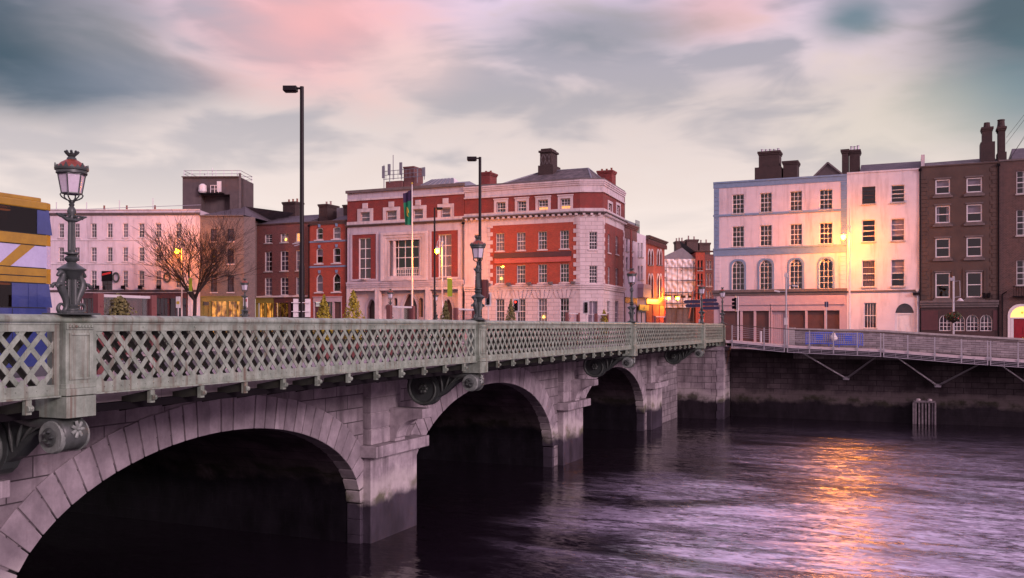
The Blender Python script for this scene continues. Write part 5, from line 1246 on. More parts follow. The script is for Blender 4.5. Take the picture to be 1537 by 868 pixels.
def brick_house_b():
    F = Frame(0, 90.4, 0); x0, x1 = F.u(463.4), F.u(521); z0 = GZ; zt = F.z(463, 334.5)
    b = building('brick_house', 'bright orange red brick house with blue string courses and arched window heads', 'house', F, x0, z0)
    cols = [(474.4, 484.6), (499.6, 511)]
    o = grid_ops(F, cols, [(342, 360, 480, dict(kind='arch', rise=.18)), (373, 395.7, 480, dict(kind='arch', rise=.18)), (411, 438.6, 480, dict(kind='gothic', rise=.5))]); zs = F.z(463, 445.5)
    wall_of(b, F, x0, x1, zs, zt, o, 'orangebrick', 10)
    for q, k in zip(o, ['side', 'curtain', 'half', 'side', 'curtain', 'dark']):
        window(b, F, q, 1, 2, inside=k, w=.1); m = MB(); xm = (q['x0']+q['x1'])/2; m.prism([(xm-.12, q['z1']+.03), (xm+.12, q['z1']+.03), (xm+.18, q['z1']+.4), (xm-.18, q['z1']+.4)], -.08, 0, 'y'); m.build('keystone', 'bluetrim', b, F)
        m = MB(); m.box(q['x0']-.2, q['x1']+.2, -.16, -.112, q['z0']-.16, q['z0']-.02); m.build('sill_front', 'stone', b, F)
    for y_ in (362.5, 400): band(b, F, x0, x1, F.z(463, y_ + 2.4), F.z(463, y_), .06, 'bluetrim', 'string_course')
    band(b, F, x0, x1, zt - .35, zt + .1, .18, 'darkbrick', 'cornice', prof=CORN)
    m = slab(MB(), x0, x1, z0, zs - .001, [dict(x0=x0+.7, x1=x1-.7, z0=z0-1, z1=zs-.6, kind='rect')], 0, .2); m.build('ground_wall', 'orangebrick', b, F)
    shopfront(b, F, x0 + .7, x1 - .7, z0, zs - .1, 'maroon', [(0, .3, 'door'), (.3, .7, 'glass'), (.7, 1, 'shutter')], 'pinkboard')
    m = MB(); zr = F.z(490, 320); m.add([(x0 + 2.5, .3, zt), (x1, .3, zt), (x1, 5, zr + 1), (x0 + 4.0, 5, zr + 1), (x0 + 2.5, 9, zt), (x1, 9, zt)], [(0,1,2,3), (3,2,5,4), (0,3,4), (1,5,2)]); m.build('roof', 'slate', b, F)
    downpipe(b, F, x0 + .1, z0, zt - .5); downpipe(b, F, x1 - .1, z0, zt - .5, 'darkbrick')
    g = Frame(0, 93, 0); chimney(b, F, g.u(478.5), g.u(491), 2.6, 5, zt - .5, g.z(485, 306.5), 2); chimney(b, F, g.u(515.5), g.u(526), 2.6, 5, zt - .5, g.z(520, 307.5), 0)
    m = MB(); m.box(g.u(499), g.u(514.5), 3.5, 6.5, zt, g.z(507, 310.5)); m.build('plant_room', 'lead', b, F)
brick_house_b()

# ---- grey brick hipped house and the long white building at the left
def grey_house():
    F = LF; x0, x1 = F.u(300.5), F.u(366); z0 = GZ; zt = F.z(330, 325)
    b = building('corner_house', 'grey brown brick house with hipped slate roof above yellow lit shop', 'house', F, x0, z0)
    o = grid_ops(F, [(316.6, 325.7), (341.5, 351)], [(343.7, 362.5, 330), (373.8, 396, 330), (413.6, 438.6, 330)]); zs = F.z(330, 444.5)
    wall_of(b, F, x0, x1, zs, zt, o, 'greybrick', 9)
    for q in o: window(b, F, q, 2, 4, inside='dim', mat='darkwood', sill='stone')
    S_ = Frame(F.w((x1, 0, 0)).x, F.w((x1, 0, 0)).y, 74.0); m = slab(MB(), 0.0, S_.u(383.2), z0, zt, [], 0, .3); m.build('side_wall', 'greybrick', b, S_)
    m = slab(MB(), x0, x1, z0, zs - .001, [dict(x0=x0+.2, x1=x1-.2, z0=z0-1, z1=zs-.6, kind='rect')], 0, .2); m.build('ground_wall', 'olive', b, F)
    shopfront(b, F, x0 + .2, x1 - .1, z0, zs - .1, 'olive', [(0, .2, 'door'), (.2, .62, 'lit'), (.62, .95, 'lit')], 'olive')
    band(b, F, x0, x1, zt, zt + .15, .2, 'stone_dk', 'eaves')
    zr = F.z(360, 309.5) + .5; m = MB(); m.add([(x0, -.2, zt + .1), (x1 + .2, -.2, zt + .1), (x1 + 1.5, 9, zt + .1), (x0, 9, zt + .1), (x1 - 1.2, 4.2, zr), (x1 + 4.0, 7.5, zr - .4)], [(0,1,4), (1,2,5,4), (2,3,5), (3,0,4,5)]); m.build('roof', 'slate', b, F)
grey_house()
def white_block():
    F = LF; xe = F.u(300.3); z0 = GZ; zt = F.z(270, 315.5)
    cols = [(88, 96), (112, 119.5), (136.6, 145), (160.7, 168.8), (184.3, 192), (208, 216.7), (233.4, 242), (263.6, 272.3)]
    x0 = F.u(88) - 9.0
    b = building('white_building', 'long weathered pink white building with rows of sash windows and dark shopfront', 'building', F, x0, z0)
    rows = [(335.5, 356.8, 188), (371.4, 392.9, 188), (406.5, 432.3, 188)]
    o = grid_ops(F, cols, rows)
    pitch = F.u(112) - F.u(88)
    for k in range(1, 4):
        for r in rows:
            q = op(F, cols[0], r[:2], r[2]); q['x0'] -= pitch * k; q['x1'] -= pitch * k; o.append(q)
    dor = [q for q in o if abs(q['x0'] - F.u(160.7)) < .01 and q['z0'] < F.z(188, 420)][0]; dor['x0'] -= .35; dor['x1'] += .45
    o = [q for q in o if q is not dor]; bays = op(F, (153, 168.5), (407, 437)); 
    zs = F.z(188, 438.5)
    wall_of(b, F, x0, xe, zs, zt, o + [bays], 'render_w', 9)
    for q in o: window(b, F, q, 2, 4, inside=rw.choice(['half', 'half', 'curtain', 'side', 'half']), w=.07, sill='stone')
    window(b, F, bays, 2, 3, inside='dark', mat='darkwood', sill=None)
    m = MB(); xa, xb = bays['x0'] + .02, bays['x1'] - .02; m.box(xa, xb, -.12, -.01, F.z(160, 422), F.z(160, 407)); ps = sub(m.build('sign_panel', 'under', b, F), b['_b'])
    m = MB(); m.prism([(xa + .05, F.z(160, 414)), (xb - .1, F.z(160, 411)), (xb - .1, F.z(160, 408)), (xa + .05, F.z(160, 411))], -.15, -.121, 'y'); m.build('red_stripe', 'redshop', ps, F)
    band(b, F, x0, xe, zt - .62, zt - .30, .22, 'stone_dk', 'cornice', prof=CORN); band(b, F, x0, xe, zt, zt + .1, .1, 'stone', 'parapet_coping')
    for y_ in (359.5, 395): band(b, F, x0, xe, F.z(188, y_ + 1.6), F.z(188, y_), .07, 'render_w2', 'string_course')
    band(b, F, x0, xe, zs, zs + .25, .25, 'stone_dk', 'shop_cornice', prof=CORN)
    m = slab(MB(), x0, xe, z0, zs - .001, [dict(x0=F.u(124), x1=F.u(282), z0=z0-1, z1=zs-.1, kind='rect')], 0, .3); shell(m, x0, xe, z0, zs - .001, 9, 0.28); m.build('ground_wall', 'render_w2', b, F)
    shopfront(b, F, F.u(122), F.u(210), z0, zs - .2, 'maroon', [(0, .25, 'glass'), (.25, .5, 'glass'), (.5, .75, 'glass'), (.75, 1, 'shutter')], 'maroon')
    shopfront(b, F, F.u(211), F.u(281), z0, zs - .2, 'maroon', [(0, .3, 'glass'), (.3, .6, 'glass'), (.6, 1, 'glass')], 'maroon')
    for px in (175, 251.6):
        m = MB(); x = F.u(px); zc = F.z(px, 416.5); r_ = .42
        m.tube([(x + r_*.85*math.cos(t*math.pi/10), -.18, zc + r_*1.25*math.sin(t*math.pi/10)) for t in range(21)], .10, 7, caps=False); m.build('wreath', 'iron_dk', b, F, smooth=60)
    for px in (141, 149, 188, 213.5, 241): m = MB(); x = F.u(px); m.tube([(x, -.1, zs + .25), (x, -.5, zs + .5)], .04, 5); m.box(x - .2, x + .2, -.75, -.4, zs + .35, zs + .75); m.build('floodlight', 'under', b, F)
    m = MB()
    for px, y_ in ((82, 303), (127.5, 303), (177, 300), (227.5, 297)): x = F.u(px); m.tube([(x, .4, zt), (x, .4, F.z(px, y_))], .05, 5)
    m.tube([(x0, .4, F.z(120, 313)), (F.u(128), .4, F.z(128, 313.5)), (F.u(177), .4, F.z(177, 311.5)), (F.u(300), .4, F.z(300, 307))], .03, 5); m.build('roof_rail', 'steel', b, F)
    for px in (153.5, 187.5, 230): m = MB(); m.lathe([(.16, 0), (.12, .1), (.1, .5), (.13, .55)], 8, (F.u(px), .5, zt + .08)); m.build('chimney_pot', 'terracotta', b, F)
    # concrete lift tower on the roof
    g = Frame(F.w((0, 3.2, 0)).x, F.w((0, 3.2, 0)).y, 21.9)
    m = MB(); xa, xb, xm0, xm1 = g.u(274), g.u(361.5), g.u(302), g.u(345); za, zb_ = zt - .5, g.z(318, 266.5); zl, zh = g.z(320, 313), g.z(320, 292)
    slab(m, xa, xb, za, zb_, [dict(x0=xm0, x1=xm1, z0=zl - 1, z1=zh, kind='rect')], 0, 1.3); m.add([(xa, 0, zb_), (xb, 0, zb_), (xb, 5, zb_), (xa, 5, zb_), (xa, 0, za), (xb, 0, za), (xb, 5, za), (xa, 5, za)], [(0,1,2,3), (1,5,6,2), (0,3,7,4), (2,6,7,3)]); m.box(xm0, xm1, 1.31, 1.4, zl - 1, zh)
    tw = sub(m.build('lift_tower', 'concrete', b, g), b['_b'])
    m = MB(); m.box(xa - .02, g.u(358.5), -.3, -.01, zb_ + .0, zb_ + .12); m.box(xb - .25, xb + .05, -.06, -.005, za, zb_ + .5); m.build('tower_coping', 'stone_dk', tw, g)
    m = MB()
    for i in range(8): x = xa + .15 + (xb - xa - .3) * i / 7; m.tube([(x, .1, zb_), (x, .1, zb_ + .85)], .04, 5); m.tube([(x, 4.8, zb_), (x, 4.8, zb_ + .85)], .04, 5)
    for y_ in (.1, 4.8):
        for h in (.45, .85): m.tube([(xa + .1, y_, zb_ + h), (xb - .1, y_, zb_ + h)], .035, 5)
    for x in (xa + .1, xb - .1):
        for h in (.45, .85): m.tube([(x, .1, zb_ + h), (x, 4.8, zb_ + h)], .035, 5)
    for px, y_ in ((317.5, 252), (306, 259), (355, 257)): m.tube([(g.u(px), .3, zb_ - 1.5 if px == 306 else zb_), (g.u(px), .3, g.z(px, y_))], .05, 5)
    m.build('guard_rail', 'steel', tw, g)
    m = MB(); m.box(g.u(301), g.u(337), -.7, 0.0, zh - .02, zh + .12); pl = sub(m.build('platform', 'under', tw, g), b['_b'])
    m = MB()
    for px in (319, 325, 331): m.tube([(g.u(px), -.65, zh + .12), (g.u(px), -.65, zh + 1.0)], .04, 5)
    m.tube([(g.u(319), -.65, zh + 1.0), (g.u(331), -.65, zh + 1.0)], .04, 5); m.tube([(g.u(319), -.65, zh + .55), (g.u(331), -.65, zh + .55)], .035, 5)
    m.box(g.u(326), g.u(332.5), -.12, -.01, zh + .3, zh + 1.6); m.build('hatch', 'whitewood', pl, g); m = MB(); m.lathe([(.35, 0), (.5, .2), (.45, .9), (.2, 1.1)], 10, (g.u(306), -.4, zh + .12)); m.build('dish', 'whitewood', pl, g)
white_block()

# ---- side street buildings, left side then the far end
ES = Frame(SD.w((SDW + .02, 0, 0)).x, SD.w((SDW + .02, 0, 0)).y, 90.6)
def street_left():
    F = ES; z0 = GZ
    a0, a1, a2, a3 = 0.0, F.u(955.5), F.u(969.5), F.u(997.5)
    b = building('narrow_house', 'narrow red and white house beside the brick corner building', 'house', F, a0, z0)
    zt = F.z(937, 337); o = [op(F, x, y) for x in ((939.5, 943), (947, 950.5)) for y in ((359, 377), (386, 404))]
    wall_of(b, F, a0, a1, z0, zt, o, 'render_w', 8); 
    for q in o: window(b, F, q, 1, 2, inside='dim')
    m = MB(); m.box((a0+a1)/2 - .35, (a0+a1)/2 + .35, -.1, 0, F.z(945, 430), zt); m.build('red_pilaster', 'redbrick', b, F)
    m = slab(MB(), a0, a1, F.z(940, 358), zt - .3, [], -.05, 0); m.build('red_panel', 'oldbrick', b, F)
    band(b, F, a0, a1, zt - .3, zt + .2, .35, 'oldbrick', 'cornice', prof=CORN)
    shopfront(b, F, a0 + .1, a1 - .1, z0, F.z(945, 448), 'maroon', [(0, 1, 'glass')], 'maroon')
    b = building('white_house', 'white house with bay window and grey rooftop box in the side street', 'house', F, a1, z0)
    zt = F.z(957, 350); o = [op(F, x, y) for x in ((957.3, 960), (961.8, 965)) for y in ((365, 386), (399, 420))]
    wall_of(b, F, a1 + .01, a2, z0, zt, o, 'render_w2', 8)
    for q in o: window(b, F, q, 1, 2, inside='dim')
    m = MB(); m.box(a1 - 2.0, a2 + 1.5, 1.2, 6, zt - 1, F.z(962, 332.5)); rb = sub(m.build('rooftop_box', 'lead', b, F), b['_b'])
    m = MB(); m.box(a2 - .6, a2 + 1.2, 1.1, 1.19, zt + .1, zt + 2.0); m.build('rooftop_window', 'glass', rb, F)
    m = MB(); xa, xb = a1 + .5, a2 - .2; m.box(xa, xb, -.7, -.01, F.z(961, 447), F.z(961, 433)); m.prism([(xa - .1, F.z(961, 433)), (xb + .1, F.z(961, 433)), (xb, F.z(961, 427)), (xa, F.z(961, 427))], -.75, 0, 'y'); m.build('bay_window', 'pinkboard', b, F)
    shopfront(b, F, a1 + .1, a2 - .1, z0, F.z(961, 452) - .8, 'maroon', [(0, .5, 'glass'), (.5, 1, 'door')], 'darkwood')
    m = MB(); m.box(a1 + .2, a2 + .2, -.35, -.2, F.z(961, 466), F.z(961, 457.5)); sg = sub(m.build('yellow_sign', 'yellow', b, F), b['_b'])
    m = MB(); xm = (a1 + a2) / 2 + .1; m.tube([(xm, -.37, F.z(961, 461.7)), (xm, -.351, F.z(961, 461.7))], .22, 14); m.build('dark_disc', 'olive', sg, F)
    b = building('arcaded_house', 'pink brick house with paired pointed windows above a red shopfront', 'house', F, a2, z0)
    zt = F.z(970, 357); o = [op(F, x, y, kind='gothic', rise=.7) for x in ((972.8, 976), (977, 980.2), (986, 989), (990, 993)) for y in ((376, 398), (413, 447))]
    wall_of(b, F, a2 + .01, a3, z0, zt, o, 'orangebrick', 8)
    for q in o: window(b, F, q, 1, 2, inside='dark', mat='darkwood', sill='stone_dk')
    for q in o:
        pl = outline(q); m = MB(); ou = [(p[0] + (.16 if p[0] > (q['x0']+q['x1'])/2 else -.16), p[1] + (.2 if p[1] > q['z0'] + .5 else 0)) for p in pl]; m.loop_ring(ou, shrink(pl, -.002), -.06, 0); m.build('window_surround', 'stone', b, F)
    band(b, F, a2, a3 + .2, zt - .2, zt + .3, .5, 'darkbrick', 'cornice', prof=CORN); mm = MB()
    for i in range(16): x = a2 + (a3 - a2) * (i + .5) / 16; mm = MB(); mm.box(x - .1, x + .1, -.4, 0, zt - .75, zt - .22); mm.build('corbel', 'oldbrick', b, F)
    shopfront(b, F, a2 + .1, a3 - .1, z0, F.z(983, 451), 'redshop', [(0, .35, 'door'), (.35, .7, 'glass'), (.7, 1, 'door')], 'redshop')
    for px in (992.5, 1003.5):
        w = Frame(ES.o.x, ES.o.y, 90.6); x = F.u(min(px, 996)) ; p = Vector(F.w((x, -1.0 if px < 1000 else -1.9, F.z(993, 448))))
        t = thing('wall_lamp', 'glowing orange wall lamp over the red shopfront, ' + ('nearer the yellow sign' if px < 1000 else 'nearer the sheeted building'), 'wall lamp', tuple(p), 'wall lamps on the red shop')
        m = MB(); m.lathe([(.05, -.18), (.2, -.1), (.24, .05), (.18, .18), (.05, .24)], 12); m.build('bulb', 'sodium', t, frame=None, smooth=50)
        m = MB(); m.tube([(0, 0, .2), (-.3, 0, .45), (-(1.0 if px < 1000 else 1.9), 0, .4)], .04, 6); m.lathe([(.02, .3), (.28, .24), (.3, .2)], 12); m.build('bracket', 'under', t, frame=None)
        l = bpy.data.lights.new('wall_lamp_light', 'POINT'); l.energy = 420; l.color = (1, .42, .08); l.shadow_soft_size = .25
        lo = bpy.data.objects.new('wall_lamp_light', l); COL.objects.link(lo); lo.parent = t; lo.location = (.35, -.1, -.1)
street_left()
def street_end():
    x, y = at_depth(996, 134); F = Frame(x, y, 23.42); z0 = GZ
    b = building('sheeted_building', 'gabled building wrapped in pale torn scaffold sheeting at street end', 'building', F, 0, z0)
    x0, x1 = F.u(990), F.u(1044); ze, za = F.z(1020, 389), F.z(1024, 372); xa = F.u(1024)
    m = MB(); m.box(x0, x1, .4, 10, z0, ze); m.build('wall', 'stone_dk', b, F)
    m = MB(); nx, nz = 46, 40; q_ = random.Random(11)
    for j in range(nz + 1):
        for i in range(nx + 1):
            x = x0 + (x1 - x0) * i / nx; z = F.z(1020, 462) + (ze - F.z(1020, 462)) * j / nz
            yy = .10 + .10 * math.sin(i * .9 + 2.5 * math.sin(j * .35)) + .07 * math.sin(j * 1.3 + i * .35) + q_.uniform(-.03, .03); m.v.append((x, yy - .15, z))
    for j in range(nz):
        for i in range(nx):
            if (j in (8, 9) and i % 9 < 6) or (q_.random() < .01): continue
            a = j * (nx + 1) + i; m.f.append((a, a + 1, a + nx + 2, a + nx + 1))
    m.build('sheeting', 'tarp', b, F, smooth=80, recalc=False)
    m = MB(); m.prism([(x0 - .2, ze), (x1 + .1, ze), (xa, za)], .0, 9, 'y'); m.build('roof', 'lead', b, F)
    m = MB()
    for px in range(992, 1046, 8): xx = F.u(px); m.tube([(xx, -.35, z0), (xx, -.35, F.z(1020, 392))], .04, 5)
    for y_ in (402, 421, 439, 455): m.tube([(x0, -.4, F.z(1020, y_)), (x1 + 1.2, -.4, F.z(1020, y_))], .04, 5); m.box(x0 + (3 if y_ < 430 else 0), x1 + 1.0, -.75, -.42, F.z(1020, y_ + 1.4), F.z(1020, y_ + .7))
    m.build('scaffold', 'stone_dk', b, F)
    m = MB(); m.bar((F.u(1031), -1.5, F.z(1031, 478)), (F.u(1037), -1.5, F.z(1037, 438)), .28, .2); m.build('hoist', 'terracotta', b, F)
    G = Frame(*at_depth(1044.3, 133.5), 23.42); zt = G.z(1045, 379)
    b = building('brick_house', 'small red brick house at the street end with clustered chimneys behind', 'house', G, 0, z0)
    xm, x1 = G.u(1058), G.u(1077)
    o = [op(G, x, y) for x in ((1047, 1049.6), (1052, 1054.6)) for y in ((391, 406), (411, 428), (434, 450))]; o2 = [op(G, x, y) for x in ((1060, 1063), (1065, 1068)) for y in ((391, 404), (411, 430), (437, 452))]
    wall_of(b, G, 0, xm - .01, z0, zt, o, 'orangebrick', 9); wall_of(b, G, xm, x1, z0, zt - .3, o2, 'oldbrick', 9)
    for q in o: window(b, G, q, 1, 2, inside='dark', mat='darkwood')
    for q in o2: window(b, G, q, 1, 2, inside='curtain')
    band(b, G, 0, x1, zt, zt + .25, .2, 'darkbrick', 'cornice', prof=CORN)
    m = MB(); m.add([(0, .5, zt + .2), (xm, .5, zt + .2), (xm, 9, zt + .2), (0, 9, zt + .2), (-1.5, 5, zt + 2.2), (xm - 1.0, 5, zt + .6)], [(0,1,5,4), (1,2,5), (2,3,4,5), (3,0,4)]); m.build('roof', 'slate', b, G)
    H = Frame(*at_depth(1044.3, 141), 23.42)
    for pa, pb, yt, n in ((1015, 1027.5, 362, 3), (1031, 1048, 359.5, 2), (1050, 1066, 364.5, 2)): chimney(b, H, H.u(pa), H.u(pb), .0, 2.0, zt - 2.5, H.z(pa, yt), n, 'darkbrick', pot_mat='pot', pot_h=.6)
street_end()
LAMP_E = 1100
# ------------------------------------------------------------------ quay wall, parapet wall, boardwalk
m = MB(); m.box(U0 + .06, -8.41, 76.0, 78.5, -9.4, -1.88); m.box(-8.40, 120, 76.0, 78.5, -9.4, -2.62)
qw = m.build('quay_wall', 'quay'); tag(qw, 'dark stained stone river wall below the boardwalk', 'quay wall')
m = MB(); m.box(-160, -42.02, 76.0, 78.5, -9.4, -1.76); tag(m.build('quay_wall', 'quay'), 'stone river wall hidden beyond the far side of the bridge', 'quay wall')
m = MB(); tops = [(-8.4, -.30), (-1.98, -.42), (2.3, -.70), (7.81, -1.03), (40, -1.5)]
m.prism([(-8.4, -2.9)] + tops + [(40, -2.9)], 76.3, 76.75, 'y') ; pw = m.build('parapet_wall', 'rubble', loc=(0, 76, -2.6)); tag(pw, 'rough granite parapet wall along the quay behind the boardwalk', 'wall')
pw['_b'] = (0, 76, -2.6)
m = MB()
for (a, za), (b, zb) in zip(tops, tops[1:]): m.add([(a, 76.22, za + .002), (b, 76.22, zb + .002), (b, 76.83, zb + .002), (a, 76.83, za + .002), (a, 76.22, za + .14), (b, 76.22, zb + .14), (b, 76.83, zb + .14), (a, 76.83, za + .14)], [(0,3,2,1), (4,5,6,7), (0,1,5,4), (1,2,6,5), (2,3,7,6), (3,0,4,7)])
m.build('coping', 'coping', pw)
m = MB(); m.box(-8.75, -8.3, 76.2, 76.9, -2.2, -.12); m.build('end_pier', 'coping', pw)

BT = [(-13.1, .15), (-8.03, -.26), (-1.89, -.47), (3.41, -.87), (7.45, -1.12), (22, -1.6)]
def lin(tab, x):
    for (a, za), (b, zb) in zip(tab, tab[1:]):
        if x <= b: return za + (zb - za) * (x - a) / (b - a)
    return tab[-1][1]
BW = thing('boardwalk', 'cantilevered timber boardwalk with steel rail above the river wall', 'boardwalk', (-12.6, 72.5, -1.3))
rail_z = lambda x: lin(BT, x); deck_z = lambda x: rail_z(x) - 1.27; bot_z = lambda x: rail_z(x) - 1.78
YB = 72.45
posts = [-12.6, -10.16, -8.64, -8.42, -6.81, -5.09, -3.41, -1.80, -1.60, .03, 1.81, 3.54, 5.20, 5.38, 7.09, 8.8, 10.5, 12.1, 12.3, 14.0, 15.7, 17.4, 19.0, 19.2, 20.9]
m = MB()
for a, b in zip(BT, BT[1:]):
    m.bar((a[0], YB + .06, a[1]), (b[0], YB + .06, b[1]), .11, .06)
m.build('handrail', 'rail_wood', BW, bevel=.01)
for x in posts:
    m = MB(); m.box(x - .04, x + .04, YB - .03, YB + .08, bot_z(x), rail_z(x) - .035); m.box(x - .075, x + .075, YB - .045, YB - .031, deck_z(x) - .1, deck_z(x) + .12); m.build('post', 'steel', BW)
m = MB()
for a, b in zip(posts, posts[1:]):
    if b - a < .3: continue
    for f in (.14, .27, .40, .53, .66, .79): m.tube([(a, YB, rail_z(a) - 1.15 * f), (b, YB, rail_z(b) - 1.15 * f)], .012, 5, caps=False)
    for h in (1.42, 1.53, 1.64, 1.76): m.tube([(a + .04, YB, rail_z(a) - h), (b - .04, YB, rail_z(b) - h)], .017 if h < 1.7 else .03, 5, caps=False)
    c = (a + b) / 2; m.box(c - .012, c + .012, YB - .02, YB + .0, bot_z(c), deck_z(c) - .03)
m.build('rail_wires', 'steel', BW)
m = MB(); m2 = MB(); m3 = MB()
for a, b in zip(BT, BT[1:]):
    for (mm, y0, y1, t, d) in ((m2, YB + .02, YB + .10, .02, .20), (m, YB + .101, 75.98, -.01, .07), (m3, YB + .5, 75.98, -.081, .35)):
        za, zb = a[1] - 1.27 + t, b[1] - 1.27 + t
        mm.add([(a[0],y0,za-d),(b[0],y0,zb-d),(b[0],y1,zb-d),(a[0],y1,za-d),(a[0],y0,za),(b[0],y0,zb),(b[0],y1,zb),(a[0],y1,za)], [(0,3,2,1),(4,5,6,7),(0,1,5,4),(1,2,6,5),(2,3,7,6),(3,0,4,7)])
m2.build('deck_edge', 'fascia', BW); m.build('deck', 'plank', BW); m3.build('beam', 'under', BW)
for (xa, xn, xb, zn) in ((-7.6, -4.38, -1.95, -4.05), (-.85, 2.1, 4.9, -4.45), (6.0, 9.0, 11.9, -4.9), (13.0, 16.0, 19.0, -5.2)):
    for xe in (xa, xb):
        m = MB(); d = Vector((xe - xn, 73.4 - 75.7, 0)); m.tube([(xn + (.14 if xe > xn else -.14), 75.6, zn + .06), (xe, 73.3, bot_z(xe) + .12)], [.085, .055], 8); m.build('strut', 'steel', BW, smooth=50)
    m = MB(); m.tube([(xn - .25, 75.85, zn), (xn + .25, 75.85, zn)], .12, 8); m.box(xn - .22, xn + .22, 75.62, 75.99, zn - .14, zn + .1); m.build('strut_shoe', 'steel', BW)

t = thing('timber_fender', 'weathered vertical timber fender at the foot of the quay wall', 'fender', (1.1, 75.4, WZ))
m = MB()
for i in range(6): x = .52 + i * .23; m.box(x, x + .13, 75.3, 75.5, WZ - .6, -5.75)
m.build('planks', 'timber', t, bevel=.01)
m = MB(); m.box(.42, 1.92, 75.2, 75.62, -5.749, -5.6); m.box(.36, .5, 75.2, 75.99, WZ - .6, -5.751); m.box(1.86, 1.98, 75.2, 75.99, WZ - .6, -5.751); m.build('frame', 'timber', t, bevel=.01)
for x in (.75, 1.55): m = MB(); m.lathe([(.16, 0), (.16, .1), (.09, .14)], 10, (x, 75.4, -5.6)); m.build('bollard_cap', 'stone', t)

# blue crowd barriers
def barrier():
    t = thing('crowd_barrier', 'blue metal crowd barrier on the boardwalk, left of the pair', 'barrier', (-7.3, 74.9, deck_z(-7.3)), 'blue barriers on the boardwalk')
    m = MB(); w, h = 2.0, 1.05
    for x in (0, w): m.tube([(x, 0, .12), (x, 0, h)], .045, 6)
    for z in (.2, h): m.tube([(0, 0, z), (w, 0, z)], .045, 6)
    m.build('frame', 'blueframe', t, frame=None)
    m = MB()
    for i in range(1, 13):
        x = w * i / 13; m.tube([(x, 0, .2), (x, 0, h)], .036, 5)
    m.build('bars', 'blueframe', t, frame=None)
    m = MB(); m.box(w*.36, w*.64, -.03, -.012, .5, .9); m.build('plate', 'blueframe', t, frame=None)
    for x in (.3, w - .3): m = MB(); m.bar((x, -.35, .02), (x, .35, .02), .07, .03); m.tube([(x, 0, .02), (x, 0, .2)], .03, 6); m.build('foot', 'blueframe', t, frame=None)
    return t
t = barrier(); t2 = dup(t, (-5.15, 74.85, deck_z(-5.15)), 'blue metal crowd barrier on the boardwalk with white bag tied beside it')
bg = thing('white_bag', 'crumpled white plastic bag tied between the blue barriers', 'bag', (-5.22, 74.8, deck_z(-5.2) + .75))
m = MB(); q_ = random.Random(4)
m.lathe([(.02, -.24), (.17, -.2), (.24, -.05), (.2, .12), (.1, .22), (.13, .3)], 9); m.v = [(x + q_.uniform(-.05, .05), y + q_.uniform(-.05, .05), z + q_.uniform(-.04, .04)) for x, y, z in m.v]; m.build('bag', 'whitewood', bg, frame=None, smooth=60)

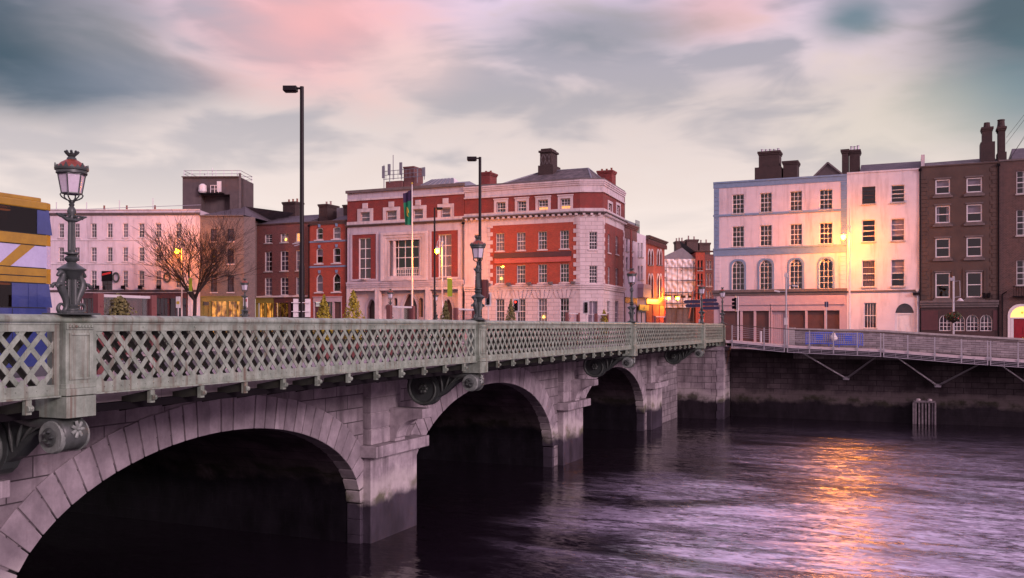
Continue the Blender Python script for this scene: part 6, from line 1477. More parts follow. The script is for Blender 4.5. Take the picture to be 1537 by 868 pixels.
# ------------------------------------------------------------------ heritage lamps with sea horses
def heritage(loc, label, group, rot=0):
    t = thing('bridge_lamp', label, 'street lamp', loc, group)
    kw = dict(frame=None)
    m = MB(); m.box(-.30, .30, -.36, .36, 0, .03); m.lathe([(.23, .03), (.23, .06), (.17, .075)], 24); m.build('base_plate', 'iron_dk', t, bevel=.006, **kw)
    m = MB(); m.lathe([(.13, .07), (.13, .10), (.105, .12), (.12, .16), (.095, .18)], 24); m.lathe([(.093, .18), (.086, .62)], 64, flute=.16, fn=16); m.lathe([(.09, .62), (.12, .66), (.17, .71), (.21, .765), (.235, .78), (.24, .80), (.20, .825), (.13, .87), (.09, .895), (.07, .92), (.11, .955), (.12, .99), (.085, 1.03), (.06, 1.04), (.125, 1.065), (.125, 1.09), (.06, 1.10), (.065, 1.13)], 32); m.build('column_base', 'iron_dk', t, smooth=35, **kw)
    m = MB(); m.lathe([(.066, 1.13), (.058, 1.62)], 48, flute=.14, fn=12); m.lathe([(.06, 1.62), (.09, 1.65), (.06, 1.68), (.05, 1.74), (.075, 1.80), (.062, 1.86), (.035, 1.90), (.05, 1.93), (.03, 1.96)], 24); m.build('shaft', 'iron_dk', t, smooth=40, **kw)
    m = MB()
    for s in (1, -1):
        m.tube([(0, 0, 1.70), (0, s*.10, 1.66), (0, s*.18, 1.70), (0, s*.30, 1.74)], [.03, .032, .028, .012], 7)
        m.tube([(0, s*.02, 1.74), (0, s*.30, 1.745)], .014, 6); m.lathe([(0, -.02), (.02, 0), (0, .02)], 6, (0, s*.305, 1.745))
        for k in range(4): m.tube([(0, s*(.05 + .06*k), 1.69), (.03*(-1)**k, s*(.07 + .06*k), 1.735), (0, s*(.09 + .06*k), 1.75)], [.012, .025, .008], 5)
    for a in (0, 1): m.tube([((-1)**a*.02, 0, 1.70), ((-1)**a*.12, 0, 1.72)], [.03, .012], 6)
    m.build('ladder_bar', 'iron_dk', t, smooth=60, **kw)
    m = MB()        # lantern cradle and glazing frame
    for k in range(6):
        a = k * math.pi / 3; ca, sa = math.cos(a), math.sin(a); P = lambda r, z: (r*ca, r*sa, z)
        m.tube([P(.025, 1.95), P(.05, 2.0), P(.12, 2.03), P(.165, 2.06), P(.185, 2.10), P(.165, 2.125)], .013, 5)
        m.tube([P(.165, 2.12), P(.225, 2.46)], .011, 5); m.tube([P(.225, 2.46), P(.245, 2.49)], .02, 5)
        b = a + math.pi / 3; m.tube([P(.165, 2.125), (.165*math.cos(b), .165*math.sin(b), 2.125)], .014, 5)
        m.tube([P(.225, 2.46), (.225*math.cos(b), .225*math.sin(b), 2.46)], .014, 5)
    m.lathe([(.03, 1.95), (.045, 1.98), (.03, 2.01)], 12); m.build('lantern_frame', 'iron_dk', t, smooth=60, **kw)
    m = MB(); m.lathe([(.158, 2.13), (.215, 2.45)], 6); m.build('lantern_glass', 'lampglass', t, **kw)
    m = MB(); m.lathe([(.23, 2.465), (.255, 2.475), (.25, 2.52), (.275, 2.53), (.28, 2.56), (.26, 2.565)], 24)
    for k in range(18):
        a = k * 2 * math.pi / 18; r = .265; m.prism([(-.04, 0), (.04, 0), (.0, .05 if k % 3 else .085)], -.01, .01, 'y'); n_ = 6
        for i in range(len(m.v) - n_, len(m.v)):
            x, y, z = m.v[i]; m.v[i] = ((r + y) * math.cos(a) - x * math.sin(a), (r + y) * math.sin(a) + x * math.cos(a), 2.56 + z)
    rf = sub(m.build('lantern_roof', 'iron_dk', t, smooth=30, **kw), t['_b'])
    m = MB(); m.lathe([(.255, 2.562), (.235, 2.60), (.18, 2.66), (.11, 2.705), (.08, 2.72)], 24); m.build('copper_dome', 'copper', rf, smooth=50, **kw)
    m = MB(); m.lathe([(.085, 2.72), (.075, 2.75), (.055, 2.77), (.085, 2.80), (.095, 2.825), (.075, 2.83)], 16)
    for k in range(8):
        a = k * math.pi / 4; m.tube([(.08*math.cos(a), .08*math.sin(a), 2.815), (.105*math.cos(a), .105*math.sin(a), 2.86), (.10*math.cos(a), .10*math.sin(a), 2.875)], [.018, .026, .01], 5)
    m.build('crown', 'iron_dk', rf, smooth=50, **kw)
    for s in (1, -1):
        P = lambda r, z, x=0.0: (x * s, s * r, z)
        m = MB()
        path = [(.165,.150),(.195,.185),(.240,.180),(.275,.135),(.275,.085),(.235,.045),(.18,.045),(.130,.09),(.112,.16),(.118,.25),(.15,.34),(.19,.42),(.222,.50),(.222,.57),(.195,.63),(.175,.685),(.178,.725),(.205,.745),(.24,.725),(.275,.69),(.295,.665)]
        rad = [.014,.022,.027,.031,.035,.038,.041,.045,.050,.056,.064,.071,.074,.067,.056,.050,.050,.050,.042,.034,.024]
        pp = []; rr_ = []
        for i in range(len(path) - 1):
            for k in range(3):
                f = k / 3; p0, p1, p2, p3 = path[max(i-1,0)], path[i], path[i+1], path[min(i+2, len(path)-1)]
                c_ = lambda j: .5*((2*p1[j]) + (p2[j]-p0[j])*f + (2*p0[j]-5*p1[j]+4*p2[j]-p3[j])*f*f + (3*p1[j]-p0[j]-3*p2[j]+p3[j])*f**3)
                pp.append(P(c_(0), c_(1))); rr_.append(rad[i] + (rad[i+1]-rad[i])*f)
        m.tube(pp, rr_, 12)
        for x in (.025, -.025): m.tube([P(.19, .765, x), P(.18, .80, x * 1.3)], [.018, .006], 5); m.tube([P(.235, .755, x*1.1), P(.235, .755, x*1.75)], [.012, .006], 6)
        for k in range(7):       # mane
            r, z = [(.16,.755),(.128,.72),(.122,.675),(.135,.63),(.15,.585),(.147,.53),(.13,.47)][k]; m.tube([P(r + .03, z), P(r - .02, z + .015), P(r - .045, z - .01)], [.028, .022, .006], 6)
        for x in (.05, -.05):   # fin like forelegs
            m.tube([P(.25, .53, x), P(.31, .53, x*1.2), P(.345, .50, x*1.2), P(.335, .46, x*1.1)], [.04, .034, .036, .014], 7)
            m.tube([P(.345, .50, x*1.2), P(.385, .515, x*1.5)], [.03, .008], 5); m.tube([P(.345, .49, x*1.2), P(.39, .47, x*1.4)], [.028, .008], 5)
        for k in range(6): r, z = path[8 + k//1] if 8 + k < len(path) else path[-1]; m.tube([P(r + .03, z - .02), P(r + .055, z + .0)], [.02, .006], 5)
        m.build('sea_horse', 'iron_dk', t, smooth=70, **kw)
    if rot: t.rotation_euler = (0, 0, rot)
    return t
H0 = heritage((U0 - .08, PV[0], .2), 'dark green lamp with paired sea horses nearest the viewer, beside the bus', 'sea horse lamps on the near parapet')
for i, (v, lb) in enumerate(((PV[1], 'dark green sea horse lamp in front of the tall dark pole and brick corner building'), (PV[2], 'dark green sea horse lamp in front of the white house in the side street'), (PV[3], 'dark green sea horse lamp by the navy finger signs at the bridge end'), (VEND + .05, 'dark green sea horse lamp on the last pedestal, next to the blue trimmed house'))):
    dup(H0, (U0 - .08, v, .2), lb)
for v, lb in ((PV[2], 'small distant sea horse lamp left of the thick dark pole, before the dull brick house'), (PV[3], 'small distant sea horse lamp beside the flagpole, before the stone hall doorway'), (VEND, 'small distant sea horse lamp beside the thin dark pole at the hall corner')):
    dup(H0, (U0F + .08, v, .2), lb, 'sea horse lamps on the far parapet')

# ------------------------------------------------------------------ tall dark poles on the bridge
def tall_pole(loc, h, arm, label, base_h=3.2):
    t = thing('lighting_pole', label, 'lamp post', loc, 'tall dark lighting poles on the bridge')
    m = MB(); m.lathe([(.10, 0), (.10, base_h), (.075, base_h + .15), (.068, h)], 14); m.lathe([(.16, 0), (.16, .3), (.11, .35)], 14); m.build('post', 'pole_dk', t, frame=None, smooth=40)
    d = Vector(arm).normalized(); m = MB(); p = Vector((0, 0, h - .06))
    m.bar(p - d * .02, p + d * .35, .06, .06); m.build('arm', 'pole_dk', t, frame=None)
    m = MB(); m.bar(p + d * .16 + Vector((0, 0, -.02)), p + d * .62 + Vector((0, 0, -.02)), .30, .17); m.bar(p + d * .20 + Vector((0, 0, -.12)), p + d * .58 + Vector((0, 0, -.12)), .22, .03); m.build('lamp_head', 'pole_dk', t, frame=None, bevel=.02)
    return t
A1 = (-CT, -ST, 0)
TP = tall_pole((-18.9, 25.65, -1.2), 9.35, A1, 'tall dark lamp post with box head, nearest and highest above the bridge')
m = MB()
TP2 = tall_pole((-18.9, 39.75, -1.2), 9.35, A1, 'dark lamp post with box head in front of the brick corner building')
m = MB(); m.box(-.32, .32, .12, .24, 2.55, 3.45); m.build('notice_board', 'redpost', TP2, frame=None)
m = MB(); m.box(.325, .34, .1, .26, 2.6, 3.4); m.build('board_edge', 'maroon', TP2, frame=None)
tall_pole((-34.2, 63.6, -1.2), 10.55, (CT, ST, 0), 'thin dark lamp post before the hall with its head turned to the right')
sg = thing('pole_sign', 'pair of white boards strapped to the tall dark pole', 'sign', (-18.9, 25.65, .4))
m = MB(); d = Vector((CT, ST, 0))
for s in (-1, 1): c_ = d * (.20 * s) + Vector((0, 0, .22)); m.bar(c_ - d * .09, c_ + d * .09, .03, .62)
m.bar(d * -.3 + Vector((0, -.09, .4)), d * .35 + Vector((0, -.09, .4)), .02, .02); m.bar(d * -.3 + Vector((0, -.09, .1)), d * .35 + Vector((0, -.09, .1)), .02, .02); m.build('boards', 'whitewood', sg, frame=None)
# sagging wire bracket on the pole
m = MB(); m.bar((0, 0, 4.05), tuple(Vector((0, 0, 4.0)) - d * .32), .03, .03); m.bar((0, 0, 4.0), tuple(Vector((0, 0, 3.93)) - d * .26), .025, .025); m.build('bracket', 'steel', TP, frame=None)

# ------------------------------------------------------------------ glass wind screens and shrubs along the kerb
def screen(v0, L_, label):
    t = thing('wind_screen', label, 'glass screen', (-18.5, v0, -1.2), 'glass wind screens along the footway')
    for y in (0, L_):
        m = MB(); m.box(-.09, .09, y - .09, y + .09, 0, 2.02); 
        for z in (.5, 1.1, 1.7): m.tube([(.09, y, z), (.11, y, z)], .03, 6)
        m.build('post', 'redpost', t, frame=None, bevel=.01)
    for za, zb in ((1.93, 2.0), (.32, .40)): m = MB(); m.box(-.035, .035, .09, L_ - .09, za, zb); m.build('rail', 'pole_w', t, frame=None)
    m = MB(); m.box(-.008, .008, .09, L_ - .09, .401, 1.929); m.build('glass', 'glass_lt', t, frame=None)
    m = MB(); m.box(-.02, .25, .1, L_ - .1, .42, .47); m.box(.02, .2, .2, .3, 0, .419); m.box(.02, .2, L_ - .3, L_ - .2, 0, .419); m.build('bench_seat', 'plank', t, frame=None)
    return t
for v, l_, lb in ((16.78, 1.75, 'glass wind screen with rust red posts nearest the bus'), (30.7, 1.8, 'glass wind screen with rust red posts below the flagpole'), (36.4, 1.9, 'glass wind screen with rust red posts behind the second near lamp'), (50.9, 2.0, 'glass wind screen with rust red posts before the door of the corner building'), (56.4, 2.4, 'glass wind screen with rust red posts beside the last clipped shrub'), (71.4, 3.4, 'glass wind screen with rust red posts farthest away, before the red shop')): screen(v, l_, lb)

def leaf_cloud(n, fn, size, seed):
    m = MB(); q = random.Random(seed)
    for _ in range(n):
        p, nn = fn(q); s = size * q.uniform(.6, 1.3); a = Vector((q.gauss(0, 1), q.gauss(0, 1), q.gauss(0, 1))); nn = (nn + a * .6).normalized()
        x = nn.orthogonal().normalized() * s; y = nn.cross(x); th = q.uniform(0, 6.3); x, y = x * math.cos(th) + y * math.sin(th), y * math.cos(th) - x * math.sin(th)
        m.add([p - x * .5, p + y * .9 - nn * s * .1, p + x * .5, p - y * .4], [(0, 1, 2, 3)])
    return m
def shrub(loc, h, w, mat, label, seed, roundish=False):
    t = thing('clipped_shrub', label, 'shrub', loc, 'planted shrubs along the footway')
    def fn(q):
        while True:
            z = q.random(); r = (w * (1 - z) ** .75 * (.55 + .45 * min(1, z * 5))) if not roundish else w * math.sqrt(max(0, 1 - (2*z - 1) ** 2) )
            if q.random() < .35 + r / w: break
        a = q.uniform(0, 6.283); bump = 1 + .16 * math.sin(a * 3 + z * 9 + seed) + .10 * math.sin(a * 7 - z * 17)
        rr = r * bump * (q.random() ** .35); return Vector((rr * math.cos(a), rr * math.sin(a), .72 + z * h)), Vector((math.cos(a), math.sin(a), .5))
    leaf_cloud(1500, fn, .062, seed).build('foliage', mat, t, frame=None, recalc=False)
    m = MB(); m.tube([(0, 0, .4), (.01, 0, .7), (-.01, .01, .72 + h * .75)], [.035, .03, .01], 6); m.build('trunk', 'bark', t, frame=None)
    m = MB(); m.lathe([(.26, 0), (.34, .55), (.36, .58), (.36, .63), (.30, .63), (.28, .5)], 16); m.build('planter', 'redpost', t, frame=None, smooth=40)
    return t
shrub((-18.6, 17.45, -0.86), .95, .36, 'leaf2', 'round dull green shrub behind the nearest glass screen', 1, True)
shrub((-18.6, 26.5, -1.2), 1.55, .44, 'leaf', 'small golden green cone shrub just right of the tall dark pole', 2)
shrub((-18.6, 28.35, -1.2), 1.80, .58, 'leaf', 'largest golden green cone shrub, in front of the left edge of the hall', 3)
shrub((-18.6, 35.6, -1.2), 1.6, .36, 'leaf2', 'dull green cone shrub below the orange lamp of the hall', 4)
shrub((-18.6, 42.8, -1.2), 1.85, .42, 'leaf2', 'dull green cone shrub before the ground floor windows of the corner building', 5)
shrub((-18.6, 58.4, -1.2), 1.6, .45, 'leaf', 'pale golden shrub farthest along the bridge near the chamfered corner', 6)

# ------------------------------------------------------------------ double deck bus
def bus():
    t = thing('double_deck_bus', 'yellow, white and blue double deck bus at the left edge on the bridge', 'bus', (-21.25, 11.3, -1.33))
    X0, X1, Y0, Y1 = -1.27, 1.25, -5.4, 5.45; kw = dict(frame=None); e = 5.45
    def side_strip(z0, z1, d=.0):
        m = MB(); r = .25 - d
        poly = [(X1 - .25, Y1 + d), (X0 + .25, Y1 + d)] + [(X0, Y1 - .25), (X0, Y0)] + [(X1, Y0), (X1, Y1 - .25), (X1 - .07, Y1 - .07)]
        poly = [(X1 + d, Y0 - d), (X1 + d, Y1 - .22), (X1 - .06 + d, Y1 - .06 + d), (X1 - .22, Y1 + d), (X0 + .22, Y1 + d), (X0 + .06 - d, Y1 - .06 + d), (X0 - d, Y1 - .22), (X0 - d, Y0 - d)]
        m.prism(poly, z0, z1, 'z'); return m
    Z = [.32, 1.80, 2.58, 2.80, 3.36, 3.62, 4.28, 4.56]
    b = sub(side_strip(Z[2], 3.36).build('body', 'bus_l', t, bevel=.01, **kw), t['_b'])
    side_strip(Z[0], 1.80).build('skirt', 'bus_b', t, bevel=.01, **kw)
    side_strip(2.58 - .18, 2.78, .004).build('yellow_stripe', 'bus_y', t, **kw)
    side_strip(3.361, 3.64, .003).build('yellow_band', 'bus_y', t, bevel=.01, **kw)
    m = side_strip(4.26, 4.46, .003); m.prism([(X1 - .15, Y0 + .1), (X1 - .15, Y1 - .25), (X0 + .15, Y1 - .25), (X0 + .15, Y0 + .1)], 4.461, 4.58, 'z'); m.build('roof', 'bus_y', t, bevel=.03, **kw)
    # window bands: glass set between pillars, each deck
    for (z0, z1, nm) in ((3.641, 4.259, 'upper_window'), (1.801, 2.399, 'lower_window')):
        m = MB(); n = 7; y = Y0
        w = (Y1 - .45 - Y0) / n
        for i in range(n):
            for X in (X1 - .02, X0 + .02):
                m = MB(); m.box(X - .015, X + .015, Y0 + i*w + .05, Y0 + (i+1)*w - .05, z0, z1)
                if nm == 'lower_window' and i == n - 1:
                    m = MB(); m.box(X - .016, X + .016, 4.25, 5.0, z0, z1); m.box(X - .03, X + .03, 4.7, 4.71, z0, z1); m.build('side_panel', 'bus_b', t, **kw)
                    m = MB(); m.box(X - .015, X + .015, Y0 + i*w + .05, 4.249, z0, z1); m.build(nm, 'glass_bus', t, **kw)
                else: m.build(nm, 'glass_bus', t, **kw)
        for i in range(n + 1):
            for X in (X1, X0): m = MB(); m.box(X - .05 if X > 0 else X - .004, X + .004 if X > 0 else X + .05, Y0 + i*w - .05, Y0 + i*w + .05, z0, z1); m.build('window_pillar', 'bus_b' if i else 'bus_y', t, **kw)
        m = MB(); m.box(X0 + .03, X1 - .03, Y1 - .47, Y1 - .44, z0, z1); m.build('bulkhead', 'bus_b', t, **kw)
        for xa, xb in ((X1 - .05, X1 + .002), (X0 - .002, X0 + .05)): m = MB(); m.prism([(Y1 - .42, z0), (Y1 - .06, z0), (Y1 - .16, z1), (Y1 - .5, z1)], xa, xb, 'x'); m.build('corner_pillar', 'bus_b', t, **kw)
        m = MB(); m.box(X0 + .03, X1 - .03, Y0, Y0 + .03, z0, z1); m.build('back_panel', 'bus_b', t, **kw)
    m = MB(); m.box(X0 + .1, X1 - .1, Y1 - .08, Y1 - .04, 3.0, 4.2); m.build('windscreen', 'glass_bus', t, **kw)
    m = MB(); m.box(-.04, .04, Y0 + .2, Y1 - .6, 1.4, 2.39); m.box(-.04, .04, Y0 + .2, Y1 - .6, 3.2, 4.25); m.box(X0 + .1, X1 - .12, Y0 + .2, Y1 - .6, 3.3, 3.62); m.build('interior', 'darkwood', t, **kw)
    for zl in (2.36, 4.2):
        for xs_ in (.75, -.75): m = MB(); m.box(xs_ - .06, xs_ + .06, Y0 + .6, Y1 - .9, zl, zl + .03); m.build('ceiling_light', 'warm', t, **kw)
    for zg in (1.79, 2.405, 2.575, 2.785, 3.352, 3.636, 4.252):
        m = MB(); m.box(X1 + .0035, X1 + .0065, Y0 + .05, Y1 - .25, zg - .012, zg + .012); m.build('rubber_seal', 'tyre', t, **kw)
    for k in range(6):
        m = MB(); m.box(X1 + .001, X1 + .004, Y0 + .9 + k*1.75, Y0 + .915 + k*1.75, .35, 1.77); m.build('panel_seam', 'tyre', t, **kw)
    for k in range(8):
        for xs_ in (.55, -.55): m = MB(); m.box(xs_ - .4, xs_ + .4, Y0 + .7 + k*1.15, Y0 + .8 + k*1.15, 3.3, 4.05); m.build('seat', 'bus_b', t, **kw)
    m = MB(); m.prism([(Y1 - 1.6, 2.79), (Y1 - 1.25, 2.79), (Y1 - .55, 3.35), (Y1 - .95, 3.35)], X1 + .001, X1 + .006, 'x'); m.build('diagonal_stripe', 'bus_y', b, **kw)
    for y in (-3.4, 2.9):
        for X in (X1 - .28, X0 + .02):
            m = MB(); m.tube([(X, y, .48), (X + .26, y, .48)], .48, 24); w_ = sub(m.build('wheel', 'tyre', t, **kw), t['_b']); m = MB(); m.tube([(X + (.262 if X > 0 else -.012), y, .48), (X + (.275 if X > 0 else .0), y, .48)], .27, 18); m.build('rim', 'steel', w_, **kw)
    for X in (X1 - .35, X0 + .12): m = MB(); m.box(X, X + .24, Y1 + .001, Y1 + .03, .7, .95); m.build('headlight', 'pole_w', t, **kw)
bus()

# ------------------------------------------------------------------ bare tree by the white building
def bare_tree():
    x, y = at_depth(291, 101); zb = -1.7; t = thing('bare_tree', 'leafless branching tree before the pink white building by an orange lamp', 'tree', (x, y, zb))
    q = random.Random(21); lim = MB(); tr = MB()
    d_r = Vector((CT, ST, 0)); d_f = Vector((-ST, CT, 0))
    def grow(p, d, L_, r, lev, mb):
        n = 4; pts = [p]; rs = [r]
        for i in range(n):
            d = (d + Vector((q.gauss(0, .10), q.gauss(0, .10), q.gauss(0, .05) + (.05 if lev > 0 else 0)))).normalized(); p = p + d * (L_ / n); pts.append(p); rs.append(max(.013, r * (1 - .45 * (i + 1) / n)))
        mb.tube(pts, rs, 7 if lev < 2 else (5 if lev < 3 else 3), caps=lev < 2)
        if lev >= 5 or r < .007: return
        k = [5, 5, 4, 4, 3][lev]
        for j in range(k):
            f = 1.0 if j == 0 else q.uniform(.35, .95); i = min(n - 1, int(f * n)); pp = pts[i].lerp(pts[i+1], f * n - i) if f < 1 else pts[-1]
            ax = Vector((q.gauss(0, 1), q.gauss(0, 1), q.gauss(0, .35))).normalized(); sp = (.35 if j == 0 else q.uniform(.55, .95)) * (1.1 if lev < 2 else 1)
            nd = (d + ax * sp).normalized(); nd.z = max(nd.z, -.05); grow(pp, nd, L_ * q.uniform(.66, .86), rs[-1] * (.92 if j == 0 else q.uniform(.6, .8)), lev + 1, lim)
    trunk_top = Vector((.15, .05, 5.2))
    tr.tube([(0, 0, 0), (.03, 0, .3), (.02, .05, 2.2), tuple(trunk_top)], [.34, .25, .21, .19], 10); tr.build('trunk', 'bark', t, frame=None, smooth=60)
    for a, el, L_ in ((.2, .75, 4.0), (1.3, .55, 3.8), (2.4, .75, 4.1), (3.3, .5, 4.0), (4.2, .8, 4.2), (5.3, .55, 3.8), (.9, 1.1, 4.4), (3.8, 1.15, 4.3)):
        dd = d_r * math.cos(a) * math.cos(el) + d_f * math.sin(a) * math.cos(el) + Vector((0, 0, math.sin(el) + .25)); dd.normalize(); grow(trunk_top - Vector((0, 0, q.uniform(0, .9))), dd, L_ * .84, .135, 1, lim)
    lim.build('crown', 'bark', t, frame=None, recalc=False, smooth=80)
bare_tree()

# ------------------------------------------------------------------ orange street lamps on the quay (lit)
def sodium(px, y, depth_y, label, base_z, gy, energy, bulb=.24, spike=1.8):
    p = Frame(0, depth_y, 0); X = p.u(px); z = p.z(px, y)
    t = thing('quay_lamp', label, 'street lamp', (X, depth_y, base_z), 'lit orange street lamps along the quay'); h = z - base_z; kw = dict(frame=None)
    m = MB(); m.lathe([(.16, 0), (.16, 1.1), (.09, 1.25), (.07, h + .9), (.05, h + 1.0), (.02, h + 1.0 + spike)], 12); m.lathe([(.1, h + .8), (.14, h + .9), (.08, h + 1.0)], 12); m.build('post', 'pole_w', t, smooth=40, **kw)
    d = Vector((-CT, -ST, 0)); m = MB(); P = lambda r, zz: tuple(d * r + Vector((0, 0, zz)))
    m.tube([P(0, h + .35), P(.12, h + .95), P(.32, h + 1.15), P(.50, h + .95), P(.55, h + .5)], .035, 7); m.tube([P(.0, h + .75), P(.18, h + .65), P(.3, h + .85), P(.2, h + 1.0)], .025, 6); m.build('swan_neck', 'pole_w', t, smooth=60, **kw)
    c = d * .55; m = MB(); m.lathe([(.03, .5), (.08, .42), (.24, .26), (.28, .20), (.26, .19)], 14, (c.x, c.y, h)); m.build('lamp_hood', 'pole_w', t, smooth=40, **kw)
    m = MB(); m.lathe([(.03, -.26), (.16, -.18), (.23, 0.0), (.22, .14), (.1, .185)], 14, (c.x, c.y, h)); m.build('globe', 'sodium', t, smooth=60, **kw)
    l = bpy.data.lights.new('quay_lamp_light', 'POINT'); l.energy = energy; l.color = (1, .30, .015); l.shadow_soft_size = bulb
    lo = bpy.data.objects.new('quay_lamp_light', l); COL.objects.link(lo); lo.parent = t; lo.location = (c.x, c.y, h - .45)
    return t
LQ = sodium(1275, 356, 86.4, 'lit orange street lamp between the blue trimmed and pink white houses', -1.9, 0, LAMP_E, spike=1.6)
sodium(664, 377, 82, 'lit orange street lamp with swan neck before the right side of the hall', -1.7, 0, LAMP_E, spike=.6)
x, y = at_depth(273, 103); sodium(273, 377, y, 'lit orange street lamp beside the bare tree and pink white building', -1.7, 0, LAMP_E * .9, spike=.3)

# ------------------------------------------------------------------ flag, banners, signs, signals on the quay
t = thing('flagpole', 'white flagpole standing before the central window of the hall', 'flagpole', (Frame(0, 82, 0).u(618.5), 82, -1.7)); F = Frame(0, 82, 0)
h = F.z(618, 277) + 1.7; m = MB(); m.lathe([(.13, 0), (.11, 3), (.07, h - .3), (.05, h)], 12); m.build('pole', 'pole_w', t, frame=None, smooth=40)
m = MB(); m.lathe([(.02, h), (.1, h + .06), (.09, h + .16), (.01, h + .22)], 10); m.build('finial', 'gold', t, frame=None, smooth=50)
xf = F.u(618.5); fl = thing('flag', 'limp green flag with dark top and gold emblem on the flagpole', 'flag', (xf, 82, F.z(618, 338)))
hh = F.z(618, 285) - F.z(618, 338); ww = .92
def cloth(u, v):   # u: 0 at the pole .. 1, v: 0 bottom .. 1 top
    return (-(.10 + u * ww * (.80 + .2 * v)), .10 * math.sin(u * 9 + v * 2.0) * (.3 + u), v * hh - .35 * u * (.5 + .5 * v) + (.25 * u * (1 - v)))
def cloth_part(v0, v1, nm, mat):
    m = MB(); n = 16; k = 14
    for j in range(k + 1):
        for i in range(n + 1): x, yy, z = cloth(i / n, v0 + (v1 - v0) * j / k); m.v.append((x, yy, z))
    for j in range(k):
        for i in range(n): a = j * (n + 1) + i; m.f.append((a, a + 1, a + n + 2, a + n + 1))
    return m.build(nm, mat, fl, frame=None, smooth=80, recalc=False)
cloth_part(0, .70, 'green_field', 'flag_g'); cloth_part(.70, 1, 'dark_field', 'flag_p')
m = MB()
def on_flag(u, v): x, yy, z = cloth(u, v); return (x, yy - .02, z)
m.tube([on_flag(.68, .50), on_flag(.60, .53), on_flag(.48, .50), on_flag(.40, .44), on_flag(.36, .36)], .045, 6); m.tube([on_flag(.68, .50), on_flag(.66, .40), on_flag(.56, .28), on_flag(.36, .24)], .04, 6)
for k in range(4): m.tube([on_flag(.44 + .06*k, .50), on_flag(.44 + .045*k, .27 + .02*k)], .016, 4)
m.build('emblem', 'gold', fl, frame=None, smooth=60)

def banner(px, ya, yb, V_, label, w=.42):
    F = Frame(0, V_, 0); t = thing('lime_banner', label, 'banner', (F.u(px), V_ - .05, F.z(px, yb)), 'narrow lime banners on the lamp posts')
    h = F.z(px, ya) - F.z(px, yb); m = MB(); m.box(-w/2, w/2, -.012, .012, .05, h - .05); m.build('cloth', 'lime', t, frame=None)
    m = MB(); m.tube([(-w/2 - .15, 0, h - .03), (w/2, 0, h - .03)], .02, 6); m.tube([(-w/2 - .15, 0, .03), (w/2, 0, .03)], .02, 6); m.build('arms', 'pole_w', t, frame=None)
banner(675.5, 418, 446, 81.6, 'narrow lime green banner on the orange lamp post before the hall', .55)
x, y = at_depth(286.5, 100); banner(286.5, 417, 438, y, 'narrow lime green banner beside the trunk of the bare tree', .45)

def signpost(px, ytop, V_, zb, label, plate=None, mat='pole_w', r=.05, name='sign_post', cat='sign'):
    F = Frame(0, V_, 0); t = thing(name, label, cat, (F.u(px), V_, zb)); h = F.z(px, ytop) - zb
    m = MB(); m.lathe([(r * 1.2, 0), (r, .1), (r, h)], 8); m.build('post', mat, t, frame=None)
    return t, h, F
x, y = at_depth(267, 97); t, h, F = signpost(267.5, 446, y, -1.7, 'white bus stop sign before the dark shopfront left of the tree')
m = MB(); m.box(-.28, .28, -.04, .04, h - 1.15, h + .05); m.build('plate', 'whitewood', t, frame=None); m = MB(); m.box(-.2, .2, -.055, -.041, h - .75, h - .45); m.build('band', 'sodium' if False else 'gold', t, frame=None)
x, y = at_depth(368.5, 97); t, h, F = signpost(368.5, 447.5, y, -1.7, 'white stop sign before the grey brick house shop')
m = MB(); m.box(-.28, .28, -.04, .04, h - 1.0, h + .05); m.build('plate', 'whitewood', t, frame=None); m = MB(); m.box(-.2, .2, -.055, -.041, h - .4, h - .1); m.build('band', 'redshop', t, frame=None)
# finger post
t, h, F = signpost(1052, 432, 76.9, -1.6, 'navy finger post with boards pointing both ways at the bridge end')
for s, z, L_ in ((-1, 3.9, 1.35), (-1, 3.55, 1.2), (1, 4.0, 1.25), (1, 3.68, 1.4), (1, 3.34, 1.45)):
    m = MB(); z = z - .35; pl = [(s*.06, z), (s*L_, z), (s*(L_ + .14), z + .13), (s*L_, z + .26), (s*.06, z + .26)]; m.prism(pl if s > 0 else pl[::-1], -.02, .02, 'y'); m.build('finger_board', 'navy', t, frame=None)
m = MB(); m.box(-.2, .2, .06, .1, .9, 2.2); m.build('map_case', 'pole_w', t, frame=None)
# traffic signals
def signal(px, ytop, V_, zb, label, lit=False, face=(-1, 0), bscale=1.0):
    F = Frame(0, V_, 0); t = thing('traffic_signal', label, 'traffic light', (F.u(px), V_, zb), 'traffic signals on the quay'); h = F.z(px, ytop) - zb
    m = MB(); m.lathe([(.08, 0), (.06, .1), (.06, h)], 10); m.build('post', 'pole_w', t, frame=None)
    f = Vector((face[0], face[1], 0)).normalized(); s = Vector((-f.y, f.x, 0)); c = f * .16 + Vector((0, 0, h - .62))
    m = MB(); m.bar(c + Vector((0, 0, -.5)), c + Vector((0, 0, .5)), .30, .24, tuple(f)); hd = sub(m.build('signal_head', 'under', t, frame=None, bevel=.02), t['_b'])
    m = MB(); m.bar(c - f*.02 + Vector((0, 0, -.66)), c - f*.02 + Vector((0, 0, .66)), .62 * bscale, .03, tuple(f)); m.build('backing_board', 'pole_w', t, frame=None)
    for k in range(3):
        q = c + f * .12 + Vector((0, 0, .32 - .32 * k)); m = MB(); m.tube([q, q + f * .02], .10, 12); m.build('lens', 'redsig' if lit and k == 0 else 'off', hd, frame=None); m = MB(); m.tube([q + Vector((0, 0, .02)), q + f * .2 + Vector((0, 0, .0))], [.125, .12], 10, caps=False); m.build('visor', 'under', hd, frame=None)
signal(1107.5, 445, 78.2, -1.7, 'traffic signal with white backing board before the blue trimmed house', False, (-.9, -.25), 1.2)
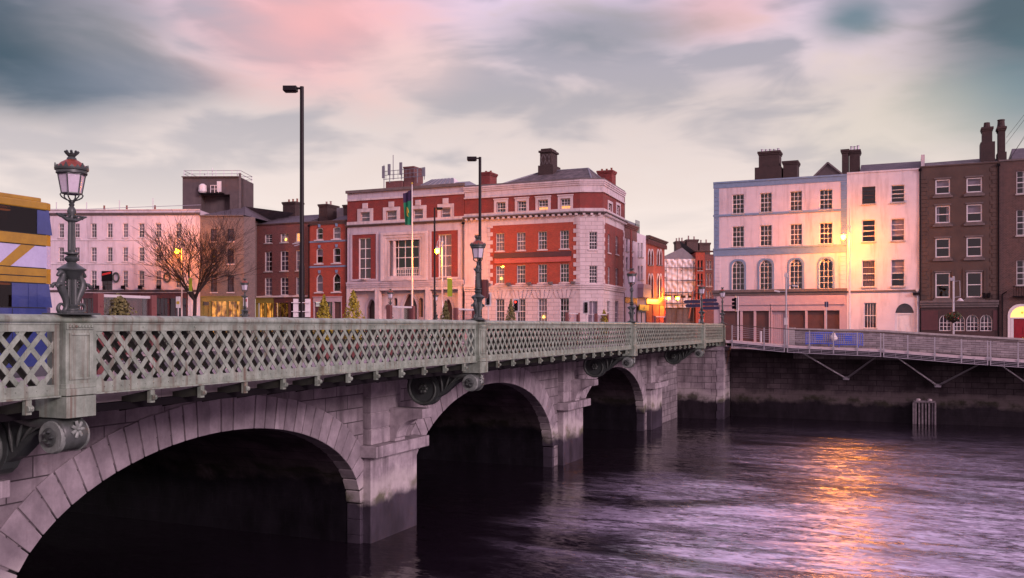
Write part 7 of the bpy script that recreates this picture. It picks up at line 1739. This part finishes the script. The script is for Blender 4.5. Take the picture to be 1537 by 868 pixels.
signal(733, 440, 80, -1.7, 'slim traffic signal before the stone base of the corner building', False, (.3, -1)); signal(776, 449, 81, -1.7, 'traffic signal showing red above the dull cone shrub', True, (0, -1)); signal(880, 452, 84, -1.7, 'dark traffic signal before the chamfered corner', False, (.2, -1))
# camera pole
t, h, F = signpost(1180, 410, 79.0, -1.8, 'grey camera pole with two pale arms before the blue trimmed house', r=.075, mat='steel', name='camera_pole', cat='pole')
for s, z in ((-1, h - 1.55), (1, h - 1.05)):
    m = MB(); m.tube([(0, 0, z), (s*.55, -.1, z + .02)], .03, 6); m.build('arm', 'steel', t, frame=None); m = MB(); m.bar((s*.5, -.1, z - .02), (s*.95, -.15, z + .08*(1 if s < 0 else -1)), .18, .14); m.build('camera_head', 'pole_w', t, frame=None, bevel=.03)
m = MB(); m.box(-.14, .14, -.12, .12, h - .35, h); m.box(-.13, .13, -.3, -.08, 1.9, 2.5); m.build('equipment_box', 'pole_w', t, frame=None)
t, h, F = signpost(1240.5, 453, 79.4, -1.9, 'thin pale post with a small blue plate before brown shutters', r=.035); m = MB(); m.box(-.15, .15, -.03, .03, h - .45, h); m.build('plate', 'navy', t, frame=None)
t, h, F = signpost(1142, 497, 76.2, -1.75, 'short white marker post at the opening onto the boardwalk', r=.09, name='marker_post', cat='bollard')
# hanging basket lamp
t, h, F = signpost(1431, 415, 79.3, -2.1, 'pale lamp column with curved lamp arm in front of the brown house', r=.085, mat='steel', name='basket_lamp', cat='street lamp')
m = MB(); m.box(-.22, .10, -.12, .12, h - .35, h - .1); m.tube([(0, 0, h - .4), (.45, 0, h - .35), (.48, 0, h - 1.6)], .025, 6); m.tube([(0, 0, h - 1.65), (.48, 0, h - 1.6)], .025, 6); m.build('arm', 'steel', t, frame=None)
m = MB(); m.lathe([(.03, .25), (.12, .2), (.26, .03), (.24, 0), (.02, -.05)], 12, (.48, -.02, h - 1.95)); m.build('lamp_head', 'pole_w', t, frame=None, smooth=40)
hb = thing('hanging_basket', 'round hanging basket of leaves on the pale lamp column', 'flower basket', tuple(Vector(t.location) + Vector((0, -.15, h - 3.4))))
def fnb(q): a = q.uniform(0, 6.28); b = q.uniform(-1, 1); r = .62 * q.random() ** .4; c_ = math.sqrt(1 - b*b); return Vector((r*c_*math.cos(a)*1.05, r*c_*math.sin(a)*.8, r*b*.65 + .25)), Vector((c_*math.cos(a), c_*math.sin(a), b))
leaf_cloud(520, fnb, .10, 9).build('leaves', 'moss', hb, frame=None, recalc=False)
def fnr(q): p, n_ = fnb(q); return p * 1.02, n_
leaf_cloud(60, fnr, .09, 10).build('flowers', 'redshop', hb, frame=None, recalc=False)
m = MB(); m.lathe([(.05, -.25), (.3, -.1), (.45, .12), (.46, .16), (.3, .15)], 14); m.build('basket', 'bark', hb, frame=None, smooth=50)
# overhead wires from the right hand chimney stacks
F = Q
for k, (xa, ya) in enumerate(((1513, 243), (1513, 210), (1512, 243), (1514, 200))):
    a = Vector((F.u(xa), 92, F.z(xa, ya))); b = Vector((F.u(1560) + 2 + k * 1.4, 80 - k * 3, F.z(1545, 60) + k * 1.8 - 1.5)); m = MB()
    m.tube([a.lerp(b, i / 12) + Vector((0, 0, -.5 * math.sin(math.pi * i / 12))) for i in range(13)], .012, 4)
    tag(m.build('overhead_wire', 'under'), 'thin overhead wire rising from the tall brick stacks out of frame', 'wire', 'overhead wires at the right edge')

for o in list(bpy.data.objects):
    if '_b' in o.keys(): del o['_b']
